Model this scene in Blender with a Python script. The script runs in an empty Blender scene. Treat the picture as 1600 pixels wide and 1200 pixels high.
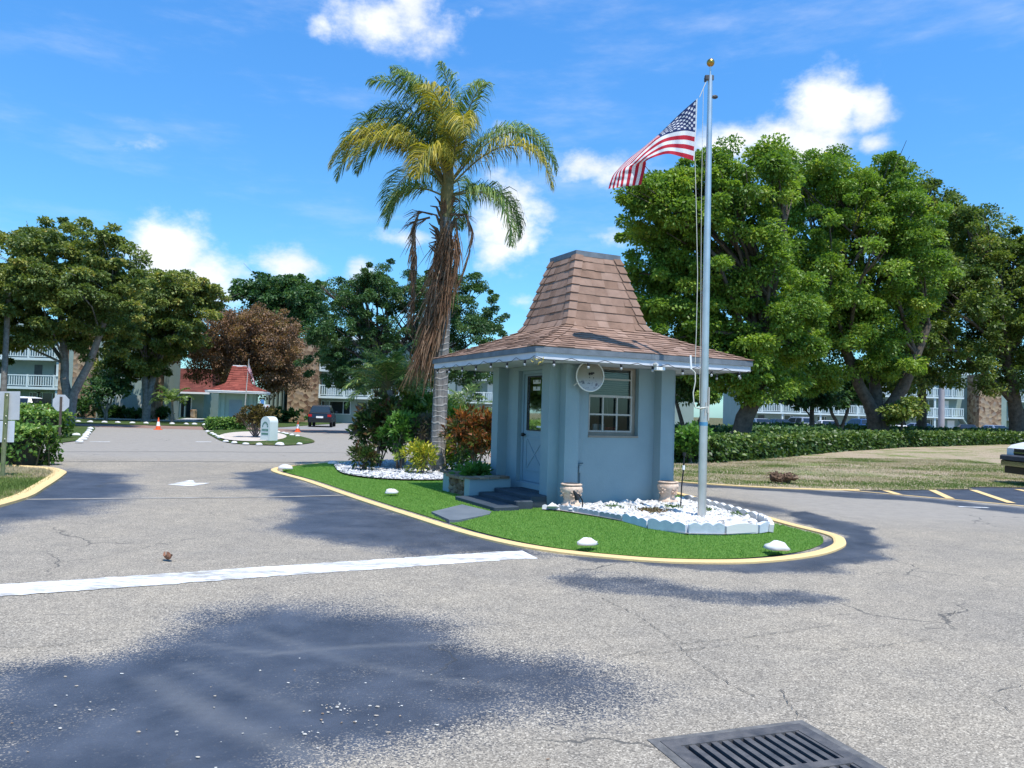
import bpy, bmesh, math, random
import numpy as np
from mathutils import Matrix, Vector
R = math.radians
SC = bpy.context.scene
COL = SC.collection

# ------------------------------------------------------------------ camera, sky, sun, exposure
EYE, FPX, PITCH, ROLL = 1.6, 1215.8, 0.0355, 0.0282
cd = bpy.data.cameras.new('camera'); cam = bpy.data.objects.new('camera', cd); COL.objects.link(cam)
cd.sensor_width = 36.0; cd.lens = FPX / 1600 * 36.0; cd.clip_start = 0.05; cd.clip_end = 4000
cam.matrix_world = Matrix.Translation((0, 0, EYE)) @ Matrix.Rotation(math.pi / 2 + PITCH, 4, 'X') @ Matrix.Rotation(ROLL, 4, 'Z')
SC.camera = cam
SC.view_settings.view_transform = 'Standard'; SC.view_settings.look = 'None'
SC.view_settings.exposure = 0.55; SC.view_settings.gamma = 1.0

SUN_EL = 68.0
SUN_AZ = math.atan2(0.50, -0.87)          # azimuth from +Y towards +X of the direction to the sun
sd = Vector((math.sin(SUN_AZ) * math.cos(R(SUN_EL)), math.cos(SUN_AZ) * math.cos(R(SUN_EL)), math.sin(R(SUN_EL))))
sl = bpy.data.lights.new('sun', 'SUN'); sl.energy = 4.3; sl.angle = R(0.53); sl.color = (1.0, 0.955, 0.88)
so = bpy.data.objects.new('sun', sl); COL.objects.link(so)
so.rotation_euler = sd.to_track_quat('Z', 'Y').to_euler(); so.location = (0, -10, 40)


def ray(x, y):
    dx, dy = x - 800, y - 600
    cr, sr = math.cos(ROLL), math.sin(ROLL)
    u, v = (dx * cr + dy * sr) / FPX, -(-dx * sr + dy * cr) / FPX
    c, s = math.cos(PITCH), math.sin(PITCH)
    return Vector((u, c - v * s, s + v * c))


def g(x, y, z=0.0):
    """ground point (at height z) seen at photo pixel x, y"""
    r = ray(x, y); t = (z - EYE) / r.z
    return Vector((r.x * t, r.y * t, z))


def at(x, y, Y):
    """point at distance Y seen at photo pixel x, y"""
    r = ray(x, y); t = Y / r.y
    return Vector((r.x * t, Y, r.z * t + EYE))


# ------------------------------------------------------------------ node helpers
class NT:
    def __init__(s, tree): s.t = tree; s.n = tree.nodes; s.l = tree.links
    def new(s, typ, **kw):
        nd = s.n.new(typ)
        for k, v in kw.items(): setattr(nd, k, v)
        return nd
    def put(s, sock, v):
        if v is None: return
        if hasattr(v, 'is_linked'): s.l.new(v, sock)
        else: sock.default_value = v
    def math(s, op, a, b=None, c=None, clamp=False):
        nd = s.new('ShaderNodeMath', operation=op, use_clamp=clamp)
        s.put(nd.inputs[0], a); s.put(nd.inputs[1], b); s.put(nd.inputs[2], c)
        return nd.outputs[0]
    def noise(s, vec, scale, detail=3, rough=0.55, dim='3D'):
        nd = s.new('ShaderNodeTexNoise'); nd.noise_dimensions = dim
        s.put(nd.inputs['Vector'], vec); nd.inputs['Scale'].default_value = scale
        nd.inputs['Detail'].default_value = detail; nd.inputs['Roughness'].default_value = rough
        return nd.outputs['Fac']
    def ramp(s, fac, stops, interp='LINEAR'):
        nd = s.new('ShaderNodeValToRGB'); nd.color_ramp.interpolation = interp
        el = nd.color_ramp.elements
        while len(el) < len(stops): el.new(0.5)
        for e, (p, c) in zip(el, stops): e.position = p; e.color = (*c, 1) if len(c) == 3 else c
        s.put(nd.inputs[0], fac); return nd.outputs[0]
    def mix(s, fac, a, b, mode='MIX'):
        nd = s.new('ShaderNodeMix', data_type='RGBA', blend_type=mode); nd.clamp_factor = True
        s.put(nd.inputs[0], fac)
        for k, v in ((6, a), (7, b)):
            s.put(nd.inputs[k], (*v, 1) if isinstance(v, tuple) and len(v) == 3 else v)
        return nd.outputs[2]
    def smooth(s, v, lo, hi):
        nd = s.new('ShaderNodeMapRange', interpolation_type='SMOOTHSTEP')
        s.put(nd.inputs[0], v); nd.inputs[1].default_value = lo; nd.inputs[2].default_value = hi
        return nd.outputs[0]
    def bump(s, h, strength=0.3, dist=0.02):
        nd = s.new('ShaderNodeBump'); nd.inputs['Strength'].default_value = strength
        nd.inputs['Distance'].default_value = dist; s.put(nd.inputs['Height'], h); return nd.outputs[0]
    def attr(s, name): return s.new('ShaderNodeAttribute', attribute_name=name)
    def obj(s): return s.new('ShaderNodeTexCoord').outputs['Object']


def mat(name, col=(0.5, 0.5, 0.5), rough=0.7, metal=0.0, spec=0.4, fn=None):
    m = bpy.data.materials.new(name); m.use_nodes = True
    nt = NT(m.node_tree); b = m.node_tree.nodes['Principled BSDF']
    b.inputs['Base Color'].default_value = (*col, 1); b.inputs['Roughness'].default_value = rough
    b.inputs['Metallic'].default_value = metal; b.inputs['Specular IOR Level'].default_value = spec
    if fn: fn(nt, b)
    return m


def mottled(c1, c2, scale=3.0, bump=0.0, bscale=60, rough=0.8, name='mottled', metal=0.0, spec=0.35, detail=5):
    def fn(nt, b):
        o = nt.obj(); f = nt.noise(o, scale, detail, 0.62)
        nt.l.new(nt.ramp(f, [(0.3, c1), (0.7, c2)]), b.inputs['Base Color'])
        if bump: nt.l.new(nt.bump(nt.noise(o, bscale, 4), bump, 0.01), b.inputs['Normal'])
    return mat(name, c1, rough, metal, spec, fn)


def leafmat(name, stops, trans=0.35, rough=0.45):
    """leaf colour by the leaf's own random number, with some light let through"""
    m = bpy.data.materials.new(name); m.use_nodes = True
    nt = NT(m.node_tree); b = m.node_tree.nodes['Principled BSDF']
    col = nt.ramp(nt.attr('rnd').outputs['Fac'], stops)
    nt.l.new(col, b.inputs['Base Color']); b.inputs['Roughness'].default_value = rough
    b.inputs['Specular IOR Level'].default_value = 0.3
    tr = nt.new('ShaderNodeBsdfTranslucent')
    nt.l.new(nt.mix(1.0, col, (1.25, 1.35, 0.6), 'MULTIPLY'), tr.inputs[0])
    mx = nt.new('ShaderNodeMixShader'); mx.inputs[0].default_value = trans
    nt.l.new(b.outputs[0], mx.inputs[1]); nt.l.new(tr.outputs[0], mx.inputs[2])
    nt.l.new(mx.outputs[0], m.node_tree.nodes['Material Output'].inputs[0])
    return m


def rndmat(name, stops, rough=0.8, bump=0.0, bscale=80, nscale=0.0, namt=0.0, spec=0.35):
    """colour picked per shingle / stone / strip"""
    def fn(nt, b):
        o = nt.obj(); c = nt.ramp(nt.attr('rnd').outputs['Fac'], stops)
        if nscale:
            c = nt.mix(1.0, c, nt.ramp(nt.noise(o, nscale, 4, 0.65), [(0.25, (1 - namt,) * 3), (0.75, (1 + namt * 0.4,) * 3)]), 'MULTIPLY')
        nt.l.new(c, b.inputs['Base Color'])
        if bump: nt.l.new(nt.bump(nt.noise(o, bscale, 4), bump, 0.008), b.inputs['Normal'])
    return mat(name, stops[0][1], rough, 0, spec, fn)


# ------------------------------------------------------------------ sky with clouds (in the directions where they stand)
w = bpy.data.worlds.new('World'); SC.world = w; w.use_nodes = True
nt = NT(w.node_tree); bg = w.node_tree.nodes['Background']
sky = nt.new('ShaderNodeTexSky', sky_type='NISHITA'); sky.sun_disc = False
sky.sun_elevation = R(SUN_EL); sky.sun_rotation = SUN_AZ
sky.air_density = 1.0; sky.dust_density = 0.6; sky.ozone_density = 2.5
SKY_S = 0.14
bg.inputs[1].default_value = SKY_S
dirv = nt.new('ShaderNodeTexCoord').outputs['Generated']
sx = nt.new('ShaderNodeSeparateXYZ'); nt.l.new(dirv, sx.inputs[0])
azn = nt.math('ARCTAN2', sx.outputs[0], sx.outputs[1]); eln = nt.math('ARCSINE', sx.outputs[2])
cmb = nt.new('ShaderNodeCombineXYZ'); nt.l.new(azn, cmb.inputs[0]); nt.l.new(nt.math('MULTIPLY', eln, 1.5), cmb.inputs[1])
CLOUDS = [(600, 35, 100, 36, 0.85), (645, 15, 42, 55, 0.9), (500, 40, 30, 24, 0.6), (745, 18, 30, 9, .35), (1292, 172, 50, 46, 1.15), (1350, 172, 36, 32, .9),
          (1368, 224, 26, 17, .8), (1230, 228, 95, 36, 1.0), (1150, 225, 60, 26, .9), (930, 264, 66, 30, .85), (780, 205, 24, 18, .7),
          (795, 345, 50, 56, 1.1), (775, 395, 40, 26, .9), (832, 382, 13, 22, .7), (640, 372, 62, 14, .7), (262, 400, 52, 46, 1.1), (320, 440, 62, 42, 1.05),
          (455, 412, 56, 24, .85), (565, 425, 24, 28, .8), (952, 372, 32, 16, .65), (290, 335, 40, 26, .36), (195, 187, 20, 10, .3),
          (215, 230, 70, 22, .26), (820, 470, 30, 12, .5), (560, 120, 60, 10, .2), (1900, 260, 120, 50, .8), (-420, 300, 140, 60, .8)]
tot = None
for (cx, cy, rx, ry, amp) in CLOUDS:
    r = ray(cx, cy).normalized(); a, e = math.atan2(r.x, r.y), math.asin(r.z)
    dx = nt.math('MULTIPLY', nt.math('SUBTRACT', azn, a), FPX / rx / 1.15); dy = nt.math('MULTIPLY', nt.math('SUBTRACT', eln, e), FPX / ry / 1.15)
    q = nt.math('MULTIPLY_ADD', dx, dx, nt.math('MULTIPLY', dy, dy))
    gv = nt.math('MULTIPLY', nt.math('EXPONENT', nt.math('MULTIPLY', q, -1.0)), amp)
    tot = gv if tot is None else nt.math('MAXIMUM', tot, gv)
n1 = nt.noise(cmb.outputs[0], 15.0, 10, 0.62); n2 = nt.noise(cmb.outputs[0], 5.0, 5, 0.6)
cm = nt.math('ADD', tot, nt.math('MULTIPLY', nt.math('SUBTRACT', n1, 0.5), 1.75))
cm = nt.math('MULTIPLY', nt.smooth(cm, 0.18, 1.02), nt.smooth(tot, 0.02, 0.3))
wm_ = nt.new('ShaderNodeMapping'); wm_.inputs['Scale'].default_value = (1, 2.6, 1); wm_.inputs['Rotation'].default_value = (0, 0, -.35); nt.l.new(cmb.outputs[0], wm_.inputs[0]); wmp = wm_.outputs[0]
wisp = nt.math('MULTIPLY', nt.smooth(nt.noise(wmp, 3.0, 8, 0.62), 0.48, 0.80), 0.28)
cm = nt.math('MAXIMUM', cm, wisp)
tint = nt.mix(nt.smooth(eln, 0.0, 0.6), (0.46, 0.83, 0.99), (0.42, 0.94, 1.36))
skc = nt.mix(1.0, sky.outputs[0], tint, 'MULTIPLY')
cl = nt.mix(nt.smooth(n2, 0.35, 0.65), (4.6, 4.85, 5.3), (5.9, 5.95, 6.1))
nt.l.new(nt.mix(cm, skc, cl), bg.inputs[0])


# ------------------------------------------------------------------ objects and meshes
def tag(o, label=None, cat=None, group=None, kind=None):
    if label: o['label'] = label
    if cat: o['category'] = cat
    if group: o['group'] = group
    if kind: o['kind'] = kind
    return o


def thing(name, label, cat, loc=(0, 0, 0), rz=0.0, group=None):
    o = bpy.data.objects.new(name, None); COL.objects.link(o); o.empty_display_size = 0.2
    o.location = loc; o.rotation_euler.z = rz
    return tag(o, label, cat, group)


def children(o): return [c for c in COL.objects if c.parent == o]


def copy_tree(o, loc=None, rz=None, label=None, scale=None):
    kids = {}
    for c in COL.objects:
        if c.parent: kids.setdefault(c.parent, []).append(c)
    def rec(s, par):
        c = s.copy(); COL.objects.link(c); c.parent = par
        for k in kids.get(s, []): rec(k, c)
        return c
    c = rec(o, None)
    if loc is not None: c.location = loc
    if rz is not None: c.rotation_euler.z = rz
    if scale is not None: c.scale = scale if hasattr(scale, '__len__') else (scale,) * 3
    if label: c['label'] = label
    return c


class MB:
    """collects boxes, tubes and plates; build() links them as ONE mesh object"""
    def __init__(s): s.v = []; s.f = []; s.r = []; s.m = []; s.sm = []; s.cr = 0.5; s.cm = 0; s.cs = False
    def add(s, vs, fs, rnd=None, smooth=None):
        b = len(s.v); s.v.extend([tuple(p) for p in vs])
        for f in fs:
            s.f.append([b + i for i in f]); s.r.append(s.cr if rnd is None else rnd); s.m.append(s.cm); s.sm.append(s.cs if smooth is None else smooth)
    def box(s, x0, x1, y0, y1, z0, z1, rnd=None, bev=0.0):
        if bev:
            b = min(bev, (x1 - x0) / 2.1, (y1 - y0) / 2.1)
            s.prism([(x0 + b, y0), (x1 - b, y0), (x1, y0 + b), (x1, y1 - b), (x1 - b, y1), (x0 + b, y1), (x0, y1 - b), (x0, y0 + b)], z0, z1 - b * .6, rnd, cap=False, bottom=True)
            q = b * .8
            lo = [(x0 + b, y0), (x1 - b, y0), (x1, y0 + b), (x1, y1 - b), (x1 - b, y1), (x0 + b, y1), (x0, y1 - b), (x0, y0 + b)]
            hi = [(x0 + b + q * .4, y0 + q), (x1 - b - q * .4, y0 + q), (x1 - q, y0 + b + q * .4), (x1 - q, y1 - b - q * .4), (x1 - b - q * .4, y1 - q), (x0 + b + q * .4, y1 - q), (x0 + q, y1 - b - q * .4), (x0 + q, y0 + b + q * .4)]
            n = 8
            s.add([(*p, z1 - b * .6) for p in lo] + [(*p, z1) for p in hi], [(i, (i + 1) % n, n + (i + 1) % n, n + i) for i in range(n)] + [tuple(range(n, 2 * n))], rnd)
            return
        s.add([(x0, y0, z0), (x1, y0, z0), (x1, y1, z0), (x0, y1, z0), (x0, y0, z1), (x1, y0, z1), (x1, y1, z1), (x0, y1, z1)],
              [(0, 3, 2, 1), (4, 5, 6, 7), (0, 1, 5, 4), (1, 2, 6, 5), (2, 3, 7, 6), (3, 0, 4, 7)], rnd)
    def prism(s, pts, z0, z1, rnd=None, cap=True, bottom=True):
        n = len(pts)
        fs = [(i, (i + 1) % n, n + (i + 1) % n, n + i) for i in range(n)]
        if cap: fs.append(tuple(range(n, 2 * n)))
        if bottom: fs.append(tuple(range(n - 1, -1, -1)))
        s.add([(x, y, z0) for x, y in pts] + [(x, y, z1) for x, y in pts], fs, rnd)
    def bar(s, a, b, w, h=None, rnd=None):
        """square bar from a to b"""
        a, b = Vector(a), Vector(b); d = (b - a).normalized(); h = h or w
        up = Vector((0, 0, 1)) if abs(d.z) < .9 else Vector((0, 1, 0))
        sd_ = d.cross(up).normalized() * w / 2; u = sd_.cross(d).normalized() * h / 2
        s.add([a - sd_ - u, a + sd_ - u, a + sd_ + u, a - sd_ + u, b - sd_ - u, b + sd_ - u, b + sd_ + u, b - sd_ + u],
              [(0, 1, 2, 3), (7, 6, 5, 4), (0, 4, 5, 1), (1, 5, 6, 2), (2, 6, 7, 3), (3, 7, 4, 0)], rnd)
    def tube(s, pts, rad, n=8, rnd=None, smooth=True, caps=True, wob=0.0, rg=None):
        pts = [Vector(p) for p in pts]; k = len(pts)
        if not hasattr(rad, '__len__'): rad = [rad] * k
        ref = Vector((1, 0.01, 0)); vs = []
        for i, p in enumerate(pts):
            d = (pts[min(i + 1, k - 1)] - pts[max(i - 1, 0)])
            d = d.normalized() if d.length > 1e-9 else Vector((0, 0, 1))
            x = ref - d * ref.dot(d)
            if x.length < 1e-3: x = Vector((0, 1, 0)) - d * d.y
            x.normalize(); ref = x; y = d.cross(x)
            for j in range(n):
                a = 2 * math.pi * j / n; r_ = rad[i] * (1 + (rg.uniform(-wob, wob) if wob else 0))
                vs.append(p + x * math.cos(a) * r_ + y * math.sin(a) * r_)
        fs = [(i * n + j, i * n + (j + 1) % n, (i + 1) * n + (j + 1) % n, (i + 1) * n + j) for i in range(k - 1) for j in range(n)]
        s.add(vs, fs, rnd, smooth)
        if caps:
            s.add(vs[:n], [tuple(range(n - 1, -1, -1))], rnd, False); s.add(vs[-n:], [tuple(range(n))], rnd, False)
    def lathe(s, prof, n=16, c=(0, 0, 0), rnd=None, smooth=True, sq=0.0):
        """profile of (radius, z) turned about the z axis; sq > 0 squares the section off"""
        vs = []
        for r_, z in prof:
            for j in range(n):
                a = 2 * math.pi * j / n; ca, sa = math.cos(a), math.sin(a)
                k = 1 + sq * (1 / max(abs(ca), abs(sa)) - 1)
                vs.append((c[0] + r_ * k * ca, c[1] + r_ * k * sa, c[2] + z))
        fs = [(i * n + j, i * n + (j + 1) % n, (i + 1) * n + (j + 1) % n, (i + 1) * n + j) for i in range(len(prof) - 1) for j in range(n)]
        s.add(vs, fs, rnd, smooth)
        s.add(vs[:n], [tuple(range(n - 1, -1, -1))], rnd, False); s.add(vs[-n:], [tuple(range(n))], rnd, False)
    def ball(s, c, r, n=8, m=6, rnd=None, jit=0.0, rg=None, zlo=-1.0):
        r = r if hasattr(r, '__len__') else (r, r, r); vs = []; fs = []
        for i in range(m + 1):
            ph = math.pi * i / m; z = max(math.cos(ph), zlo); q = math.sin(ph)
            for j in range(n):
                a = 2 * math.pi * (j + .5 * (i % 2)) / n; k = 1 + (rg.uniform(-jit, jit) if jit else 0)
                vs.append((c[0] + r[0] * q * math.cos(a) * k, c[1] + r[1] * q * math.sin(a) * k, c[2] + r[2] * z * (k if z > zlo else 1)))
        for i in range(m):
            for j in range(n): fs.append((i * n + j, (i + 1) * n + j, (i + 1) * n + (j + 1) % n, i * n + (j + 1) % n))
        s.add(vs, fs, rnd)
    def build(s, name, mats, parent=None, loc=None):
        me = bpy.data.meshes.new(name); me.from_pydata(s.v, [], s.f)
        for m_ in (mats if isinstance(mats, (list, tuple)) else [mats]): me.materials.append(m_)
        a = me.attributes.new('rnd', 'FLOAT', 'FACE'); a.data.foreach_set('value', s.r)
        me.polygons.foreach_set('material_index', s.m); me.polygons.foreach_set('use_smooth', s.sm)
        me.update(); o = bpy.data.objects.new(name, me); COL.objects.link(o); o.parent = parent
        if loc is not None: o.location = loc
        return o


def npmesh(name, V, F, rnd, mats, parent=None, loc=None, smooth=False, extra=None, pidx=None):
    """many quads or triangles at once; V (n,3), F (m,3|4)"""
    me = bpy.data.meshes.new(name); V = np.asarray(V, np.float32); F = np.asarray(F, np.int32); k = F.shape[1]
    me.vertices.add(len(V)); me.vertices.foreach_set('co', V.ravel())
    me.loops.add(F.size); me.loops.foreach_set('vertex_index', F.ravel())
    me.polygons.add(len(F)); me.polygons.foreach_set('loop_start', np.arange(0, F.size, k, dtype=np.int32))
    if rnd is not None:
        a = me.attributes.new('rnd', 'FLOAT', 'FACE'); a.data.foreach_set('value', np.asarray(rnd, np.float32))
    for nm, arr in (extra or {}).items():
        a = me.attributes.new(nm, 'FLOAT', 'POINT'); a.data.foreach_set('value', np.asarray(arr, np.float32))
    for m_ in (mats if isinstance(mats, (list, tuple)) else [mats]): me.materials.append(m_)
    if pidx is not None: me.polygons.foreach_set('material_index', np.asarray(pidx, np.int32))
    me.polygons.foreach_set('use_smooth', np.full(len(F), smooth))
    me.update(calc_edges=True); me.validate()
    o = bpy.data.objects.new(name, me); COL.objects.link(o); o.parent = parent
    if loc is not None: o.location = loc
    return o


def unit(a): return a / np.maximum(np.linalg.norm(a, axis=-1, keepdims=True), 1e-9)


def leaf_quads(P, D, N, L, W, rnd, droop=0.15):
    """one bent rhombic leaf at each P, pointing along D, facing N"""
    D = unit(D); S = unit(np.cross(D, N)); L = np.asarray(L)[:, None]; W = np.asarray(W)[:, None]
    mid = P + D * L * .45
    tip = P + D * L; tip[:, 2] -= (L * droop)[:, 0]
    V = np.stack([P, mid + S * W, tip, mid - S * W], 1).reshape(-1, 3)
    F = np.arange(len(V)).reshape(-1, 4)
    return V, F, rnd


def pip(px, py, poly):
    """inside test, arrays of points against one polygon"""
    ins = np.zeros(px.shape, bool); n = len(poly)
    for i in range(n):
        x1, y1 = poly[i][:2]; x2, y2 = poly[(i + 1) % n][:2]
        c = ((y1 > py) != (y2 > py)) & (px < (x2 - x1) * (py - y1) / ((y2 - y1) if y2 != y1 else 1e-9) + x1)
        ins ^= c
    return ins


def pdist(px, py, poly, closed=True):
    d = np.full(px.shape, 1e9); n = len(poly)
    for i in range(n if closed else n - 1):
        x1, y1 = poly[i][:2]; x2, y2 = poly[(i + 1) % n][:2]
        ex, ey = x2 - x1, y2 - y1; t = np.clip(((px - x1) * ex + (py - y1) * ey) / (ex * ex + ey * ey + 1e-12), 0, 1)
        d = np.minimum(d, np.hypot(px - x1 - t * ex, py - y1 - t * ey))
    return d


def vnoise(x, y, seed=0):
    def h(i, j):
        k = (i.astype(np.int64) * 374761393 + j.astype(np.int64) * 668265263 + seed * 144665) & 0x7fffffff
        k = (k ^ (k >> 13)) * 1274126177 & 0x7fffffff
        return ((k ^ (k >> 16)) & 0xffff) / 65535.0
    i, j = np.floor(x), np.floor(y); fx, fy = x - i, y - j; fx = fx * fx * (3 - 2 * fx); fy = fy * fy * (3 - 2 * fy)
    return (h(i, j) * (1 - fx) + h(i + 1, j) * fx) * (1 - fy) + (h(i, j + 1) * (1 - fx) + h(i + 1, j + 1) * fx) * fy


def fbm(x, y, seed=0, o=4):
    return sum(vnoise(x * 2 ** k, y * 2 ** k, seed + k) * .5 ** k for k in range(o)) / (2 - .5 ** (o - 1))


def smooth_poly(pts, n=4, closed=True):
    """Catmull-Rom through the points"""
    out = []; k = len(pts); P = [Vector((p[0], p[1])) for p in pts]
    for i in range(k if closed else k - 1):
        def q(j): return P[j % k] if closed else P[max(0, min(k - 1, j))]
        a, b, c, d = q(i - 1), q(i), q(i + 1), q(i + 2)
        for s in range(n):
            t = s / n
            out.append(.5 * ((2 * b) + (c - a) * t + (2 * a - 5 * b + 4 * c - d) * t * t + (3 * b - a - 3 * c + d) * t ** 3))
    if not closed: out.append(P[-1])
    return [(p.x, p.y) for p in out]


def sheet(name, poly, z, m, kind='structure', label=None, step=None):
    me = bpy.data.meshes.new(name); bm = bmesh.new()
    bm.faces.new([bm.verts.new((p[0], p[1], z)) for p in poly])
    bmesh.ops.triangulate(bm, faces=bm.faces[:]); bmesh.ops.recalc_face_normals(bm, faces=bm.faces[:])
    if bm.faces[:][0].normal.z < 0: bmesh.ops.reverse_faces(bm, faces=bm.faces[:])
    bm.to_mesh(me); bm.free(); me.materials.append(m)
    o = bpy.data.objects.new(name, me); COL.objects.link(o); o['kind'] = kind
    if label: o['label'] = label
    return o


def offset_line(pts, d, closed=True):
    k = len(pts); out = []
    for i in range(k):
        a = pts[(i - 1) % k] if closed or i > 0 else pts[i]; b = pts[(i + 1) % k] if closed or i < k - 1 else pts[i]
        t = Vector((b[0] - a[0], b[1] - a[1])).normalized(); out.append((pts[i][0] - t.y * d, pts[i][1] + t.x * d))
    return out


def ribbon(mb, pts, wd, z, closed=False, hgt=0.0, rnd=None):
    """a strip along pts; with hgt it becomes a low rounded kerb"""
    k = len(pts)
    prof = [(-wd / 2, 0), (-wd / 2, hgt * .7), (-wd * .32, hgt), (wd * .32, hgt), (wd / 2, hgt * .7), (wd / 2, 0)] if hgt else [(-wd / 2, 0), (wd / 2, 0)]
    cols = [offset_line(pts, -o_, closed) for o_, _ in prof]; m = len(prof)
    vs = [(cols[j][i][0], cols[j][i][1], z + prof[j][1]) for i in range(k) for j in range(m)]
    fs = [(i * m + j, i * m + j + 1, ((i + 1) % k) * m + j + 1, ((i + 1) % k) * m + j) for i in range(k if closed else k - 1) for j in range(m - 1)]
    mb.add(vs, [f[::-1] if False else f for f in fs], rnd)


# ------------------------------------------------------------------ materials
def asphalt_nodes(nt, b):
    o = nt.obj()
    seal_shade = nt.attr('seal_shade').outputs['Fac']; track = nt.attr('track').outputs['Fac']; pale = nt.attr('pale').outputs['Fac']
    vo = nt.new('ShaderNodeTexVoronoi'); vo.inputs['Scale'].default_value = 120; nt.l.new(o, vo.inputs['Vector'])
    sep = nt.new('ShaderNodeSeparateColor'); nt.l.new(vo.outputs['Color'], sep.inputs[0])
    grain = sep.outputs[0]
    big = nt.noise(o, 0.55, 5, 0.6); med = nt.noise(o, 4.0, 5, 0.65)
    stone = nt.ramp(grain, [(0.0, (0.125, 0.116, 0.105)), (0.3, (0.215, 0.20, 0.178)), (0.7, (0.295, 0.275, 0.242)), (0.93, (0.39, 0.366, 0.325)), (1.0, (0.50, 0.475, 0.43))])
    stone = nt.mix(1.0, stone, nt.ramp(big, [(0.3, (0.90, 0.89, 0.88)), (0.7, (1.16, 1.12, 1.05))]), 'MULTIPLY')
    stone = nt.mix(1.0, stone, nt.ramp(med, [(0.3, (0.86, 0.86, 0.87)), (0.7, (1.1, 1.09, 1.08))]), 'MULTIPLY')
    smoothc = nt.mix(nt.math('MULTIPLY', pale, .9), stone, nt.ramp(med, [(0.3, (0.245, 0.23, 0.215)), (0.7, (0.30, 0.283, 0.26))]))
    fine = nt.noise(o, 34.0, 3, 0.7)
    # sealer lies in the pits between the stones first, so its edge breaks up into grains
    th = nt.math('ADD', nt.math('MULTIPLY', grain, 0.80), nt.math('ADD', nt.math('MULTIPLY', fine, 0.55), nt.math('MULTIPLY', med, 0.45)))
    sm = nt.smooth(nt.math('SUBTRACT', nt.math('MULTIPLY', seal_shade, 1.62), th), -0.38, 0.48)
    seal_shade_col = nt.ramp(nt.noise(o, 2.2, 6, 0.6), [(0.3, (0.030, 0.036, 0.050)), (0.7, (0.070, 0.080, 0.102))])
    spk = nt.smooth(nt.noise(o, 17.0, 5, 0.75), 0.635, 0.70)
    seal_shade_col = nt.mix(nt.math('MULTIPLY', spk, .45), seal_shade_col, (0.3, 0.29, 0.27))
    seal_shade_col = nt.mix(track, seal_shade_col, (0.115, 0.12, 0.13))
    col = nt.mix(sm, nt.mix(1.0, smoothc, (0.98, 0.945, 0.885), 'MULTIPLY'), seal_shade_col)
    # cracks
    wv = nt.new('ShaderNodeTexVoronoi', feature='DISTANCE_TO_EDGE'); wv.inputs['Scale'].default_value = 0.42
    dn = nt.new('ShaderNodeTexNoise'); dn.inputs['Scale'].default_value = 2.3; dn.inputs['Detail'].default_value = 5; nt.l.new(o, dn.inputs['Vector'])
    wp = nt.new('ShaderNodeVectorMath', operation='MULTIPLY_ADD'); nt.l.new(dn.outputs['Color'], wp.inputs[0]); wp.inputs[1].default_value = (.55, .55, 0); nt.l.new(o, wp.inputs[2])
    nt.l.new(wp.outputs[0], wv.inputs['Vector'])
    ck = nt.math('MULTIPLY', nt.math('SUBTRACT', 1.0, nt.smooth(wv.outputs[0], 0.001, 0.0055)), nt.smooth(nt.noise(o, 0.35, 2), 0.50, 0.62))
    col = nt.mix(nt.math('MULTIPLY', ck, .75), col, (0.05, 0.05, 0.05))
    nt.l.new(col, b.inputs['Base Color'])
    rg_ = nt.mix(sm, (0.9, 0.9, 0.9), (0.5, 0.5, 0.5)); nt.l.new(rg_, b.inputs['Roughness'])
    h = nt.math('SUBTRACT', nt.math('ADD', nt.math('MULTIPLY', grain, .6), nt.math('MULTIPLY', fine, .5)), nt.math('MULTIPLY', ck, 1.2))
    nt.l.new(nt.bump(h, 0.55, 0.012), b.inputs['Normal'])


M_ASPH = mat('asphalt', (0.25, 0.24, 0.23), 0.9, 0, 0.35, asphalt_nodes)


def grass_nodes(c_dry, c_dry2, c_gr, c_gr2, bias):
    def fn(nt, b):
        o = nt.obj(); f = nt.noise(o, 0.5, 6, 0.7); h = nt.noise(o, 9, 5, 0.7); k = nt.noise(o, 40, 3, 0.7)
        dry = nt.ramp(k, [(0.3, c_dry), (0.7, c_dry2)]); gr = nt.ramp(k, [(0.3, c_gr), (0.7, c_gr2)])
        m_ = nt.smooth(nt.math('ADD', f, nt.math('MULTIPLY', nt.math('SUBTRACT', h, .5), .7)), bias - .07, bias + .07)
        nt.l.new(nt.mix(m_, gr, dry), b.inputs['Base Color'])
        nt.l.new(nt.bump(nt.math('ADD', k, h), 0.8, 0.05), b.inputs['Normal'])
    return fn


M_DRY = mat('dry_lawn', rough=0.95, spec=0.1, fn=grass_nodes((0.28, 0.215, 0.145), (0.47, 0.38, 0.28), (0.11, 0.145, 0.045), (0.23, 0.255, 0.09), 0.45))
M_LAWN = mat('lawn', rough=0.95, spec=0.1, fn=grass_nodes((0.12, 0.11, 0.05), (0.19, 0.16, 0.08), (0.035, 0.065, 0.018), (0.075, 0.115, 0.032), 0.62))
M_TURF = mat('turf', rough=0.9, spec=0.1, fn=lambda nt, b: (
    nt.l.new(nt.ramp(nt.noise(nt.obj(), 30, 5, 0.75), [(0.3, (0.08, 0.18, 0.03)), (0.7, (0.17, 0.32, 0.06))]), b.inputs['Base Color']),
    nt.l.new(nt.bump(nt.noise(nt.obj(), 120, 3, 0.8), 0.9, 0.03), b.inputs['Normal'])))
M_TURFBLADE = leafmat('turf_blade', [(0.0, (0.11, 0.235, 0.04)), (0.5, (0.185, 0.35, 0.065)), (1.0, (0.29, 0.45, 0.12))], 0.35, 0.5)
M_BLADE = leafmat('grass_blade', [(0.0, (0.12, 0.18, 0.04)), (0.35, (0.23, 0.26, 0.08)), (0.5, (0.39, 0.32, 0.19)), (1.0, (0.54, 0.44, 0.31))], 0.25, 0.6)
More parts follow.
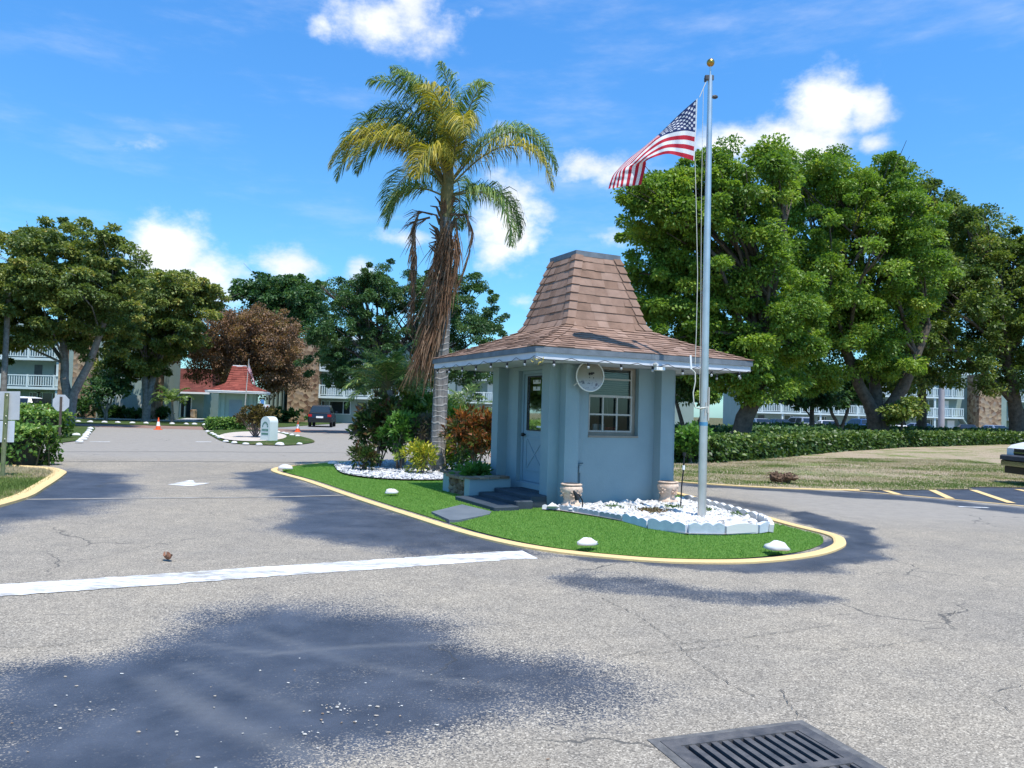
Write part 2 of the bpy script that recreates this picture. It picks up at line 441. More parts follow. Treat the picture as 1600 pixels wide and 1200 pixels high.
def worn(c, base, name, amt=0.42, sc=16, stretch=None):
    def fn(nt, b):
        o = nt.obj()
        if stretch: mp = nt.new('ShaderNodeMapping'); mp.inputs['Scale'].default_value = (stretch[0] * .25, stretch[1] * .25, 1); mp.inputs['Rotation'].default_value = (0, 0, -.55); nt.l.new(o, mp.inputs[0]); o = mp.outputs[0]
        f = nt.math('ADD', nt.math('MULTIPLY', nt.noise(o, sc, 6, 0.75), .7), nt.math('MULTIPLY', nt.noise(o, 1.6, 3, .6), .3))
        nt.l.new(nt.mix(nt.smooth(f, amt - .05, amt + .05), base, nt.mix(nt.noise(o, 5, 4), tuple(x * .86 for x in c), c)), b.inputs['Base Color'])
        nt.l.new(nt.bump(nt.noise(o, 70, 3, .7), .5, .01), b.inputs['Normal'])
    return mat(name, c, 0.8, 0, 0.3, fn)
M_YEL = worn((0.70, 0.50, 0.235), (0.34, 0.29, 0.20), 'yellow_kerb_paint', 0.37)
M_WPAINT = worn((0.72, 0.72, 0.72), (0.28, 0.265, 0.24), 'white_road_paint', 0.48, 22, (1.0, 9.0, 1.0))
M_GROUND = mat('ground', rough=0.95, spec=0.1, fn=grass_nodes((0.12, 0.10, 0.06), (0.2, 0.16, 0.1), (0.04, 0.06, 0.02), (0.07, 0.095, 0.03), 0.5))
M_BRICKRD = mottled((0.20, 0.115, 0.085), (0.28, 0.18, 0.14), 1.2, name='brown_paving')
M_CONC = mottled((0.38, 0.37, 0.35), (0.52, 0.51, 0.49), 3, 0.2, 60, name='concrete')
M_WALL = mottled((0.235, 0.318, 0.342), (0.268, 0.355, 0.38), 1.6, 0.35, 55, 0.75, 'blue_stucco')
M_DOOR = mottled((0.215, 0.315, 0.37), (0.235, 0.335, 0.39), 2, 0, 1, 0.5, 'blue_door_paint')
M_SOFF = mottled((0.36, 0.40, 0.44), (0.42, 0.46, 0.5), 2, name='soffit_paint')
M_FASC = mottled((0.56, 0.575, 0.61), (0.64, 0.655, 0.69), 3, name='white_fascia_paint')
M_FLASH = mottled((0.10, 0.118, 0.138), (0.18, 0.205, 0.23), 4, 0.1, 20, 0.5, 'grey_flashing')
M_STEP = mottled((0.026, 0.038, 0.052), (0.045, 0.062, 0.08), 3, 0.2, 60, 0.7, 'dark_blue_paint')
M_SHING = rndmat('brown_shingle', [(0, (0.235, 0.146, 0.104)), (0.5, (0.28, 0.180, 0.134)), (1, (0.325, 0.218, 0.168))], 0.92, 0.5, 140, 5.0, 0.30, 0.2)
M_RTILE = rndmat('red_tile', [(0, (0.19, 0.045, 0.032)), (0.5, (0.25, 0.06, 0.042)), (1, (0.30, 0.08, 0.056))], 0.85, 0.3, 30, 2.0, 0.3)
def glass_fn(nt, b):
    b.inputs['Roughness'].default_value = 0.03; b.inputs['IOR'].default_value = 1.5; b.inputs['Transmission Weight'].default_value = 1.0
M_GLASS = mat('window_glass', (0.75, 0.82, 0.82), 0.03, fn=None, spec=0.5)
_t = NT(M_GLASS.node_tree); _gl = _t.new('ShaderNodeBsdfGlossy'); _gl.inputs['Roughness'].default_value = 0.03; _tr = _t.new('ShaderNodeBsdfTransparent'); _tr.inputs[0].default_value = (0.45, 0.52, 0.52, 1)
_fr = _t.new('ShaderNodeFresnel'); _fr.inputs[0].default_value = 1.6; _mx = _t.new('ShaderNodeMixShader')
_t.l.new(_t.math('MULTIPLY_ADD', _fr.outputs[0], 1.0, .02, True), _mx.inputs[0]); _t.l.new(_tr.outputs[0], _mx.inputs[1]); _t.l.new(_gl.outputs[0], _mx.inputs[2])
_t.l.new(_mx.outputs[0], M_GLASS.node_tree.nodes['Material Output'].inputs[0])
M_DGLASS = mat('dark_glass', (0.012, 0.016, 0.02), 0.06, 0, 0.7)
M_ALU = mottled((0.40, 0.385, 0.345), (0.47, 0.45, 0.41), 6, name='window_aluminium', rough=0.5)
M_TAN = mottled((0.22, 0.19, 0.15), (0.29, 0.255, 0.205), 6, name='tan_frame', rough=0.5)
M_BLIND = mottled((0.60, 0.57, 0.49), (0.70, 0.67, 0.59), 5, name='blind_slat')
M_BLACK = mat('black_plastic', (0.012, 0.012, 0.013), 0.5)
M_WHITE = mottled((0.72, 0.72, 0.71), (0.80, 0.80, 0.79), 4, name='white_paint')
M_DARKIN = mat('dark_interior', (0.05, 0.05, 0.05), 0.9)
M_RED = mat('red_plastic', (0.35, 0.02, 0.03), 0.5)
M_STEEL = mat('brushed_aluminium', (0.62, 0.63, 0.65), 0.42, 1.0, 0.5, lambda nt, b: nt.l.new(nt.ramp(nt.noise(nt.obj(), 3, 6), [(0.3, (0.62, 0.57, 0.52)), (0.7, (0.80, 0.74, 0.68))]), b.inputs['Base Color']))
M_GOLD = mat('gold_ball', (0.55, 0.30, 0.07), 0.28, 1.0)
M_ROPE = mat('rope', (0.6, 0.58, 0.5), 0.9)
M_ROCK = rndmat('white_stone', [(0, (0.30, 0.29, 0.275)), (0.2, (0.50, 0.49, 0.475)), (1, (0.72, 0.715, 0.70))], 0.85, 0.3, 60)
M_GRAVEL = rndmat('pale_gravel', [(0, (0.22, 0.22, 0.23)), (0.4, (0.45, 0.455, 0.47)), (1, (0.68, 0.68, 0.70))], 0.9)
M_EDGE = mottled((0.46, 0.50, 0.57), (0.62, 0.65, 0.71), 7, 0.3, 50, name='pale_edging')
M_EDGED = mottled((0.20, 0.235, 0.27), (0.32, 0.355, 0.39), 7, 0.3, 50, name='grey_edging')
M_URN = mottled((0.50, 0.355, 0.26), (0.66, 0.51, 0.40), 14, 0.8, 30, name='terracotta_stone')
M_STONE = rndmat('stone_facing', [(0, (0.12, 0.075, 0.05)), (0.5, (0.24, 0.165, 0.11)), (1, (0.34, 0.26, 0.185))], 0.9, 0.6, 40, 6, .4)
M_BARKG = mottled((0.13, 0.115, 0.10), (0.30, 0.28, 0.26), 5, 0.8, 18, name='grey_bark', rough=.95)
M_BARKD = mottled((0.055, 0.042, 0.032), (0.15, 0.12, 0.095), 5, 0.8, 18, name='dark_bark', rough=.95)
def ring_nodes(nt, b):
    o = nt.obj(); sp = nt.new('ShaderNodeSeparateXYZ'); nt.l.new(o, sp.inputs[0])
    z = nt.math('MULTIPLY_ADD', nt.noise(o, 2.2, 2), .35, sp.outputs[2]); rr_ = nt.math('FRACT', nt.math('MULTIPLY', z, 6.3))
    ring = nt.math('SUBTRACT', 1.0, nt.smooth(nt.math('ABSOLUTE', nt.math('SUBTRACT', rr_, .5)), .03, .16))
    mp = nt.new('ShaderNodeMapping'); mp.inputs['Scale'].default_value = (14, 14, 1.6); nt.l.new(o, mp.inputs[0])
    c = nt.ramp(nt.noise(mp.outputs[0], 1.0, 6, .65), [(.3, (0.10, 0.09, 0.082)), (.7, (0.31, 0.29, 0.27))])
    c = nt.mix(nt.math('MULTIPLY', ring, nt.noise(o, 5, 3)), c, (0.46, 0.44, 0.41)); nt.l.new(c, b.inputs['Base Color'])
    nt.l.new(nt.bump(nt.math('ADD', nt.math('MULTIPLY', ring, .6), nt.noise(mp.outputs[0], 2.0, 5)), .6, .02), b.inputs['Normal'])
M_PALMTR = mat('palm_trunk', rough=0.95, spec=0.1, fn=lambda nt, b: (
    ring_nodes(nt, b)))
M_SIGNB = mottled((0.42, 0.43, 0.44), (0.52, 0.53, 0.54), 3, name='sign_back', rough=.5)
M_POSTG = mottled((0.10, 0.14, 0.06), (0.24, 0.25, 0.14), 6, name='green_post', rough=.7)
M_RUST = mottled((0.07, 0.05, 0.04), (0.12, 0.09, 0.07), 6, name='brown_post', rough=.7)
M_IRON = mottled((0.055, 0.058, 0.066), (0.15, 0.14, 0.135), 9, 0.3, 60, 0.6, 'cast_iron', metal=0.3)
M_APT = mottled((0.225, 0.30, 0.272), (0.27, 0.345, 0.315), 0.8, name='pale_green_stucco')
M_APTW = mottled((0.48, 0.56, 0.56), (0.58, 0.655, 0.65), 1, name='white_railing')
M_APTD = mottled((0.06, 0.075, 0.078), (0.1, 0.12, 0.12), 1, name='dark_shutter')
M_ORANGE = mat('orange_cone', (0.75, 0.10, 0.02), 0.5)
M_TYRE = mat('tyre', (0.015, 0.015, 0.016), 0.9); M_RIM = mat('rim', (0.45, 0.46, 0.48), 0.35, 0.9); M_CHROME = mat('chrome', (0.62, 0.63, 0.62), 0.15, 1.0)
M_CARS = {'black': mat('black_car_paint', (0.008, 0.01, 0.018), 0.18, 0, 0.6), 'white': mat('white_car_paint', (0.78, 0.79, 0.81), 0.22, 0, 0.5), 'red': mat('red_car_paint', (0.28, 0.01, 0.015), 0.2, 0, 0.5),
          'silver': mat('silver_car_paint', (0.45, 0.47, 0.5), 0.3, 0.6), 'blue': mat('blue_car_paint', (0.02, 0.06, 0.16), 0.25, 0, 0.5)}
M_TAIL = mat('tail_light', (0.4, 0.01, 0.01), 0.2); M_HEADL = mat('head_light', (0.7, 0.72, 0.75), 0.1)

M_RTILE_SHADE = rndmat('shaded_red_tile', [(0, (0.11, 0.03, 0.022)), (0.5, (0.15, 0.042, 0.03)), (1, (0.19, 0.058, 0.042))], 0.9, 0.3, 30, 2.0, 0.3)  # darker copy of the red tile: lodge roof shade put into the colour

# ================================================================== THE SETTING
RG = random.Random(7); NR = np.random.default_rng(11)
ISL = smooth_poly([g(*p)[:2] for p in [(428, 736), (480, 752), (560, 780), (640, 806), (740, 837), (850, 860), (1000, 876), (1120, 880), (1200, 877), (1270, 868), (1305, 857), (1312, 848), (1298, 837)]]
                  + [(4.25, 11.9), (3.98, 13.6), (3.5, 16.0), (2.7, 19.0), (1.2, 22.0), (-1.0, 23.6), (-3.2, 23.6), (-4.9, 22.3), (-5.7, 20.6)], 5)
LKERB = smooth_poly([(-7.3, -8.0), (-7.3, 0.0), (-7.35, 9.0), (-7.62, 11.9), (-8.37, 13.91), (-9.3, 16.04), (-9.75, 16.9), (-10.5, 17.6), (-12.0, 17.95), (-14.0, 18.1), (-17, 18.2), (-22, 18.3), (-30, 18.4), (-40, 18.5)], 5, False)
LAWN_E = smooth_poly([(2.9, 23.5), (3.4, 20.6), (4.05, 19.05), (5.31, 18.28), (6.67, 17.95), (7.9, 18.05), (8.9, 18.3), (11.3, 19.2), (14.5, 20.4), (40, 23.0)], 5, False)
STRIPE_L = [g(*p)[:2] for p in [(1290, 763), (1385, 771.5), (1475, 779.5), (1560, 787), (1650, 796), (1800, 811)]]

# the ground sheet (a ring, the asphalt and lawns fill its middle) out to the horizon
gm = MB()
gx, gy = [-1500, -40, 40, 1500], [-400, -8, 48, 2500]
for i in range(3):
    for j in range(3):
        if (i, j) != (1, 1): gm.add([(gx[i], gy[j], -.012), (gx[i + 1], gy[j], -.012), (gx[i + 1], gy[j + 1], -.012), (gx[i], gy[j + 1], -.012)], [(0, 1, 2, 3)])
tag(gm.build('ground', M_GROUND), kind='structure')

# drain grate frame: origin, axes
GO, GA, GB = Vector((0.775, 3.875)), Vector((0.945, 0.327)), Vector((0.327, -0.945)); GW, GD = 0.83, 0.92

# asphalt: dense near the camera, with the sealer patches (one holds painted booth shadow), tyre marks and worn zones stored per vertex
xs = np.concatenate([np.arange(-40, -9, .3), np.arange(-9, 9, .075), np.arange(9, 40.01, .3)])
ys = np.concatenate([np.arange(-8, 2.4, .4), np.arange(2.4, 14, .06), np.arange(14, 25, .14), np.arange(25, 48.01, .4)])
X, Y = np.meshgrid(xs, ys); X0, Y0 = X.ravel(), Y.ravel()
wx = X0 + (fbm(X0 * 1.1, Y0 * 1.1, 3, 5) - .5) * 1.0; wy = Y0 + (fbm(X0 * 1.1, Y0 * 1.1, 9) - .5) * .8
seal_shade = np.zeros(len(X0))
def patch(px, soft, amt=1.0, world=False, sk=1.5):
    global seal_shade
    P = px if world else [tuple(g(*p)[:2]) for p in px]
    d = pdist(wx, wy, P); d = np.where(pip(wx, wy, P), d, -d); soft = soft * sk
    v = np.clip(((d + (.2 if sk > 3 else .03)) / soft + 1) / 2, 0, 1); seal_shade = np.maximum(seal_shade, v * v * (3 - 2 * v) * amt)
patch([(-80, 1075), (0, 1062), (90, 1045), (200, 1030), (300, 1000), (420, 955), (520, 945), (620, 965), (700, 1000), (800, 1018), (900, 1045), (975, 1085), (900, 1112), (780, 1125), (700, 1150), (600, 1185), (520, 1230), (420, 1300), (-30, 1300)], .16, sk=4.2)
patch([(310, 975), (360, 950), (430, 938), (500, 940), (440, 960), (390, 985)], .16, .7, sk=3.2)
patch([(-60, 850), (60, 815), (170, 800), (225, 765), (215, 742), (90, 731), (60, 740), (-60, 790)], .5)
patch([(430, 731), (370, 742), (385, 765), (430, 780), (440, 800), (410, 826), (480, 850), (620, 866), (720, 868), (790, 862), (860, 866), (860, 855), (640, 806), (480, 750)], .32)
patch([(330, 752), (390, 756), (470, 770), (520, 775), (430, 776), (340, 766)], .5, .7)
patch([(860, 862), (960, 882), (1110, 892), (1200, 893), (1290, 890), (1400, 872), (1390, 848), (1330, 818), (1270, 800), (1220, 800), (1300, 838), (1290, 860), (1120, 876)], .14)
patch([(850, 905), (920, 897), (1040, 905), (1150, 916), (1280, 925), (1310, 935), (1200, 945), (1080, 942), (960, 928), (880, 918)], .16, .85)
patch([(1060, 775), (1120, 776), (1200, 790), (1250, 803), (1190, 806), (1120, 790), (1050, 784)], .3, .9)  # sealer right of the booth, with the booth's shadow painted into the band
patch([(1050, 751), (1150, 758), (1250, 764), (1390, 772), (1600, 794), (1700, 804), (1700, 812), (1580, 800), (1400, 781), (1250, 771), (1120, 762), (1050, 760)], .22)
patch([tuple(p) for p in [(7.6, 17.9), (9.0, 17.1), (11.2, 15.2), (16, 11), (40, 6), (40, 24), (14, 21), (9, 18.8)]], .15, 1.0, True)
patch([(700, 1040), (860, 1052), (960, 1085), (860, 1100), (720, 1085)], .2, .6)
patch([(1260, 1005), (1380, 1030), (1480, 1060), (1400, 1065), (1300, 1030)], .4, .35)
patch([(640, 700), (900, 712), (900, 703), (660, 692)], .5, .5)
seal_shade = seal_shade * np.clip(.72 + .6 * fbm(X0 * .9, Y0 * 1.3, 41, 5), 0, 1.05)
# cross street, smoother and paler
pale = np.clip((Y0 - 20.5 - .22 * (X0 + 8) * (X0 > -8)) / 2.5, 0, 1)
pale = np.maximum(pale, np.clip((X0 - 4.2) / 1.5, 0, 1) * np.clip((Y0 - 11.5) / 2, 0, 1))
# tyre marks across the sealed patch
track = np.zeros(len(X0))
for line, wd, am in (([(235, 1062), (300, 1098), (380, 1140), (480, 1182), (560, 1230)], .085, .75), ([(290, 1040), (340, 1058), (420, 1090), (470, 1110)], .05, .55), ([(310, 1005), (420, 1022), (540, 1012), (700, 1003)], .04, .8),
                     ([(400, 985), (470, 1010), (560, 1036), (680, 1060), (800, 1075)], .05, .5), ([(930, 920), (1030, 925), (1120, 925)], .03, .3), ([(70, 800), (160, 782), (230, 768)], .25, .4), ([(110, 830), (230, 800), (330, 780)], .2, .35)):
    P = [tuple(g(*p)[:2]) for p in line]; d = pdist(X0 + (fbm(X0 * 2, Y0 * 2, 5) - .5) * .06, Y0, P, False)
    track = np.maximum(track, np.clip(1.4 - d / wd, 0, 1) * am)
track *= .45 + .75 * fbm(X0 * 5, Y0 * 5, 21)
ny, nx = X.shape
idx = np.arange(ny * nx).reshape(ny, nx)
F = np.stack([idx[:-1, :-1], idx[:-1, 1:], idx[1:, 1:], idx[1:, :-1]], -1).reshape(-1, 4)
u = (X0 - GO.x) * GA.x + (Y0 - GO.y) * GA.y; v = (X0 - GO.x) * GB.x + (Y0 - GO.y) * GB.y
ing = (u > .02) & (u < GW - .02) & (v > .02) & (v < GD - .02)
F = F[~ing[F].any(1)]

z0 = np.where(np.hypot(u - .4, v - .4) < 1.6, 0, (fbm(X0 * .25, Y0 * .25, 2) - .5) * .008)
road = npmesh('road', np.stack([X0, Y0, z0], 1), F, None, M_ASPH, smooth=True, extra=dict(seal_shade=seal_shade, track=track, pale=pale)); tag(road, kind='structure')

# explicit long cracks, thin sunken-looking strips on the asphalt
ck = MB()
for line in ([(890, 1018), (950, 1030), (1000, 1020), (1045, 1008), (1110, 1002), (1170, 996), (1230, 988), (1320, 975)], [(0, 1012), (60, 1012), (130, 1004), (180, 998)],
             [(1220, 1080), (1232, 1100), (1246, 1118), (1240, 1128)], [(1246, 1118), (1290, 1132), (1350, 1142), (1400, 1160)], [(1535, 1085), (1560, 1100), (1600, 1125)], [(1535, 1085), (1570, 1078), (1640, 1062)],
             [(1478, 968), (1490, 960), (1492, 952)], [(940, 935), (1000, 965), (1060, 1008), (1080, 1030), (1140, 1070), (1190, 1095)], [(1000, 1025), (1150, 1008), (1300, 1018), (1460, 1001)]):
    P = [g(*p) for p in line]; pts = []
    for a, b_ in zip(P, P[1:]):
        n_ = max(2, int((b_ - a).length / .04))
        for i in range(n_): q = a.lerp(b_, i / n_); pts.append((q.x + RG.gauss(0, .006), q.y + RG.gauss(0, .006)))
    for i in range(len(pts) - 1):
        if RG.random() < .12: continue
        wd = RG.uniform(.002, .0065)
        ribbon(ck, [pts[i], pts[i + 1]], wd, .009)
tag(ck.build('road_cracks', mat('crack', (0.06, 0.058, 0.055), 1.0)), kind='structure')

# painted markings
mk = MB()
LN = [g(*p)[:2] for p in [(-200, 936), (0, 923), (200, 909.5), (400, 895), (600, 881.5), (790, 868.5), (828, 867)]]
LP_ = []
for a, b_ in zip(LN, LN[1:]):
    n_ = int(math.hypot(b_[0] - a[0], b_[1] - a[1]) / .035)
    for i in range(n_): LP_.append((a[0] + (b_[0] - a[0]) * i / n_, a[1] + (b_[1] - a[1]) * i / n_))
LP_.append(LN[-1]); k_ = len(LP_)
ea = [.235 + .018 * (vnoise(np.array([i * .8]), np.array([.3]), 3)[0] - .5) * 2 + RG.gauss(0, .004) for i in range(k_)]; eb = [.235 + .02 * (vnoise(np.array([i * .6]), np.array([9.3]), 4)[0] - .5) * 2 + RG.gauss(0, .004) for i in range(k_)]
up_l, lo_l = offset_line(LP_, .235, False), offset_line(LP_, -.235, False)
vs_ = []
for i in range(k_):
    cx_, cy_ = LP_[i]; vs_.append((cx_ + (up_l[i][0] - cx_) * ea[i] / .235, cy_ + (up_l[i][1] - cy_) * ea[i] / .235, .006)); vs_.append((cx_ + (lo_l[i][0] - cx_) * eb[i] / .235, cy_ + (lo_l[i][1] - cy_) * eb[i] / .235, .006))
mk.add(vs_, [(2 * i, 2 * i + 1, 2 * i + 3, 2 * i + 2) for i in range(k_ - 1)])
ap = [g(*p)[:2] for p in [(262, 757.5), (281, 754), (296, 750.5), (302, 751), (305, 755), (328, 755), (312, 758), (298, 760)]]
mk.add([(x, y, .006) for x, y in ap], [tuple(range(len(ap)))])
for a, b_ in (((140, 690.5), (172, 690.5)), ((306, 690.5), (330, 690.5))):
    ribbon(mk, [g(*a)[:2], g(*b_)[:2]], .3, .006)
p_ = g(1520, 793); ribbon(mk, [(p_.x - .25, p_.y + .05), (p_.x + .3, p_.y)], .12, .0065)
tag(mk.build('road_marking', M_WPAINT), kind='structure')
ym = MB(); ribbon(ym, STRIPE_L, .11, .0062)
for a, b_ in (((1318, 763), (1325, 767)), ((1384, 767), (1404, 773)), ((1456, 766), (1486, 780)), ((1520, 766), (1582, 787)), ((1590, 765), (1700, 790)), ((1680, 768), (1830, 800))):
    P1, P2 = g(*a), g(*b_); P2 = P2.lerp(P1, .02); ribbon(ym, [P1[:2], P2[:2]], .17, .0104)
tag(ym.build('parking_marking', M_YEL), kind='structure')
# old filled saw cut across the road and lane seams
gr = MB(); ribbon(gr, [g(*p)[:2] for p in [(20, 781), (200, 779), (400, 777.5), (548, 774)]], .13, .0058)
tag(gr.build('pavement_seam', mottled((0.16, 0.145, 0.125), (0.33, 0.31, 0.28), 3, name='seam_fill')), kind='structure')
sg = MB()
for y_ in (706, 721.5): ribbon(sg, [g(80, y_)[:2], g(330, y_ + 0)[:2], g(560, y_ + 2)[:2]], .07, .0058)
tag(sg.build('lane_seam', mat('seam_dark', (0.1, 0.1, 0.1), .9)), kind='structure')

# kerbs
kb = MB(); ribbon(kb, ISL, .15, -.002, True, .035); tag(kb.build('island_kerb', M_YEL), kind='structure')
kb = MB(); ribbon(kb, offset_line(LKERB, -.0, False), .26, -.002, False, .06); tag(kb.build('roadside_kerb', M_YEL), kind='structure')
kb = MB(); ribbon(kb, LAWN_E[10:27], .07, .0, False, .03); tag(kb.build('lawn_edge', M_YEL), kind='structure')

# the island's turf
def inset(poly, d):
    a = offset_line(poly, d); b_ = offset_line(poly, -d)
    ar = lambda q: abs(sum(q[i - 1][0] * q[i][1] - q[i][0] * q[i - 1][1] for i in range(len(q))))
    return a if ar(a) < ar(b_) else b_
TURF = inset(ISL, .20)
def turf_z(x, y):
    d = pdist(x, y, ISL); return .022 + .032 * np.clip((d - .2) / 1.0, 0, 1)
tx, ty = np.meshgrid(np.arange(-6, 4.7, .1), np.arange(8.4, 24, .1)); tx, ty = tx.ravel(), ty.ravel()
nxx, nyy = len(np.arange(-6, 4.7, .1)), len(np.arange(8.4, 24, .1))
ins = pip(tx, ty, TURF); idx = np.arange(len(tx)).reshape(nyy, nxx)
F = np.stack([idx[:-1, :-1], idx[:-1, 1:], idx[1:, 1:], idx[1:, :-1]], -1).reshape(-1, 4); F = F[ins[F].any(1)]
tz = np.where(ins, turf_z(tx, ty), .012)
# pull outside grid points back onto the outline so that the edge is clean
for i in np.unique(F[~ins[F].all(1)].ravel()):
    if not ins[i]:
        best = None
        for k in range(len(TURF)):
            a, b_ = TURF[k], TURF[(k + 1) % len(TURF)]; ex, ey = b_[0] - a[0], b_[1] - a[1]
            t = max(0, min(1, ((tx[i] - a[0]) * ex + (ty[i] - a[1]) * ey) / (ex * ex + ey * ey))); q = (a[0] + ex * t, a[1] + ey * t)
            dd = (q[0] - tx[i]) ** 2 + (q[1] - ty[i]) ** 2
            if best is None or dd < best[0]: best = (dd, q)
        tx[i], ty[i] = best[1]
turf = npmesh('lawn_turf', np.stack([tx, ty, tz], 1), F, None, M_TURF, smooth=True); tag(turf, kind='structure')

# booth frame, used by the beds as well
BC = Vector((1.2905, 14.4186)); BTH = 0.4647
BE1, BE2 = Vector((math.cos(BTH), math.sin(BTH))), Vector((-math.sin(BTH), math.cos(BTH)))
def bl(u_, v_, z_=0.0): q = BC + BE1 * u_ + BE2 * v_; return Vector((q.x, q.y, z_))
ROCKBED = [bl(-1.25, -1.25)[:2]] + [g(*p, .08)[:2] for p in [(845, 795), (877, 797), (935, 806), (975, 813), (1012, 823), (1075, 833), (1132, 834), (1183, 831), (1205, 827), (1186, 813)]] + [(3.62, 12.5), (3.42, 13.6), (3.1, 14.6), (2.5, 15.0)] + [bl(1.0, -1.1)[:2]]
FINEBED = smooth_poly([g(*p, .06)[:2] for p in [(529, 737), (545, 743), (580, 748), (630, 751), (690, 751)]] + [(-.6, 18.0), (.2, 19.5), (-.3, 21.6), (-1.8, 22.7), (-3.6, 22.4), (-4.5, 20.6)], 4)
STEPPAD = [g(*p, .06)[:2] for p in [(674, 799.5), (722, 788), (768, 799), (765, 803), (716, 812.5), (702, 812)]]

def blades(name, area, n, h, wd, m, zf, avoid=(), seed=1, kind='stuff', lean=.5, box=None, dens=None, tone=None):
    r = np.random.default_rng(seed); b0 = box or (min(p[0] for p in area), max(p[0] for p in area), min(p[1] for p in area), max(p[1] for p in area))
    x, y = r.uniform(b0[0], b0[1], n), r.uniform(b0[2], b0[3], n)
    k = pip(x, y, area)
    for a in avoid: k &= ~pip(x, y, a)
    if dens is not None: k &= r.uniform(0, 1, n) < dens(x, y)
    x, y = x[k], y[k]; n = len(x); z = zf(x, y) - .003
    P = np.stack([x, y, z], 1); a = r.uniform(0, 2 * np.pi, n); hh = h * r.uniform(.5, 1.3, n)
    tip = P + np.stack([np.cos(a) * hh * lean * r.uniform(0, 1, n), np.sin(a) * hh * lean * r.uniform(0, 1, n), hh], 1)
    b2 = a + r.uniform(-1, 1, n) + np.pi / 2; ww = wd * r.uniform(.6, 1.3, n); S = np.stack([np.cos(b2) * ww, np.sin(b2) * ww, 0 * ww], 1)
    V = np.stack([P - S, P + S, tip], 1).reshape(-1, 3)
    o = npmesh(name, V, np.arange(len(V)).reshape(-1, 3), r.uniform(0, 1, n) if tone is None else np.clip(tone(x, y) + r.normal(0, .13, n), 0, 1), m); return tag(o, kind=kind)
blades('turf_grass', TURF, 620000, .019, .006, M_TURFBLADE, turf_z, (ROCKBED, FINEBED, STEPPAD, [bl(-1.1, -1.1)[:2], bl(1.1, -1.1)[:2], bl(1.1, 1.1)[:2], bl(-1.1, 1.1)[:2]]), 3, box=(-6, 4.6, 8.5, 24))

# white stones of the front bed and finer gravel of the bed behind
def stones(name, area, n, s, m, zc, seed, label):
    r = np.random.default_rng(seed); b0 = (min(p[0] for p in area), max(p[0] for p in area), min(p[1] for p in area), max(p[1] for p in area))
    x, y = r.uniform(b0[0], b0[1], n), r.uniform(b0[2], b0[3], n); k = pip(x, y, area); x, y = x[k], y[k]; n = len(x)
    base = np.array([[1, 0, 0], [.3, .95, 0], [-.8, .6, 0], [-.8, -.6, 0], [.3, -.95, 0], [.1, .2, 1], [0, 0, -.7]], float)
    fc = np.array([[0, 1, 5], [1, 2, 5], [2, 3, 5], [3, 4, 5], [4, 0, 5], [1, 0, 6], [2, 1, 6], [3, 2, 6], [4, 3, 6], [0, 4, 6]])
    V = base[None] * (1 + r.uniform(-.25, .25, (n, 7, 1))); sz = s * r.lognormal(0, .33, n)
    V = V * sz[:, None, None] * r.uniform(.65, 1.1, (n, 1, 3)) * np.array([1, 1, .7])
    # random turn about a tilted axis
    a, t = r.uniform(0, 6.28, n), r.uniform(-.6, .6, n); ca, sa, ct, st = np.cos(a), np.sin(a), np.cos(t), np.sin(t)
    xx = V[..., 0] * ca[:, None] - V[..., 1] * sa[:, None]; yy = V[..., 0] * sa[:, None] + V[..., 1] * ca[:, None]; zz = V[..., 2]
    y2 = yy * ct[:, None] - zz * st[:, None]; z2 = yy * st[:, None] + zz * ct[:, None]
    V = np.stack([xx + x[:, None], y2 + y[:, None], z2 + (zc + r.uniform(-.3, .6, n) * s)[:, None]], -1).reshape(-1, 3)
    F = (fc[None] + 7 * np.arange(n)[:, None, None]).reshape(-1, 3)
    o = npmesh(name, V, F, np.repeat(r.uniform(0, 1, n), 10), m); return tag(o, label=label, kind='stuff')
bed = sheet('rock_bed', ROCKBED, .075, mottled((0.16, 0.15, 0.14), (0.3, 0.29, 0.28), 9, name='bed_base'))
stones('white_gravel', inset(ROCKBED, .10), 8600, .044, M_ROCK, .085, 4, 'white stones filling the bed at the booth front')
bed2 = sheet('gravel_bed', FINEBED, .094, mottled((0.32, 0.32, 0.33), (0.5, 0.5, 0.52), 12, name='bed_base_fine'))
stones('pale_gravel', FINEBED, 15000, .026, M_GRAVEL, .105, 5, 'pale gravel round the palms behind the booth')
pd_ = MB(); pd_.prism(STEPPAD, -.01, .06); tag(pd_.build('walk_slab', mottled((0.095, 0.115, 0.135), (0.14, 0.16, 0.18), 2, .2, 60, name='grey_slab')), kind='structure')

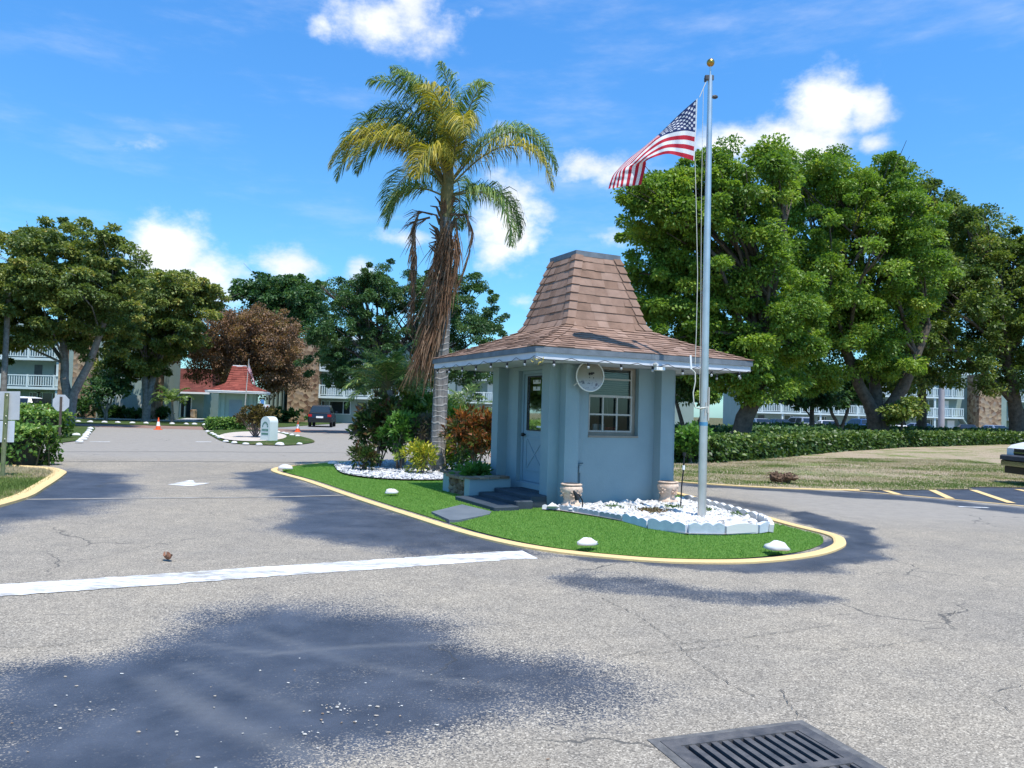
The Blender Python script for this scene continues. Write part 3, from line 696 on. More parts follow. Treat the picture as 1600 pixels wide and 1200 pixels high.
# ------------------------------------------------------------------ lawns
def lawn_mesh(name, poly, m, zf, step):
    x0, x1 = min(p[0] for p in poly), max(p[0] for p in poly); y0, y1 = min(p[1] for p in poly), max(p[1] for p in poly)
    ax, ay = np.arange(x0 - step, x1 + step * 2, step), np.arange(y0 - step, y1 + step * 2, step)
    x, y = np.meshgrid(ax, ay); x, y = x.ravel(), y.ravel(); ins = pip(x, y, poly); idx = np.arange(len(x)).reshape(len(ay), len(ax))
    F = np.stack([idx[:-1, :-1], idx[:-1, 1:], idx[1:, 1:], idx[1:, :-1]], -1).reshape(-1, 4); F = F[ins[F].any(1)]
    bd = np.unique(F.ravel()); bd = bd[~ins[bd]]
    if len(bd):
        bx, by = x[bd], y[bd]; best = np.full(len(bd), 1e9); qx, qy = bx.copy(), by.copy()
        for k in range(len(poly)):
            a, b_ = poly[k], poly[(k + 1) % len(poly)]; ex, ey = b_[0] - a[0], b_[1] - a[1]
            t = np.clip(((bx - a[0]) * ex + (by - a[1]) * ey) / (ex * ex + ey * ey + 1e-12), 0, 1); px, py = a[0] + ex * t, a[1] + ey * t
            d = (px - bx) ** 2 + (py - by) ** 2; k2 = d < best; best = np.where(k2, d, best); qx = np.where(k2, px, qx); qy = np.where(k2, py, qy)
        x[bd], y[bd] = qx, qy
    o = npmesh(name, np.stack([x, y, zf(x, y)], 1), F, None, m, smooth=True); return tag(o, kind='structure')
def berm(x, y):
    """the mound right of the exit lane"""
    e = np.interp(x, [p[0] for p in LAWN_E], [p[1] for p in LAWN_E]); d = y - e
    t = np.clip(d / (7 + .25 * np.clip(x - 4, 0, 40)), 0, 1)
    return .015 + (t * t * (3 - 2 * t)) * np.clip(.015 * (x - 6), .02, .55) + .03 * (fbm(x * .8, y * .8, 6) - .5) * np.clip(d, 0, 1)
RLAWN = [p for p in LAWN_E] + [(60, 26), (60, 60), (45, 60), (4.5, 40), (2.0, 30), (2.2, 26)]
lawn_mesh('lawn', RLAWN, M_DRY, berm, .3)
def lz(x, y): return .02 + .05 * np.clip(pdist(x, y, LKERB, False) / 1.5 - .1, 0, 1)
LLAWN = [p for p in LKERB] + [(-40, -8)]
lawn_mesh('verge_lawn', LLAWN, M_DRY, lz, .3)
FARL = [(-40, 26.2), (-17.0, 27.2), (-16.25, 28.2), (-16.7, 30.3), (-19.0, 35.2), (-22.9, 43), (-24.6, 46), (-28, 48), (-40, 48.2)]
lawn_mesh('corner_lawn', FARL, M_LAWN, lambda x, y: .03 + 0 * x, .6)
FISL = smooth_poly([g(*p)[:2] for p in [(324, 676), (333, 683), (348, 690), (372, 694), (410, 696), (450, 696.5), (478, 694), (492, 690.5), (480, 685), (455, 679.5), (430, 675.5), (400, 672), (350, 672)]], 3)
lawn_mesh('far_island', FISL, M_LAWN, lambda x, y: .03 + .05 * np.clip(pdist(x, y, FISL) / 1.0, 0, 1), .35)
sheet('far_gravel', [g(395 + 53 * math.cos(a), 681.5 + 7.5 * math.sin(a), .09)[:2] for a in np.linspace(0, 6.28, 28)[:-1]], .09, mottled((0.42, 0.36, 0.30), (0.55, 0.48, 0.42), 5, name='pink_gravel'))
# beyond the second street
st2 = MB(); st2.add([(-70, 44.5, .004), (-4, 47, .004), (-4, 53.5, .004), (-28, 51.5, .004), (-70, 51.2, .004)], [(0, 1, 2, 3, 4)]); tag(st2.build('brick_street', M_BRICKRD), kind='structure')
lw = MB(); lw.add([(-90, 51.4, .02), (-28, 51.4, .02), (-17.5, 56, .02), (-16.5, 57, .02), (-16.5, 100, .02), (-90, 100, .02)], [(0, 1, 2, 3, 4, 5)]); tag(lw.build('court_lawn', M_LAWN), kind='structure')
lw = MB(); lw.add([(-16.5, 48, -.002), (45, 48, -.002), (70, 120, -.002), (-16.5, 120, -.002)], [(0, 1, 2, 3)]); tag(lw.build('parking_lot', mottled((0.2, 0.195, 0.19), (0.27, 0.262, 0.25), .6, name='grey_asphalt')), kind='structure')
lw = MB(); lw.add([(-13.5, 66, .03), (16, 68, .03), (16, 74, .03), (-13.5, 74, .03)], [(0, 1, 2, 3)]); tag(lw.build('strip_lawn', M_LAWN), kind='structure')
cw = MB(); cw.add([(-28.2, 64, .035), (-26.6, 64, .035), (-30.5, 78, .035), (-32.5, 78, .035)], [(0, 1, 2, 3)]); tag(cw.build('footpath', M_CONC), kind='structure')
cw = MB(); cw.box(-40, -25.0, 64.0, 64.6, .0, .12); tag(cw.build('courtyard_kerb', M_CONC), kind='structure')
kb2 = MB(); kb2.box(-11.9, -7.6, 58.4, 58.7, 0, .16); tag(kb2.build('wheel_stop', M_WHITE), 'long white concrete bar at the far parking edge beside the dark hatchback', 'wheel stop')
blades('lawn_grass', RLAWN, 150000, .036, .012, M_BLADE, berm, (), 8, box=(2.6, 18, 17, 31), dens=lambda x, y: np.clip(1.9 - 2.2 * fbm(x * .6, y * .6, 31), .08, 1), tone=lambda x, y: (fbm(x * .45, y * .9, 77, 5) - .5) * 2.6 + .42 + .05 * np.clip(berm(x, y) * 8, 0, 5))
blades('verge_grass', LLAWN, 90000, .05, .010, M_BLADE, lz, (), 9, box=(-13.5, -7.4, 10.5, 18), tone=lambda x, y: (fbm(x * .8, y * .8, 78, 5) - .5) * 2.2 + .36)

# crumbs of stone and dead leaf scattered on the sealed patch
r_ = np.random.default_rng(77); P_ = []
for (px, py, n, s_) in ((525, 1108, 26, .07), (480, 1146, 6, .03), (560, 1125, 14, .2), (620, 1120, 30, .6), (300, 1135, 40, .8), (120, 1110, 14, .4), (700, 1060, 10, .4)):
    c = g(px, py)
    for i in range(n): P_.append((c.x + r_.normal(0, s_), c.y + r_.normal(0, s_ * .7)))
cb = MB(); rg_ = random.Random(5)
for (x, y) in P_: k = rg_.uniform(.0015, .0065); cb.ball((x, y, .006), (k * rg_.uniform(1, 2.2), k, k * .6), 5, 4, rg_.random(), .3, rg_)
tag(cb.build('road_crumbs', rndmat('crumb', [(0, (.22, .15, .10)), (.4, (.42, .38, .32)), (1, (.6, .58, .54))], .9)), 'pale crumbs of stone and dead leaf on the dark sealed asphalt', kind='stuff')

# ================================================================== THE BOOTH
def roof_face_uv(k, a, b_):  # k-th side of a square: maps (along, out) to local x, y
    return {0: (a, -b_), 1: (b_, a), 2: (-a, b_), 3: (-b_, -a)}[k]

def booth_roof(rg, prof, courses, tabw, lip):
    """prof: list of (half width, z) from eave to top; each side gets overlapping courses of separate shingles"""
    mb = MB(); hs = [p[0] for p in prof]; zs = [p[1] for p in prof]
    L = [0]
    for i in range(1, len(prof)): L.append(L[-1] + math.hypot(hs[i] - hs[i - 1], zs[i] - zs[i - 1]))
    cuts = []
    for (s0, s1, n) in courses:
        for i in range(n): cuts.append((s0 + (s1 - s0) * i / n, s0 + (s1 - s0) * (i + 1) / n))
    def hz(s): return float(np.interp(s, L, hs)), float(np.interp(s, L, zs))
    for k in range(4):
        for (s0, s1) in cuts:
            h0, z0_ = hz(s0); h1, z1_ = hz(min(s1 + .012, L[-1]))
            d = Vector((-(z1_ - z0_), 0, 0)); sl_ = math.hypot(h1 - h0, z1_ - z0_); nx_, nz_ = (z1_ - z0_) / sl_, (h0 - h1) / sl_
            a = -h0 - rg.uniform(0, tabw)
            while a < h0:
                b_ = a + tabw * rg.uniform(.7, 1.25); lo = max(a, -h0); hi = min(b_, h0); a = b_
                if hi - lo < .01: continue
                lp = lip * rg.uniform(.7, 1.5); e = rg.uniform(-.006, .006) * (lip / .012)
                lo1, hi1 = max(-h1, min(h1, lo * (h1 / h0) if abs(lo) >= h0 - 1e-6 else lo)), max(-h1, min(h1, hi * (h1 / h0) if abs(hi) >= h0 - 1e-6 else hi))
                if hi1 - lo1 < .004: continue
                o0, q0 = h0 + nx_ * lp, z0_ + nz_ * lp + e; o1, q1 = h1 + nx_ * .002, z1_ + nz_ * .002
                v = [(*roof_face_uv(k, lo, o0), q0), (*roof_face_uv(k, hi, o0), q0), (*roof_face_uv(k, hi1, o1), q1), (*roof_face_uv(k, lo1, o1), q1),
                     (*roof_face_uv(k, lo, h0 - .004), z0_), (*roof_face_uv(k, hi, h0 - .004), z0_)]
                mb.add(v, [(0, 1, 2, 3), (4, 5, 1, 0)], rg.random())
    # hip caps
    for k in range(4):
        sx_, sy_ = [(-1, -1), (1, -1), (1, 1), (-1, 1)][k]
        for (s0, s1) in cuts:
            h0, z0_ = hz(s0); h1, z1_ = hz(min(s1 + .02, L[-1])); w_ = tabw * .66
            t = .031 * lip / .012
            def pt(h, z, o): return (sx_ * (h + o), sy_ * (h + o), z + o * .6)
            steep = abs(z1_ - z0_) > abs(h1 - h0)
            ex0, ex1 = (t, t * .35)
            def side(h, z, o, ax):  # slides along a side away from the corner
                return (sx_ * (h + o * .8 - (w_ if ax == 0 else 0)), sy_ * (h + o * .8 - (w_ if ax == 1 else 0)), z + o * .5)
            A0, B0, C0 = side(h0, z0_, ex0, 0), pt(h0, z0_, ex0), side(h0, z0_, ex0, 1); A1, B1, C1 = side(h1, z1_, ex1, 0), pt(h1, z1_, ex1), side(h1, z1_, ex1, 1)
            r_ = rg.random(); mb.add([A0, B0, C0, A1, B1, C1, side(h0, z0_, 0, 0), pt(h0, z0_, 0), side(h0, z0_, 0, 1)], [(0, 1, 4, 3), (1, 2, 5, 4), (6, 7, 1, 0), (7, 8, 2, 1)], r_)
    return mb


def square_band(mb, h, z0_, z1_, t):
    """a board of thickness t along the four sides at half width h, butted at the corners"""
    mb.box(-h, h, -h, -h + t, z0_, z1_); mb.box(-h, h, h - t, h, z0_, z1_); mb.box(-h, -h + t, -h + t, h - t, z0_, z1_); mb.box(h - t, h, -h + t, h - t, z0_, z1_)


EH, EZ, BH, BZ, CH, CZ = 2.13, 2.56, .815, 3.105, .452, 4.44
PROF = [(EH, EZ), (1.45, 2.815), (1.12, 2.955), (.86, 3.085), (BH, 3.15), (.64, 3.80), (CH, CZ)]
def make_booth(root, wall, roofm, fasc, flash, near=True):
    rg = random.Random(5)
    Ls = [0]
    for i in range(1, len(PROF)): Ls.append(Ls[-1] + math.hypot(PROF[i][0] - PROF[i - 1][0], PROF[i][1] - PROF[i - 1][1]))
    br = Ls[4]
    rb = booth_roof(rg, PROF, [(0, br - .1, 11 if near else 6), (br - .1, Ls[-1], 9 if near else 8)], .24 if near else .4, .013 if near else .02)
    # deck under the shingles
    for k in range(4):
        for (h0, z0_), (h1, z1_) in zip(PROF, PROF[1:]):
            rb.add([(*roof_face_uv(k, -h0, h0 - .01), z0_ - .012), (*roof_face_uv(k, h0, h0 - .01), z0_ - .012), (*roof_face_uv(k, h1, h1 - .01), z1_ - .012), (*roof_face_uv(k, -h1, h1 - .01), z1_ - .012)], [(0, 1, 2, 3)], .2)
    roof = rb.build('roof', roofm, root)
    c = MB(); square_band(c, CH + .025, CZ - .05, CZ + .045, .06); c.box(-CH + .03, CH - .03, -CH + .03, CH - .03, CZ - .03, CZ + .02); c.build('cap_flashing', flash, roof)
    f = MB(); square_band(f, EH + .012, EZ - .088, EZ - .004, .025); f.build('drip_edge', flash, roof)
    f = MB(); square_band(f, EH - .014, EZ - .185, EZ - .08, .03); f.build('fascia', fasc, roof)
    s = MB(); s.box(-EH + .05, EH - .05, -EH + .05, EH - .05, EZ - .17, EZ - .14); s.build('soffit', M_SOFF if near else fasc, root)
    W0, T, ZT = 1.1, .16, EZ - .172
    m = MB()
    if near:
        wu0, wu1, wz0, wz1 = -.53, .50, 1.2, 2.40
        m.box(-W0, wu0, -W0, -W0 + T, 0, ZT); m.box(wu1, W0, -W0, -W0 + T, 0, ZT); m.box(wu0, wu1, -W0, -W0 + T, 0, wz0)          # window wall (front)
        dv0, dv1, dz0, dz1 = -.56, .42, .30, 2.32
        m.box(-W0, -W0 + T, -W0 + T, dv0, 0, ZT); m.box(-W0, -W0 + T, dv1, W0, 0, ZT); m.box(-W0, -W0 + T, dv0, dv1, dz1, ZT); m.box(-W0, -W0 + T, dv0, dv1, 0, dz0)  # door wall
        m.box(-W0 + T, W0, W0 - T, W0, 0, ZT)
        m.box(W0 - T, W0, -W0 + T, W0 - T, 0, ZT)
    else:
        m.box(-W0, W0, -W0, W0, 0, ZT)
    wb = m.build('wall', wall, root)
    P, Q = .26, .2
    pm = MB()
    for sgn in (-1, 1):
        for (a0, a1) in ((-W0, -W0 + P), (W0 - P, W0)):
            b0, b1 = (sgn * (W0 + Q), sgn * (W0 - .001)) if sgn < 0 else (W0 - .001, W0 + Q)
            for ax in (0, 1):
                pb = MB()
                pb.box(*((a0, a1, b0, b1) if ax == 0 else (b0, b1, a0, a1)), 0, ZT - .002, bev=0)
                pb.build('pilaster', wall, root)
    return roof, wb

booth = thing('guard_booth', 'pale blue guard booth with a flared brown shingle roof on the turf island', 'guard booth', (BC.x, BC.y, .03), BTH)
make_booth(booth, M_WALL, M_SHING, M_FASC, M_FLASH)
W0 = 1.1
fl = MB(); fl.box(-W0 + .16, W0 - .16, -W0 + .16, W0 - .16, .1, .28); fl.build('floor_slab', M_CONC, booth)
# door in its reveal
d0, d1, dz0, dz1, dx = -.56, .42, .30, 2.32, -W0 + .10
fr = MB(); fr.box(dx - .02, dx + .05, d1 - .07, d1 - .002, dz0 + .001, dz1 - .002); fr.box(dx - .02, dx + .05, d0 + .002, d0 + .05, dz0 + .001, dz1 - .002); fr.box(dx - .02, dx + .05, d0 + .05, d1 - .07, dz1 - .06, dz1 - .002)
fr.box(dx - .1, dx + .05, d0 + .05, d1 - .07, dz0 + .001, dz0 + .025)
fr.build('door_frame', M_DOOR, booth)
a0, a1 = d0 + .055, d1 - .075; gz0, gz1, ga0, ga1 = 1.26, 2.2, a0 + .16, a1 - .14
dr = MB(); X0_, X1_ = dx + .0, dx + .04
dr.box(X0_, X1_, a0, ga0, dz0 + .03, dz1 - .065); dr.box(X0_, X1_, ga1, a1, dz0 + .03, dz1 - .065); dr.box(X0_, X1_, ga0, ga1, gz1, dz1 - .065); dr.box(X0_, X1_, ga0, ga1, dz0 + .03, gz0)
pz0, pz1 = .52, 1.12
for q in ((a0 + .1, a1 - .1, pz1 - .035, pz1), (a0 + .1, a1 - .1, pz0, pz0 + .035)): dr.box(X0_ - .012, X0_ - .0005, q[0], q[1], q[2], q[3])
for q in ((a0 + .1, a0 + .135), (a1 - .135, a1 - .1)): dr.box(X0_ - .012, X0_ - .0005, q[0], q[1], pz0 + .035, pz1 - .035)
dr.bar((X0_ - .006, a0 + .135, pz0 + .04), (X0_ - .006, a1 - .135, pz1 - .04), .008, .03); dr.bar((X0_ - .0045, a0 + .135, pz1 - .04), (X0_ - .0045, a1 - .135, pz0 + .04), .007, .03)
door = dr.build('door', M_DOOR, booth)
p = MB(); p.add([(X0_ + .012, ga0, gz0), (X0_ + .012, ga0, gz1), (X0_ + .012, ga1, gz1), (X0_ + .012, ga1, gz0)], [(3, 2, 1, 0)]); p.build('door_glass', M_GLASS, door)
h = MB(); h.box(X0_ - .014, X0_ + .011, ga0 - .02, ga0, gz0 - .02, gz1 + .02); h.box(X0_ - .014, X0_ + .011, ga1, ga1 + .02, gz0 - .02, gz1 + .02); h.box(X0_ - .014, X0_ + .011, ga0, ga1, gz0 - .02, gz0); h.box(X0_ - .014, X0_ + .011, ga0, ga1, gz1, gz1 + .02); h.build('glass_trim', M_BLACK, door)
h = MB(); h.lathe([(.0, -.03), (.03, -.028), (.034, 0), (.03, .022), (.012, .03), (.012, .055)], 12, (0, 0, 0)); o = h.build('door_knob', M_BLACK, door); o.rotation_euler.y = R(90); o.location = (X0_ - .05, a1 - .06, 1.16)
# two rows of small white marks at the top of the door glass and a notice below them
rr = random.Random(2)
for row, z_ in enumerate((2.08, 1.96)):
    h = MB(); y_ = ga1 - .16
    for i in range(7):
        wd = rr.uniform(.018, .03)
        h.box(X0_ + .0095, X0_ + .0115, y_ - wd, y_, z_, z_ + (.07 if rr.random() > .25 else .03)); y_ -= wd + .014
    h.build('glass_mark', M_WHITE, door)
h = MB(); h.box(X0_ + .009, X0_ + .0112, -.3, -.12, 1.3, 1.33); h.build('door_label', M_WHITE, door)
# window, two sashes
wu0, wu1, wz0, wz1 = -.53, .50, 1.2, 2.388; vy = -W0 + .085
wf = MB(); wf.box(wu0, wu0 + .05, vy, vy + .06, wz0, wz1); wf.box(wu1 - .09, wu1 - .03, vy, vy + .06, wz0, wz1); wf.box(wu0 + .05, wu1 - .09, vy, vy + .06, wz0, wz0 + .06); wf.box(wu0 + .05, wu1 - .09, vy, vy + .06, wz1 - .04, wz1); wf.box(wu1 - .03, wu1, vy + .02, vy + .06, wz0, wz1)
window = wf.build('window', M_TAN, booth)
sh = MB(); L0, L1 = wu0 + .05, wu1 - .09
sh.box(L0, L1, vy - .02, vy + .03, 1.86, 1.90); sh.box(L0, L1, vy - .01, vy + .03, 1.262, 1.29); sh.box(L1 - .025, L1, vy - .016, vy + .02, 1.29, 1.86); sh.box(L0, L0 + .02, vy - .016, vy + .02, 1.29, 1.86)
for i in (1, 2):
    x_ = L0 + (L1 - L0 - .02) * i / 3; sh.box(x_ - .012, x_ + .012, vy - .012, vy + .012, 1.29, 1.86)
sh.box(L0 + .02, L1 - .025, vy - .014, vy + .010, 1.552, 1.58); sh.box(L0, L1, vy + .005, vy + .035, 2.165, 2.19); sh.box(L1 - .02, L1, vy + .0, vy + .03, 1.9, 2.165); sh.box(L1 - .02, L1, vy, vy + .03, 2.19, 2.35)
sh.build('sash', M_ALU, window)
p = MB(); p.add([(L0 + .005, vy + .036, 1.263), (L1 - .005, vy + .036, 1.263), (L1 - .005, vy + .036, 2.347), (L0 + .005, vy + .036, 2.347)], [(0, 1, 2, 3)]); p.build('pane', M_GLASS, window)
bd_ = MB(); z_ = 1.93
while z_ < 2.36: bd_.add([(L0, vy + .07, z_), (L1, vy + .07, z_), (L1, vy + .078, z_ + .028), (L0, vy + .078, z_ + .028)], [(0, 1, 2, 3)]); z_ += .036
bd_.box(L0, L1, vy + .066, vy + .09, 1.905, 1.928); bd_.tube([(L0 + .42, vy + .075, 1.9), (L0 + .43, vy + .075, 1.7), (L0 + .46, vy + .075, 1.52)], .005, 5); bd_.build('window_blind', M_BLIND, window)
sl_ = MB(); sl_.box(wu0 - .0, wu1, -W0 - .015, vy - .001, wz0 - .028, wz0 + .004); sl_.build('window_sill', M_TAN, window)
# what stands on the inner sill
def on_booth(name, label, cat, u_, v_, z_, rz=0): return thing(name, label, cat, (*bl(u_, v_)[:2], z_ + .03), BTH + rz)
tb = MB(); tb.box(-.5, .45, vy + .1, vy + .55, 1.17, 1.2); tb.build('desk_top', M_DARKIN, booth)
for i, (u_, nm) in enumerate(((-.28, 'white paper box on the inner window ledge, beside the dark pane edge'), (-.15, 'white paper box on the inner window ledge, next to the red tray'))):
    t = MB(); t.box(-.045, .045, -.03, .03, 0, .20, bev=.006); o = t.build('paper_box', M_WHITE); o.location = (*bl(u_, -W0 + .185)[:2], 1.23); o.rotation_euler.z = BTH + .1 * i; tag(o, nm, 'box', 'boxes inside the booth window')
t = MB(); t.box(-.11, .11, -.08, .08, 0, .008); [t.box(*q) for q in ((-.11, .11, -.08, -.072, .008, .15), (-.11, .11, .072, .08, .008, .1), (-.11, -.102, -.072, .072, .008, .1), (.102, .11, -.072, .072, .008, .1))]
o = t.build('red_tray', M_RED); o.location = (*bl(.03, -W0 + .24)[:2], 1.23); o.rotation_euler.z = BTH; tag(o, 'red tray on the ledge inside the booth window', 'tray')
# electrical box and conduit on the front wall
e = MB(); e.box(-.73, -.665, -W0 - .07, -W0 - .0005, .58, .70, bev=.008); eb = e.build('outlet_box', M_WALL, booth)
e = MB(); e.tube([(-.7, -W0 - .035, .58), (-.7, -W0 - .035, .05)], .014, 8); e.tube([(-.75, -W0 - .03, .72), (-.70, -W0 - .04, .735), (-.65, -W0 - .06, .74)], .012, 6); e.tube([(-.77, -W0 - .04, .62), (-.735, -W0 - .04, .63)], .016, 6); e.build('conduit', mottled((0.09, 0.15, 0.185), (0.12, 0.19, 0.23), 3, name='conduit_paint'), eb)

# steps, wide and low, out of line with the door
stp = thing('entrance_steps', 'three dark blue painted steps up to the booth door', 'steps', (*bl(-1.7, -.5)[:2], .03), BTH)
def stepbox(u0, u1, v0, v1, z0_, z1_):
    q = MB(); q.box(u0 + 1.7, u1 + 1.7, v0 + .5, v1 + .5, z0_, z1_, bev=.02); q.build('step', M_STEP, stp)
stepbox(-2.40, -1.96, -1.42, .17, -.02, .09); stepbox(-1.96, -1.66, -1.32, .17, -.02, .155); stepbox(-1.66, -1.345, -1.2, .17, -.02, .22); 
q = MB(); q.box(-1.345 + 1.7, -1.105 + 1.7, -.82 + .5, .17 + .5, -.02, .222); q.build('landing', M_STEP, stp)

# planter box beside the steps
pl = thing('planter_box', 'low blue planter with a rough stone front and brown coping beside the steps', 'planter', (*bl(-1.7, .9)[:2], .0), BTH)
def pbx(name, m_, u0, u1, v0, v1, z0_, z1_, bev=0): q = MB(); q.box(u0 + 1.7, u1 + 1.7, v0 - .9, v1 - .9, z0_, z1_, bev=bev); return q.build(name, m_, pl)
pbx('end_wall', M_WALL, -2.12, -1.32, .19, .42, -.02, .40); pbx('end_wall', M_WALL, -2.05, -1.32, 1.32, 1.62, -.02, .40)
q = MB(); rr = random.Random(4)
for i in range(34):
    v_, z_ = rr.uniform(.44, 1.3), rr.uniform(.02, .36); q.ball((-2.02 + 1.7, v_ - .9, z_), (.04, rr.uniform(.06, .12), rr.uniform(.04, .08)), 7, 5, rr.random(), .25, rr)
q.box(-2.03 + 1.7, -1.8 + 1.7, .421 - .9, 1.319 - .9, -.02, .36, .3); q.build('stone_front', M_STONE, pl)
q = MB()
for (u0, u1, v0, v1) in ((-2.15, -1.34, .16, .44), (-2.1, -1.34, 1.3, 1.66), (-2.13, -1.86, .44, 1.3)):
    n_ = 4
    for i in range(n_):
        if u1 - u0 > v1 - v0: a_, b_ = u0 + (u1 - u0) * i / n_, u0 + (u1 - u0) * (i + 1) / n_ - .012; q.box(a_ + 1.7, b_ + 1.7, v0 - .9 + rr.uniform(-.02, .02), v1 - .9 + rr.uniform(-.02, .02), .402, .402 + rr.uniform(.025, .045), rr.random(), .01)
        else: a_, b_ = v0 + (v1 - v0) * i / n_, v0 + (v1 - v0) * (i + 1) / n_ - .012; q.box(u0 + 1.7 + rr.uniform(-.02, .02), u1 + 1.7, a_ - .9, b_ - .9, .362, .40 + rr.uniform(.0, .03), rr.random(), .01)
q.build('coping', M_STONE, pl)
pbx('soil', mottled((0.03, 0.022, 0.016), (0.06, 0.045, 0.03), 12, name='soil'), -1.8, -1.33, .42, 1.32, 0, .33)

# round disc, floodlight and string lights under the eave
mr = on_booth('round_reflector', 'round white-rimmed disc with dark blotches hanging under the eave by the booth window', 'reflector', -.735, -1.45, 2.19)
def disc_fn(nt, b):
    o = nt.obj(); sp = nt.new('ShaderNodeSeparateXYZ'); nt.l.new(o, sp.inputs[0])
    base = nt.ramp(nt.smooth(sp.outputs[2], -.16, .02), [(0, (0.34, 0.39, 0.46)), (1, (0.27, 0.25, 0.20))])
    bl_ = nt.math('MULTIPLY', nt.smooth(nt.noise(o, 15, 3, .6), .53, .56), nt.math('SUBTRACT', 1, nt.smooth(nt.math('ABSOLUTE', nt.math('ADD', sp.outputs[2], .125)), .03, .075)))
    nt.l.new(nt.mix(bl_, base, (0.1, 0.12, 0.17)), b.inputs['Base Color'])
q = MB(); q.lathe([(.222, -.006), (.2, .012), (.14, .03), (.07, .042), (.004, .047)], 40); o = q.build('disc_face', mat('disc_face', (.4, .38, .32), .45, 0, .4, disc_fn), mr); o.rotation_euler.x = R(90)
o.data.transform(Matrix.Rotation(R(90), 4, 'X')); o.rotation_euler.x = 0
q = MB(); n_ = 40
ring = [(.225 * math.cos(6.2832 * i / n_), 0, .225 * math.sin(6.2832 * i / n_)) for i in range(n_ + 1)]; q.tube(ring, .011, 8, caps=False); q.build('disc_rim', M_WHITE, mr)
q = MB(); q.ball((0, -.05, .035), (.026, .014, .02), 8, 6); q.ball((-.035, -.047, .03), (.016, .012, .022), 8, 6); q.ball((.028, -.048, .045), (.02, .008, .014), 8, 6); q.ball((.035, -.04, -.025), (.01, .008, .012), 6, 5); q.ball((-.03, -.04, -.02), (.01, .008, .012), 6, 5); q.box(-.04, .04, -.036, -.03, -.03, .05); q.build('disc_boss', M_BLACK, mr)
q = MB(); q.tube([(0, .0, 0), (0, .18, .05), (0, .22, .2)], .014, 8); q.build('bracket', M_ALU, mr); q = MB(); q.tube([(-.2, 0, -.1), (-.26, .01, -.15)], .012, 6); q.build('side_arm', M_ALU, mr)
mr.rotation_euler.z = BTH - .12; mr.scale = (1.1, 1.1, 1.1)

fd = on_booth('flood_light', 'white wall floodlight with a motion sensor fixed to the booth fascia', 'floodlight', .10, -2.16, 2.335)
q = MB(); q.ball((-.1, -.04, .06), (.045, .045, .045), 10, 8); q.build('sensor', M_ALU, fd)
q = MB(); q.prism([(-.1, -.09), (.1, -.09), (.14, -.02), (.1, .03), (-.1, .03)], -.035, .02); q.build('lamp_head', M_WHITE, fd)
q = MB(); q.box(-.09, .09, -.08, .02, -.045, -.036); q.build('lamp_lens', mat('lens', (.75, .68, .5), .3), fd)
q = MB(); q.box(-.03, .03, .03, .1, -.02, .09); q.build('mount', M_WHITE, fd); fd.scale = (.85, .85, .85)

sb = on_booth('string_lights', 'string of small bulbs on a thin black cable hung along the booth eaves', 'string lights', 0, 0, 0)
q = MB(); bulbs = []; rr = random.Random(3)
for k in range(4):
    prev = None; n_ = 7
    for i in range(n_ + 1):
        a = -EH + 2 * EH * i / n_; p_ = Vector((*roof_face_uv(k, a, EH + .02), EZ - .155 + rr.uniform(-.01, .01)))
        if prev is not None:
            md = prev.lerp(p_, .5) + Vector((0, 0, -rr.uniform(.035, .06))); q.tube([prev, prev.lerp(md, .5) + Vector((0, 0, -.02)), md, md.lerp(p_, .5) + Vector((0, 0, -.02)), p_], .005, 4, caps=False); bulbs.append(md)
        prev = p_
q.build('cable', M_BLACK, sb)
mbulb = mat('frosted_bulb', (0.36, 0.37, 0.37), .2, 0, .5)
s0 = MB(); s0.lathe([(.013, 0), (.02, -.008), (.02, -.045), (.017, -.05)], 8); b0 = MB(); b0.lathe([(.011, -.05), (.019, -.057), (.021, -.075), (.017, -.09), (.004, -.096)], 10)
first = None
for p_ in bulbs:
    if first is None:
        o = s0.build('lamp_socket', M_BLACK, sb, p_); o2 = b0.build('bulb', mbulb, o); first = (o, o2)
    else:
        o = first[0].copy(); COL.objects.link(o); o.location = p_; o2 = first[1].copy(); COL.objects.link(o2); o2.parent = o
# little yellow wasp-coloured leaf sprig caught at the eave corner
q = MB(); rr = random.Random(9)
for i in range(9):
    a = rr.uniform(0, 6.28); c_ = Vector((rr.uniform(-.09, .12), rr.uniform(-.02, .02), rr.uniform(-.03, .03))); q.add([c_, c_ + Vector((.02 * math.cos(a), .015, .02 * math.sin(a))), c_ + Vector((.05 * math.cos(a), .0, .05 * math.sin(a))), c_ + Vector((.02 * math.cos(a + .9), -.015, .02 * math.sin(a + .9)))], [(0, 1, 2, 3)])
o = q.build('dry_sprig', mat('yellow_leaf', (.42, .33, .06), .8)); o.location = (*bl(-EH + .06, -EH + .02)[:2], EZ - .19); tag(o, 'yellow dry leaf sprig caught on the cable at the booth eave corner', 'sprig')

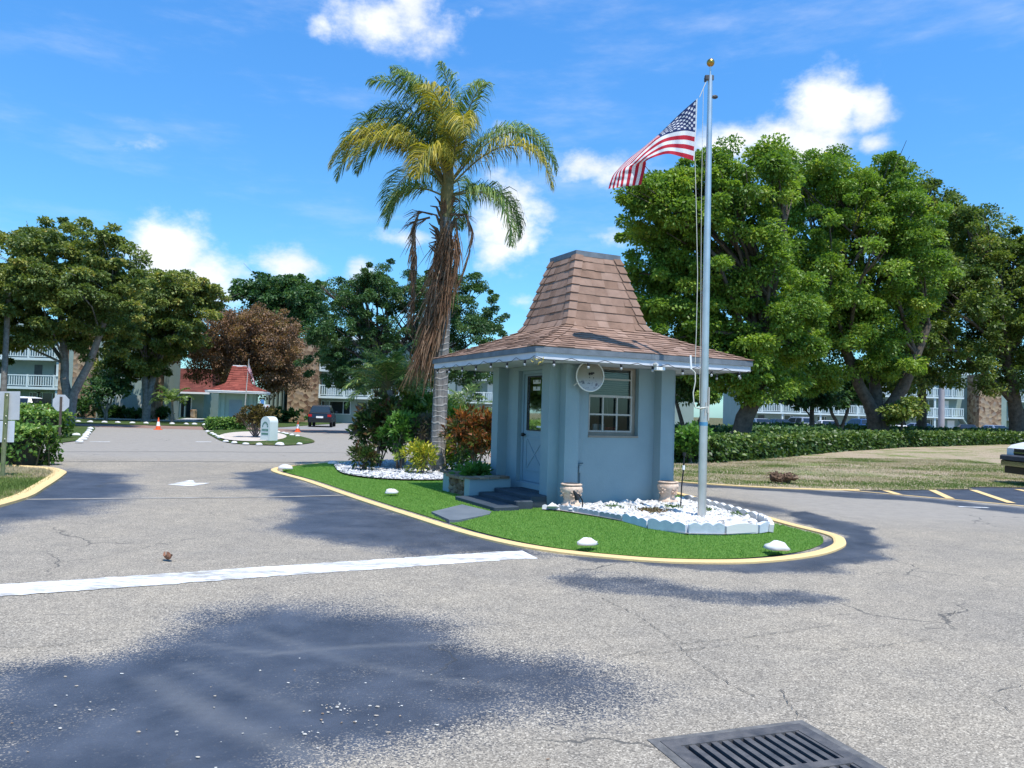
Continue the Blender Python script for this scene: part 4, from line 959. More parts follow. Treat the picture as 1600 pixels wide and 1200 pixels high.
# ------------------------------------------------------------------ flagpole and flag
FP = g(1096.5, 808, .1)
pole = thing('flagpole', 'tall brushed aluminium flagpole with a gold ball on top in the white stones', 'flagpole', FP)
PH = at(1109, 118, FP.y).z - .1; BALLZ = at(1109, 98, FP.y).z - .1
q = MB(); q.tube([(0, 0, -.1), (0, 0, 1.6), (0, 0, 4), (0, 0, PH)], [.065, .060, .050, .036], 20); q.build('shaft', M_STEEL, pole)
q = MB(); q.lathe([(.012, 0), (.012, BALLZ - PH - .05)], 8, (0, 0, PH)); q.build('spindle', M_STEEL, pole)
q = MB(); q.ball((0, 0, BALLZ), .06, 20, 14); o = q.build('finial_ball', M_GOLD, pole); [setattr(f, 'use_smooth', True) for f in o.data.polygons]
q = MB(); q.box(-.085, .05, -.03, .03, PH - .07, PH - .0, bev=.01); q.tube([(-.075, 0, PH - .04), (-.075, 0, PH - .1)], .02, 8); q.ball((.075, 0, PH - .33), (.05, .035, .03), 8, 6); q.build('truck_pulley', M_IRON, pole)
q = MB(); q.box(-.085, -.055, -.05, .05, 1.62, 1.64); q.bar((.0, -.066, 1.52), (0.02, -.066, 1.72), .02); q.bar((.065, -.03, 1.45), (.065, -.03, 1.95), .018); q.build('cleat', M_ALU, pole)
q = MB(); q.lathe([(.0615, 0), (.0618, .055)], 20, (0, 0, 1.37)); q.build('sticker', mat('blue_sticker', (.08, .25, .40), .5), pole)
def P3(px, py, dy=0.0): return at(px, py, FP.y + dy) - FP
q = MB(); q.tube([P3(1106, 122), P3(1099, 138, -.03), P3(1093, 152, -.05)], .006, 5); q.tube([P3(1086, 252, -.05), P3(1088, 330, -.05), P3(1090, 430, -.05), P3(1088, 520, -.05), P3(1086, 570, -.04)], .0055, 5)
q.tube([P3(1099, 140, -.06), P3(1096, 300, -.07), P3(1095, 480, -.07), P3(1093, 630, -.07)], .004, 5)
q.tube([P3(1079, 561, -.05), P3(1080, 576, -.05), P3(1086, 582, -.05), P3(1086.5, 596, -.05), P3(1083, 614, -.05), P3(1084, 628, -.05), P3(1087, 637, -.06), P3(1094, 638, -.07), P3(1100, 637, -.075), P3(1106, 636, -.07), P3(1106, 645, -.06)], .009, 7); q.build('halyard', M_ROPE, pole)
q = MB(); q.bar(P3(1079, 555, -.05), P3(1080, 577, -.05), .025, .02); q.build('halyard_clip', M_WHITE, pole)

# the flag: grid of (fly s, hoist t); control points give place and depth
FC = {0.0: [(1090, 153.5, 0), (1088.2, 203, 0), (1085, 251.5, 0)], .2: [(1062, 178, .10), (1066, 201, .02), (1066, 245.5, -.05)], .4: [(1028, 211, .34), (1031, 212.5, .12), (1041, 240.5, -.02)],
      .55: [(1003, 232, .42), (1006, 234, .16), (1018, 247, .04)], .68: [(976, 254, .42), (984, 256, .14), (1009, 252.5, .12)], .76: [(961, 270, .36), (976, 262, .12), (1009.5, 254.5, .30)], .88: [(954, 283, .28), (973, 277, .10), (1007, 268, .34)], 1.0: [(950.5, 295, .24), (970.5, 292, .1), (1002, 288.5, .34)]}
def flag_mesh(name, fn, ns=104, ntt=78):
    S, T = np.meshgrid(np.linspace(0, 1, ns + 1), np.linspace(0, 1, ntt + 1)); S, T = S.ravel(), T.ravel()
    V = fn(S, T); nx_, ny_ = ns + 1, ntt + 1; idx = np.arange(nx_ * ny_).reshape(ny_, nx_)
    F = np.stack([idx[:-1, :-1], idx[:-1, 1:], idx[1:, 1:], idx[1:, :-1]], -1).reshape(-1, 4)
    return V, F, S, T
def flag_fn(S, T):
    ks = sorted(FC); A = np.array([FC[k] for k in ks], float); out = np.zeros((len(S), 3))
    for c in range(3):
        def sp(col):  # smooth interpolation in s
            y = A[:, col, c]; d = np.gradient(y, ks); i = np.clip(np.searchsorted(ks, S) - 1, 0, len(ks) - 2); kk = np.array(ks); h_ = kk[i + 1] - kk[i]; t = (S - kk[i]) / h_
            return y[i] * (2 * t ** 3 - 3 * t ** 2 + 1) + y[i + 1] * (3 * t ** 2 - 2 * t ** 3) + d[i] * h_ * (t ** 3 - 2 * t ** 2 + t) + d[i + 1] * h_ * (t ** 3 - t ** 2)
        a, b_, c_ = sp(0), sp(1), sp(2); tm = .5
        out[:, c] = a * (T - .5) * (T - 1) / .5 + b_ * T * (T - 1) / -.25 + c_ * T * (T - .5) / .5 if c == 2 else np.where(T < .5, a + (b_ - a) * T * 2, b_ + (c_ - b_) * (T - .5) * 2)
    rip = (np.sin(S * 34 + T * 5) * .012 + np.sin(S * 75 - T * 9) * .005) * np.clip(S * 6, 0, 1)
    P = np.zeros((len(S), 3))
    dys = out[:, 2] + rip - .05
    for i in range(len(S)): P[i] = at(out[i, 0], out[i, 1], FP.y + dys[i])
    return P
def flag_mat(name, stars=True):
    def fn(nt, b):
        s = nt.attr('fs').outputs['Fac']; t = nt.attr('ft').outputs['Fac']
        k = nt.math('FLOOR', nt.math('MULTIPLY', t, 13.0)); odd = nt.math('MODULO', k, 2.0)
        c = nt.mix(odd, (0.50, 0.022, 0.045), (0.80, 0.80, 0.80))
        can = nt.math('MULTIPLY', nt.math('LESS_THAN', s, .4), nt.math('LESS_THAN', t, 7 / 13))
        # 9 rows of 6 and 5 stars: a lattice of 11 x 9 cells, every other one filled
        U, V_ = nt.math('MULTIPLY', s, 12 / .4), nt.math('MULTIPLY', t, 10 / (7 / 13)); ku, kv = nt.math('ROUND', U), nt.math('ROUND', V_)
        du, dv = nt.math('SUBTRACT', U, ku), nt.math('SUBTRACT', V_, kv); ok = nt.math('COMPARE', nt.math('MODULO', nt.math('ADD', ku, kv), 2.0), 0.0, .1)
        ins_ = nt.math('MULTIPLY', nt.math('MULTIPLY', nt.math('GREATER_THAN', ku, .5), nt.math('LESS_THAN', ku, 11.5)), nt.math('MULTIPLY', nt.math('GREATER_THAN', kv, .5), nt.math('LESS_THAN', kv, 9.5)))
        ang = nt.math('ARCTAN2', du, dv); rad = nt.math('SQRT', nt.math('ADD', nt.math('MULTIPLY', du, du), nt.math('MULTIPLY', dv, dv)))
        lim = nt.math('MULTIPLY_ADD', nt.math('COSINE', nt.math('MULTIPLY', nt.math('SUBTRACT', ang, math.pi), 5.0)), .16, .42)
        star = nt.math('MULTIPLY', nt.math('MULTIPLY', nt.math('LESS_THAN', rad, lim), ok), ins_)
        c = nt.mix(can, c, nt.mix(star, (0.022, 0.04, 0.13), (0.82, 0.82, 0.82)))
        c = nt.mix(nt.math('LESS_THAN', s, .018), c, (.8, .8, .8))
        nt.l.new(c, b.inputs['Base Color'])
        tr = nt.new('ShaderNodeBsdfTranslucent'); nt.l.new(c, tr.inputs[0]); mx = nt.new('ShaderNodeMixShader'); mx.inputs[0].default_value = .35
        out = nt.t.nodes['Material Output']; nt.l.new(b.outputs[0], mx.inputs[1]); nt.l.new(tr.outputs[0], mx.inputs[2]); nt.l.new(mx.outputs[0], out.inputs[0])
    return mat(name, (.5, .5, .5), .75, 0, .2, fn)
M_FLAG = flag_mat('flag_cloth')
V, F, S, T = flag_mesh('flag', flag_fn)
fo = Vector(V[0]); fl_ = npmesh('flag', V - np.array(fo), F, None, M_FLAG, loc=fo, smooth=True, extra=dict(fs=S, ft=T))
tag(fl_, 'large stars and stripes flag blowing out from the tall aluminium pole', 'flag')

# ------------------------------------------------------------------ rock bed edging, urns, lights
mbs = {'w': M_EDGE, 'd': M_EDGED, 'p': M_ROCK}
def edging(a, b_, n, h_, m_, label, group):
    a, b_ = Vector((a[0], a[1], 0)), Vector((b_[0], b_[1], 0)); Ln = (b_ - a).length; ang = math.atan2(b_.y - a.y, b_.x - a.x)
    pts = [(0, 0)]; k = 7
    top = []
    for i in range(n):
        for j in range(k + 1):
            t = j / k; top.append((Ln * (i + t) / n, h_ * (.78 + .22 * math.sin(math.pi * t))))
    top = [(.0, 0)] + top + [(Ln, 0)]
    mb = MB(); m = len(top)
    mb.add([(x, -.03, z) for x, z in top] + [(x, .03, z) for x, z in top], [tuple(range(m)), tuple(range(2 * m - 1, m - 1, -1))] + [(i + 1, i, m + i, m + i + 1) for i in range(m - 1)])
    o = mb.build('edging_block', m_); o.location = (a.x, a.y, .06); o.rotation_euler = (random.Random(int(a.x * 1000)).uniform(-.12, .12), 0, ang); tag(o, label, 'edging block', group)
EP = [g(*p, .07) for p in [(846, 795), (874, 796), (905, 800.5), (938, 806.5), (974, 813), (1013, 824), (1074, 833), (1132, 834), (1183, 831.5), (1205, 828)]]
LB = ['white scalloped edging block at the booth corner end of the rock bed', 'grey scalloped edging block below the stone urn nearest the steps', 'grey scalloped edging block second along from the booth corner urn', 'grey scalloped edging block between the small grey ones and the large pale ones',
      'pale blue scalloped edging block where the large blocks begin', 'long pale scalloped edging block left of the flagpole foot', 'long pale scalloped edging block straight below the flagpole', 'plain white flat-topped edging block right of the flagpole', 'pale edging block at the rounded tip of the rock bed']
for i in range(9):
    a, b_ = EP[i], EP[i + 1]; d = (b_ - a).normalized() * .012
    edging(a + d, b_ - d, [3, 4, 4, 4, 3, 3, 3, 1, 1][i], [.08, .085, .085, .09, .12, .15, .16, .14, .14][i], [M_ROCK, M_EDGED, M_EDGED, M_EDGED, M_EDGE, M_EDGE, M_EDGE, M_ROCK, M_EDGE][i], LB[i], 'edging blocks round the rock bed')
BKP = [g(1205, 827, .1), g(1198, 817, .1), g(1186, 811, .1)] + [Vector((3.62, 12.55, .1)), Vector((3.45, 13.3, .1)), Vector((3.2, 14.2, .1))]
for i in range(len(BKP) - 1):
    edging(BKP[i] + (BKP[i + 1] - BKP[i]) * .03, BKP[i + 1], 3, .13, M_ROCK, 'white scalloped edging block on the exit lane side of the rock bed', 'edging blocks on the lane side')

urn = thing('stone_urn', 'beige carved stone urn at the booth corner behind the black spotlight', 'urn', (1.005, 12.62, .11), .3, 'stone urns by the booth')
q = MB(); q.lathe([(.155, 0), (.16, .03), (.125, .05), (.115, .1), (.13, .16), (.165, .23), (.175, .28), (.16, .315), (.135, .33)], 20, sq=.35); q.build('urn_body', M_URN, urn)
q = MB(); q.lathe([(.135, .328), (.165, .332), (.168, .352), (.14, .36)], 20, sq=.35); q.build('urn_rim', M_URN, urn)
q = MB(); q.lathe([(.13, .3605), (.128, .362)], 16, sq=.35); q.build('urn_soil', M_DARKIN, urn)
q = MB(); rr = random.Random(6)
for k in range(4):
    for i in range(7):
        a = k * math.pi / 2 + rr.uniform(-.4, .4); r_ = .162; q.ball((r_ * math.cos(a) * 1.02, r_ * math.sin(a) * 1.02, rr.uniform(.13, .28)), (.02, .02, .018), 6, 4)
q.build('urn_carving', M_URN, urn)
copy_tree(urn, (2.765, 13.6, .11), .7, 'beige carved stone urn by the far end of the booth front, next to the flagpole')
spt = thing('spot_light', 'black landscape spotlight on a bent stake in front of the urn', 'spotlight', (1.115, 12.35, .11), .2)
q = MB(); q.tube([(.06, 0, 0), (.05, 0, .12), (.0, 0, .2), (-.03, 0, .22)], .011, 8); q.build('stake', M_BLACK, spt)
q = MB(); q.tube([(-.1, 0, .27), (-.05, 0, .2), (-.03, 0, .13)], [.016, .036, .045], 10); q.build('lamp_head', M_BLACK, spt)
pst = thing('path_light', 'thin leaning black garden light stake with a white collar by the flagpole', 'garden light', g(1063.5, 792, .1))
def PS(px, py): return at(px, py, pst.location.y) - pst.location
q = MB(); q.tube([PS(1063.5, 794), PS(1065, 760), PS(1068, 733)], .012, 6); q.build('stake', M_BLACK, pst)
q = MB(); q.tube([PS(1068, 734), PS(1068.3, 727)], .022, 8); q.build('collar', M_WHITE, pst)
q = MB(); q.tube([PS(1068.3, 727), PS(1069, 712)], .014, 8); q.tube([PS(1069, 712), PS(1069.5, 707)], .03, 8); q.build('lamp_head', M_BLACK, pst)
# weeds between the stones
def weed(px, py, label, n, s, col, seed):
    r = np.random.default_rng(seed); P = np.zeros((n, 3)); P[:, :2] = r.normal(0, s * .5, (n, 2)); P[:, 2] = r.uniform(0, .03, n)
    D = np.stack([r.normal(0, 1, n), r.normal(0, 1, n), r.uniform(.1, .9, n)], 1); V, F, rn = leaf_quads(P, D, r.normal(0, 1, (n, 3)), r.uniform(.04, .08, n), r.uniform(.008, .015, n), r.uniform(0, 1, n))
    c_ = g(px, py, .13); o = npmesh('ground_weed', V, F, rn, col, loc=c_); tag(o, label, 'weed')
M_WEEDB = leafmat('dry_weed', [(0, (.10, .06, .035)), (.6, (.2, .13, .08)), (1, (.12, .14, .05))]); M_WEEDG = leafmat('green_weed', [(0, (.05, .1, .03)), (1, (.12, .18, .06))])
weed(1018, 799, 'patch of dry brown weeds among the white stones in front of the window', 260, .26, M_WEEDB, 1); weed(1050, 793, 'small green weed among the white stones beside the thin black stake', 70, .15, M_WEEDG, 2); weed(1104, 798, 'small green weed just behind the flagpole foot', 50, .1, M_WEEDG, 3); weed(960, 793, 'small grey green weed among the white stones below the window', 50, .12, M_WEEDG, 4); weed(1150, 804, 'small green weed at the tip end of the rock bed', 40, .12, M_WEEDG, 5)

# white painted marker stones
def marker(p, s, label, group, seed):
    rg = random.Random(seed); mb = MB(); mb.ball((0, 0, 0), (s, s * rg.uniform(.6, .8), s * rg.uniform(.45, .6)), 11, 8, jit=.13, rg=rg, zlo=-.12); mb.sm = [True] * len(mb.f)
    o = mb.build('marker_stone', M_ROCK); o.location = p; o.rotation_euler.z = rg.uniform(-.4, .4); return tag(o, label, 'marker stone', group)
G1 = 'white stones along the turf edge'
for i, (px, py, s, lb) in enumerate(((612, 770, .125, 'white half-buried stone on the turf left of the steps'), (918, 850, .125, 'white half-buried stone on the turf below the booth front'), (1214, 857, .145, 'largest white stone on the turf, near the rounded kerb tip'),
                                     (521, 724.5, .14, 'white stone at the back edge of the turf near the palms'), (446, 732, .2, 'long white stone at the pointed far end of the turf'))):
    marker(g(px, py, .09), s, lb, G1, i)
# dry leaf on the road, root lump on the mound
lf = MB(); rr = random.Random(12); nn = 9; vs = []
for i in range(nn):
    for j in range(nn):
        s, t = i / (nn - 1) * 2 - 1, j / (nn - 1) * 2 - 1; wdt = (1 - s * s) ** .6 * .5 + .03
        vs.append((s * .085 + t * .02, t * .085 * wdt, .012 + .05 * abs(t) ** 1.5 + .035 * s * s + rr.uniform(-.008, .008)))
lf.add(vs, [(i * nn + j, i * nn + j + 1, (i + 1) * nn + j + 1, (i + 1) * nn + j) for i in range(nn - 1) for j in range(nn - 1)], smooth=True); lf.tube([(-.08, 0, .05), (-.12, .02, .03)], .003, 5)
o = lf.build('dry_leaf', mottled((.20, .085, .045), (.36, .19, .12), 30, name='dead_leaf')); o.location = g(262, 876, .004); o.rotation_euler = (0, 0, -.9); o.scale = (.85, .85, .85); tag(o, 'curled brown dry leaf lying alone on the pale asphalt', 'leaf')
bk = MB(); rr = random.Random(15)
for i in range(16):
    bk.ball((rr.uniform(-.33, .33), rr.uniform(-.12, .12), rr.uniform(.02, .1)), (rr.uniform(.06, .14), rr.uniform(.05, .1), rr.uniform(.05, .11)), 7, 6, rr.random(), .35, rr)
for i in range(14):
    a = rr.uniform(0, 6.28); bk.tube([(rr.uniform(-.2, .2), 0, .06), (.3 * math.cos(a), .15 * math.sin(a), rr.uniform(.03, .2)), (.45 * math.cos(a), .2 * math.sin(a), rr.uniform(.0, .16))], [.025, .015, .005], 5, rr.random())
o = bk.build('root_clump', rndmat('root_bark', [(0, (.055, .03, .02)), (.5, (.15, .09, .055)), (1, (.26, .18, .12))], .95, .8, 50, 9, .5)); o.location = (6.72, 19.3, .1); tag(o, 'reddish brown root clump lying on the dry grass mound', 'root clump')

# ------------------------------------------------------------------ drain grate
gt = thing('drain_grate', 'cast iron drain grate with two rows of slots set in the asphalt', 'grate', (GO.x, GO.y, 0), math.atan2(GA.y, GA.x))
q = MB()
def gb(a0, a1, b0, b1, z0_=-.05, z1_=.008): q.box(a0, a1, -b1, -b0, z0_, z1_)
gb(0, GW, 0, .075); gb(0, GW, GD - .07, GD); gb(0, .07, .075, GD - .07); gb(GW - .07, GW, .075, GD - .07); gb(.07, GW - .07, .40, .455)
NS = 11; sw = (GW - .14) / NS
for row in ((.075, .40), (.455, GD - .07)):
    for i in range(NS + 1):
        c_ = .07 + sw * i; gb(max(.07, c_ - .017), min(GW - .07, c_ + .017), row[0], row[1], -.05, .004)
q.build('grate_bars', M_IRON, gt)
q = MB(); t = .05; q.box(-t, GW + t, 0, t * .8, -.05, .0045); q.box(-t, 0, -GD, 0, -.05, .0045); q.box(GW, GW + t, -GD, 0, -.05, .0045); q.box(-t, GW + t, -GD - t, -GD, -.05, .0045); q.build('grate_frame', mottled((.07, .07, .07), (.16, .155, .15), 14, .4, 40, name='grate_surround'), gt)
q = MB(); q.box(-t, GW + t, -GD - t, t * .8, -.55, -.53); q.box(-t, -.03, -GD, 0, -.53, -.051); q.box(GW + .03, GW + t, -GD, 0, -.53, -.051); q.box(-t, GW + t, -GD - t, -GD - .03, -.53, -.051); q.box(-t, GW + t, .02, t * .8, -.53, -.051); q.build('drain_pit', mat('pit', (.03, .03, .03), 1), gt)

# ================================================================== VEGETATION
M_LF_YG = leafmat('leaf_bright', [(0, (0.066, 0.125, 0.020)), (0.45, (0.145, 0.245, 0.038)), (0.85, (0.265, 0.365, 0.054)), (1, (0.45, 0.45, 0.075))], .38)
M_LF_OL = leafmat('leaf_olive', [(0, (0.053, 0.090, 0.023)), (0.5, (0.120, 0.179, 0.038)), (0.9, (0.228, 0.269, 0.058)), (1, (0.384, 0.314, 0.086))], .32)
M_LF_LT = leafmat('leaf_left', [(0, (0.069, 0.107, 0.034)), (0.5, (0.153, 0.204, 0.052)), (0.9, (0.304, 0.313, 0.079)), (1, (0.528, 0.394, 0.125))], .32)
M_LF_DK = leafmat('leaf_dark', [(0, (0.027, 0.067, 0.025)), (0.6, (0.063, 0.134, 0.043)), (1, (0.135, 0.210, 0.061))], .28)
M_LF_RU = leafmat('leaf_rust', [(0, (0.11, 0.072, 0.052)), (0.5, (0.22, 0.125, 0.072)), (0.8, (0.29, 0.165, 0.072)), (1, (0.18, 0.165, 0.065))], .3)
M_LF_HG = leafmat('leaf_hedge', [(0, (0.039, 0.094, 0.019)), (0.5, (0.097, 0.183, 0.035)), (0.88, (0.184, 0.302, 0.058)), (1, (0.346, 0.426, 0.115))], .3, .35)
M_TWIG = mottled((0.10, 0.075, 0.06), (0.2, 0.165, 0.14), 9, name='twig')


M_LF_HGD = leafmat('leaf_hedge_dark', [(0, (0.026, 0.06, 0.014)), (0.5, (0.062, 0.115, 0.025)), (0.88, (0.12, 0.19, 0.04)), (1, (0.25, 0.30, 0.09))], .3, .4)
def clumps_from(blobs, n, r, top=.25, inner=.35):
    """clump centres spread over the blobs' volume, most of them near the outside"""
    w_ = np.array([(b[1][0] * b[1][1] * b[1][2]) ** (2 / 3) for b in blobs]); k = r.choice(len(blobs), n, p=w_ / w_.sum())
    d = unit(r.normal(0, 1, (n, 3)) + np.array([0, 0, top])); u_ = r.uniform(0, 1, n); rad = np.where(u_ < inner, r.uniform(.2, .75, n), np.where(u_ > .76, r.uniform(1.0, 1.36, n), r.uniform(.75, 1.04, n)))
    C = np.array([b[0] for b in blobs])[k]; A = np.array([b[1] for b in blobs])[k]
    return C + d * A * rad[:, None], d, rad


def crown_mesh(name, blobs, base, m, parent, ncl, per, rc, ls, seed, top=.25, flat=.6, inner=.35, up=.7, spread=1.0, droop=.15):
    r = np.random.default_rng(seed); Cc, dd, rad_ = clumps_from(blobs, ncl, r, top, inner)
    nleaf = ncl * per; ci = np.repeat(np.arange(ncl), per); cr = (rc * r.uniform(.55, 1.3, ncl) * np.where(rad_ > 1.04, .6, 1))[ci]
    q = unit(r.normal(0, 1, (nleaf, 3)) + np.array([0, 0, .35])); rr_ = r.uniform(0, 1, nleaf) ** (1 / 2.2)
    P = Cc[ci] + q * (cr * rr_)[:, None] * np.array([1, 1, flat])
    D = q + r.normal(0, .7, (nleaf, 3)) + dd[ci] * .3; D[:, 2] -= .25
    N = np.array([0, 0, up]) + r.normal(0, .55, (nleaf, 3)) + q * .4
    cl_t = r.uniform(0, 1, ncl)[ci]; rnd = np.clip(.6 * cl_t + .4 * r.uniform(0, 1, nleaf) + r.normal(0, .05, nleaf), 0, 1)
    L = ls * r.uniform(.6, 1.35, nleaf)
    V, F, rnd = leaf_quads(P - np.array(base), D, N, L, L * r.uniform(.26, .4, nleaf), rnd, droop)
    return npmesh(name, V, F, rnd, m, parent), Cc


def grow_tree(name, label, cat, px, py, Y, blobs_px, m, bark, ncl, per, rc, ls, seed, trunk_r=.3, stems=((0, 0),), fork=.3, group=None, flat=.6, inner=.35, top=.25, base_z=0.0, up=.7, depth=1.0, lean=(0, 0), nl=40, droop=.15):
    """a tree standing where the photo shows its trunk; its crown follows the crown's own swellings"""
    b0 = at(px, py, Y); base = Vector((b0.x, Y, base_z)); rg = random.Random(seed)
    blobs = []
    for i, bp in enumerate(blobs_px):
        cx, cy, rx, ry = bp[:4]; dy = bp[4] if len(bp) > 4 else rg.uniform(-.8, .8) * 1.6 * depth
        c = at(cx, cy, Y + dy); k = (Y + dy) / FPX; blobs.append(((c.x, c.y, c.z), (rx * k, max(rx, ry) * k * .95 * depth, ry * k)))
    t = thing(name, label, cat, base, 0, group)
    cr, Cc = crown_mesh('crown', blobs, base, m, t, ncl, per, rc, ls, seed, top, flat, inner, up, droop=droop)
    # trunk: stems, then limbs towards the crown's clumps
    mb = MB(); cz = np.mean([b[0][2] for b in blobs]); cxy = Vector((np.mean([b[0][0] for b in blobs]), np.mean([b[0][1] for b in blobs]), cz)) - base
    H = cz; ends = []
    for (sx_, sy_) in stems:
        p0 = Vector((sx_ * .15, sy_ * .15, -.1)); fz = H * fork
        p1 = Vector((sx_ * fz * .12 + lean[0] * fz, sy_ * fz * .1 + lean[1], fz * .5)); p2 = Vector((sx_ * fz * .55 + lean[0] * fz * 2, sy_ * fz * .4, fz)); p3 = p2 + Vector((sx_ * fz * .6, sy_ * fz * .5, fz * .8)) + cxy * .08
        k = 1 / len(stems) ** .4
        pts = [p0, p0.lerp(p1, .25), p1, p1.lerp(p2, .5) + Vector((rg.uniform(-.1, .1), 0, 0)), p2, p2.lerp(p3, .5), p3]; rad = [trunk_r * k * q for q in (1.45, 1.08, .95, .86, .8, .66, .5)]
        mb.tube(pts, rad, 12, wob=.09, rg=rg); ends.append((p2, trunk_r * k * .55)); ends.append((p3, trunk_r * k * .42)); ends.append((p2.lerp(p3, .5), trunk_r * k * .5))
    for i in range(nl):
        c = max((Vector(Cc[rg.randrange(len(Cc))]) - base for _ in range(2)), key=lambda q: q.z); e, r0 = min(ends, key=lambda q: (q[0] - c).length * rg.uniform(.7, 1.3))
        ln = (c - e).length; md = e.lerp(c, .5) + Vector((rg.uniform(-.1, .1) * ln, rg.uniform(-.1, .1) * ln, rg.uniform(-.02, .14) * ln)); r1 = r0 * rg.uniform(.45, .9)
        mb.tube([e, e.lerp(md, .55) + Vector((0, 0, .02 * ln)), md, md.lerp(c, .6), c], [r1, r1 * .75, r1 * .55, r1 * .34, r1 * .12], 7, wob=.08, rg=rg, caps=False)
        if i % 2 == 0:
            for j in range(2):
                c2 = c + Vector((rg.gauss(0, 1), rg.gauss(0, 1), rg.gauss(.3, .6))) * rc; mb.tube([md.lerp(c, .3), md.lerp(c2, .7), c2], [r1 * .35, r1 * .2, .012], 5, caps=False)
    mb.build('trunk', bark, t)
    return t

# trees right of the booth
grow_tree('shade_tree', 'bright green tree with a leaning grey trunk just past the booth, behind the flagpole', 'tree', 1148, 690, 33,
          [(1055, 330, 70, 55), (1018, 405, 50, 68), (1060, 470, 72, 70), (1135, 395, 78, 88), (1175, 300, 62, 58), (1212, 262, 36, 30), (1105, 555, 62, 50), (1035, 530, 42, 50), (1200, 485, 72, 80), (1150, 560, 60, 42), (1020, 300, 42, 30), (1100, 275, 42, 30), (1140, 238, 16, 12), (988, 318, 20, 14), (1230, 560, 40, 55), (1195, 240, 22, 14), (1185, 600, 40, 28), (1120, 600, 40, 24)],
          M_LF_YG, M_BARKD, 640, 310, .60, .14, 21, .40, ((.25, 0),), .40, nl=60, lean=(.09, 0), inner=.2)
grow_tree('shade_tree', 'widest bright green tree with a broad forked trunk behind the long hedge', 'tree', 1372, 680, 45,
          [(1280, 335, 80, 66), (1335, 420, 100, 90), (1280, 275, 46, 30), (1360, 305, 60, 46), (1400, 345, 50, 58), (1265, 440, 72, 68), (1375, 500, 62, 60), (1315, 530, 84, 56), (1250, 545, 60, 52), (1420, 410, 50, 70), (1385, 265, 26, 16), (1360, 285, 26, 18), (1300, 252, 24, 14), (1235, 300, 40, 36), (1225, 400, 46, 60), (1412, 262, 10, 8), (1260, 600, 50, 22), (1400, 580, 46, 30)],
          M_LF_YG, M_BARKD, 650, 310, .72, .165, 22, .62, ((-.6, 0), (.75, 0), (.05, .5)), .30, nl=58, base_z=.2, inner=.2)
grow_tree('shade_tree', 'dark olive tree with a thick black trunk at the lawn end, behind the white pickup', 'tree', 1590, 690, 54,
          [(1490, 405, 66, 58), (1530, 362, 40, 30), (1560, 445, 68, 66), (1480, 500, 72, 84), (1560, 540, 66, 66), (1445, 560, 52, 48), (1600, 400, 30, 36), (1500, 345, 26, 18), (1640, 470, 60, 70), (1690, 440, 70, 90), (1620, 580, 50, 40), (1660, 560, 60, 60), (1445, 440, 40, 60), (1530, 590, 36, 26)],
          M_LF_OL, M_BARKD, 620, 250, .86, .205, 23, .72, ((-.15, 0), (.8, .1)), .28, nl=50, base_z=.3, inner=.2)
grow_tree('dark_tree', 'dark tree standing in the gap between the two bright green trees, beyond the hedge', 'tree', 1440, 680, 58,
          [(1440, 330, 50, 40), (1460, 400, 60, 60), (1430, 470, 60, 60), (1400, 300, 40, 30), (1470, 480, 50, 60), (1420, 560, 60, 40), (1370, 590, 70, 22), (1300, 600, 70, 20), (1240, 590, 40, 25)], M_LF_OL, M_BARKD, 380, 150, .85, .24, 24, .35, ((0, 0),), .35, nl=30)
grow_tree('small_tree', 'thin dark forked tree between the booth wall and the leaning trunk', 'tree', 1077, 695, 36, [(1068, 600, 36, 26), (1085, 585, 30, 24), (1100, 610, 26, 16)], M_LF_DK, M_BARKD, 90, 70, .45, .2, 25, .16, ((-.5, 0), (.6, 0)), .45, nl=16)
grow_tree('small_tree', 'small dark single trunk tree in front of the far balcony, left of the forked trunk', 'tree', 1268, 690, 52, [(1262, 612, 44, 18), (1240, 622, 26, 12), (1290, 622, 26, 12)], M_LF_DK, M_BARKD, 110, 70, .5, .24, 26, .2, ((0, 0),), .55, nl=16)
grow_tree('small_tree', 'small dark tree with two slanting stems right against the broad forked trunk', 'tree', 1312, 690, 55, [(1305, 620, 30, 14), (1322, 612, 24, 14)], M_LF_DK, M_BARKD, 80, 70, .5, .24, 27, .18, ((-.5, 0), (.4, 0)), .6, nl=12)
grow_tree('sapling', 'young thin sapling above the hedge in front of the far stair tower', 'sapling', 1410, 690, 44, [(1408, 640, 20, 14), (1425, 636, 14, 12), (1398, 652, 12, 8)], M_LF_OL, M_BARKD, 45, 55, .35, .2, 28, .07, ((0, 0),), .6, nl=10, base_z=.3)

# trees left of the booth
grow_tree('spreading_tree', 'big spreading olive green tree with a pale grey forked trunk beside the stop sign', 'tree', 105, 668, 47,
          [(60, 420, 78, 56), (120, 392, 68, 42), (185, 412, 44, 38), (0, 430, 60, 58), (30, 500, 88, 50), (120, 470, 98, 60), (190, 470, 48, 48), (90, 535, 66, 26), (-60, 490, 80, 74), (86, 358, 28, 15), (150, 520, 56, 40), (208, 400, 16, 16), (20, 372, 26, 14), (60, 366, 24, 12), (180, 375, 24, 12), (-90, 440, 70, 60), (100, 440, 90, 50)],
          M_LF_LT, M_BARKG, 600, 240, .56, .18, 31, .36, ((-.2, .1), (.55, 0)), .42, nl=56, flat=.48, inner=.2)
grow_tree('spreading_tree', 'olive green tree standing between the pale forked trunk and the rusty tree', 'tree', 228, 655, 61,
          [(250, 470, 58, 44), (290, 452, 48, 24), (308, 482, 32, 28), (240, 530, 64, 44), (210, 560, 38, 38), (188, 582, 36, 22), (278, 520, 38, 38), (215, 490, 40, 50), (330, 470, 12, 14)],
          M_LF_LT, M_BARKG, 430, 200, .66, .21, 32, .36, ((-.12, 0), (.14, .2)), .42, nl=40, flat=.48, inner=.2)
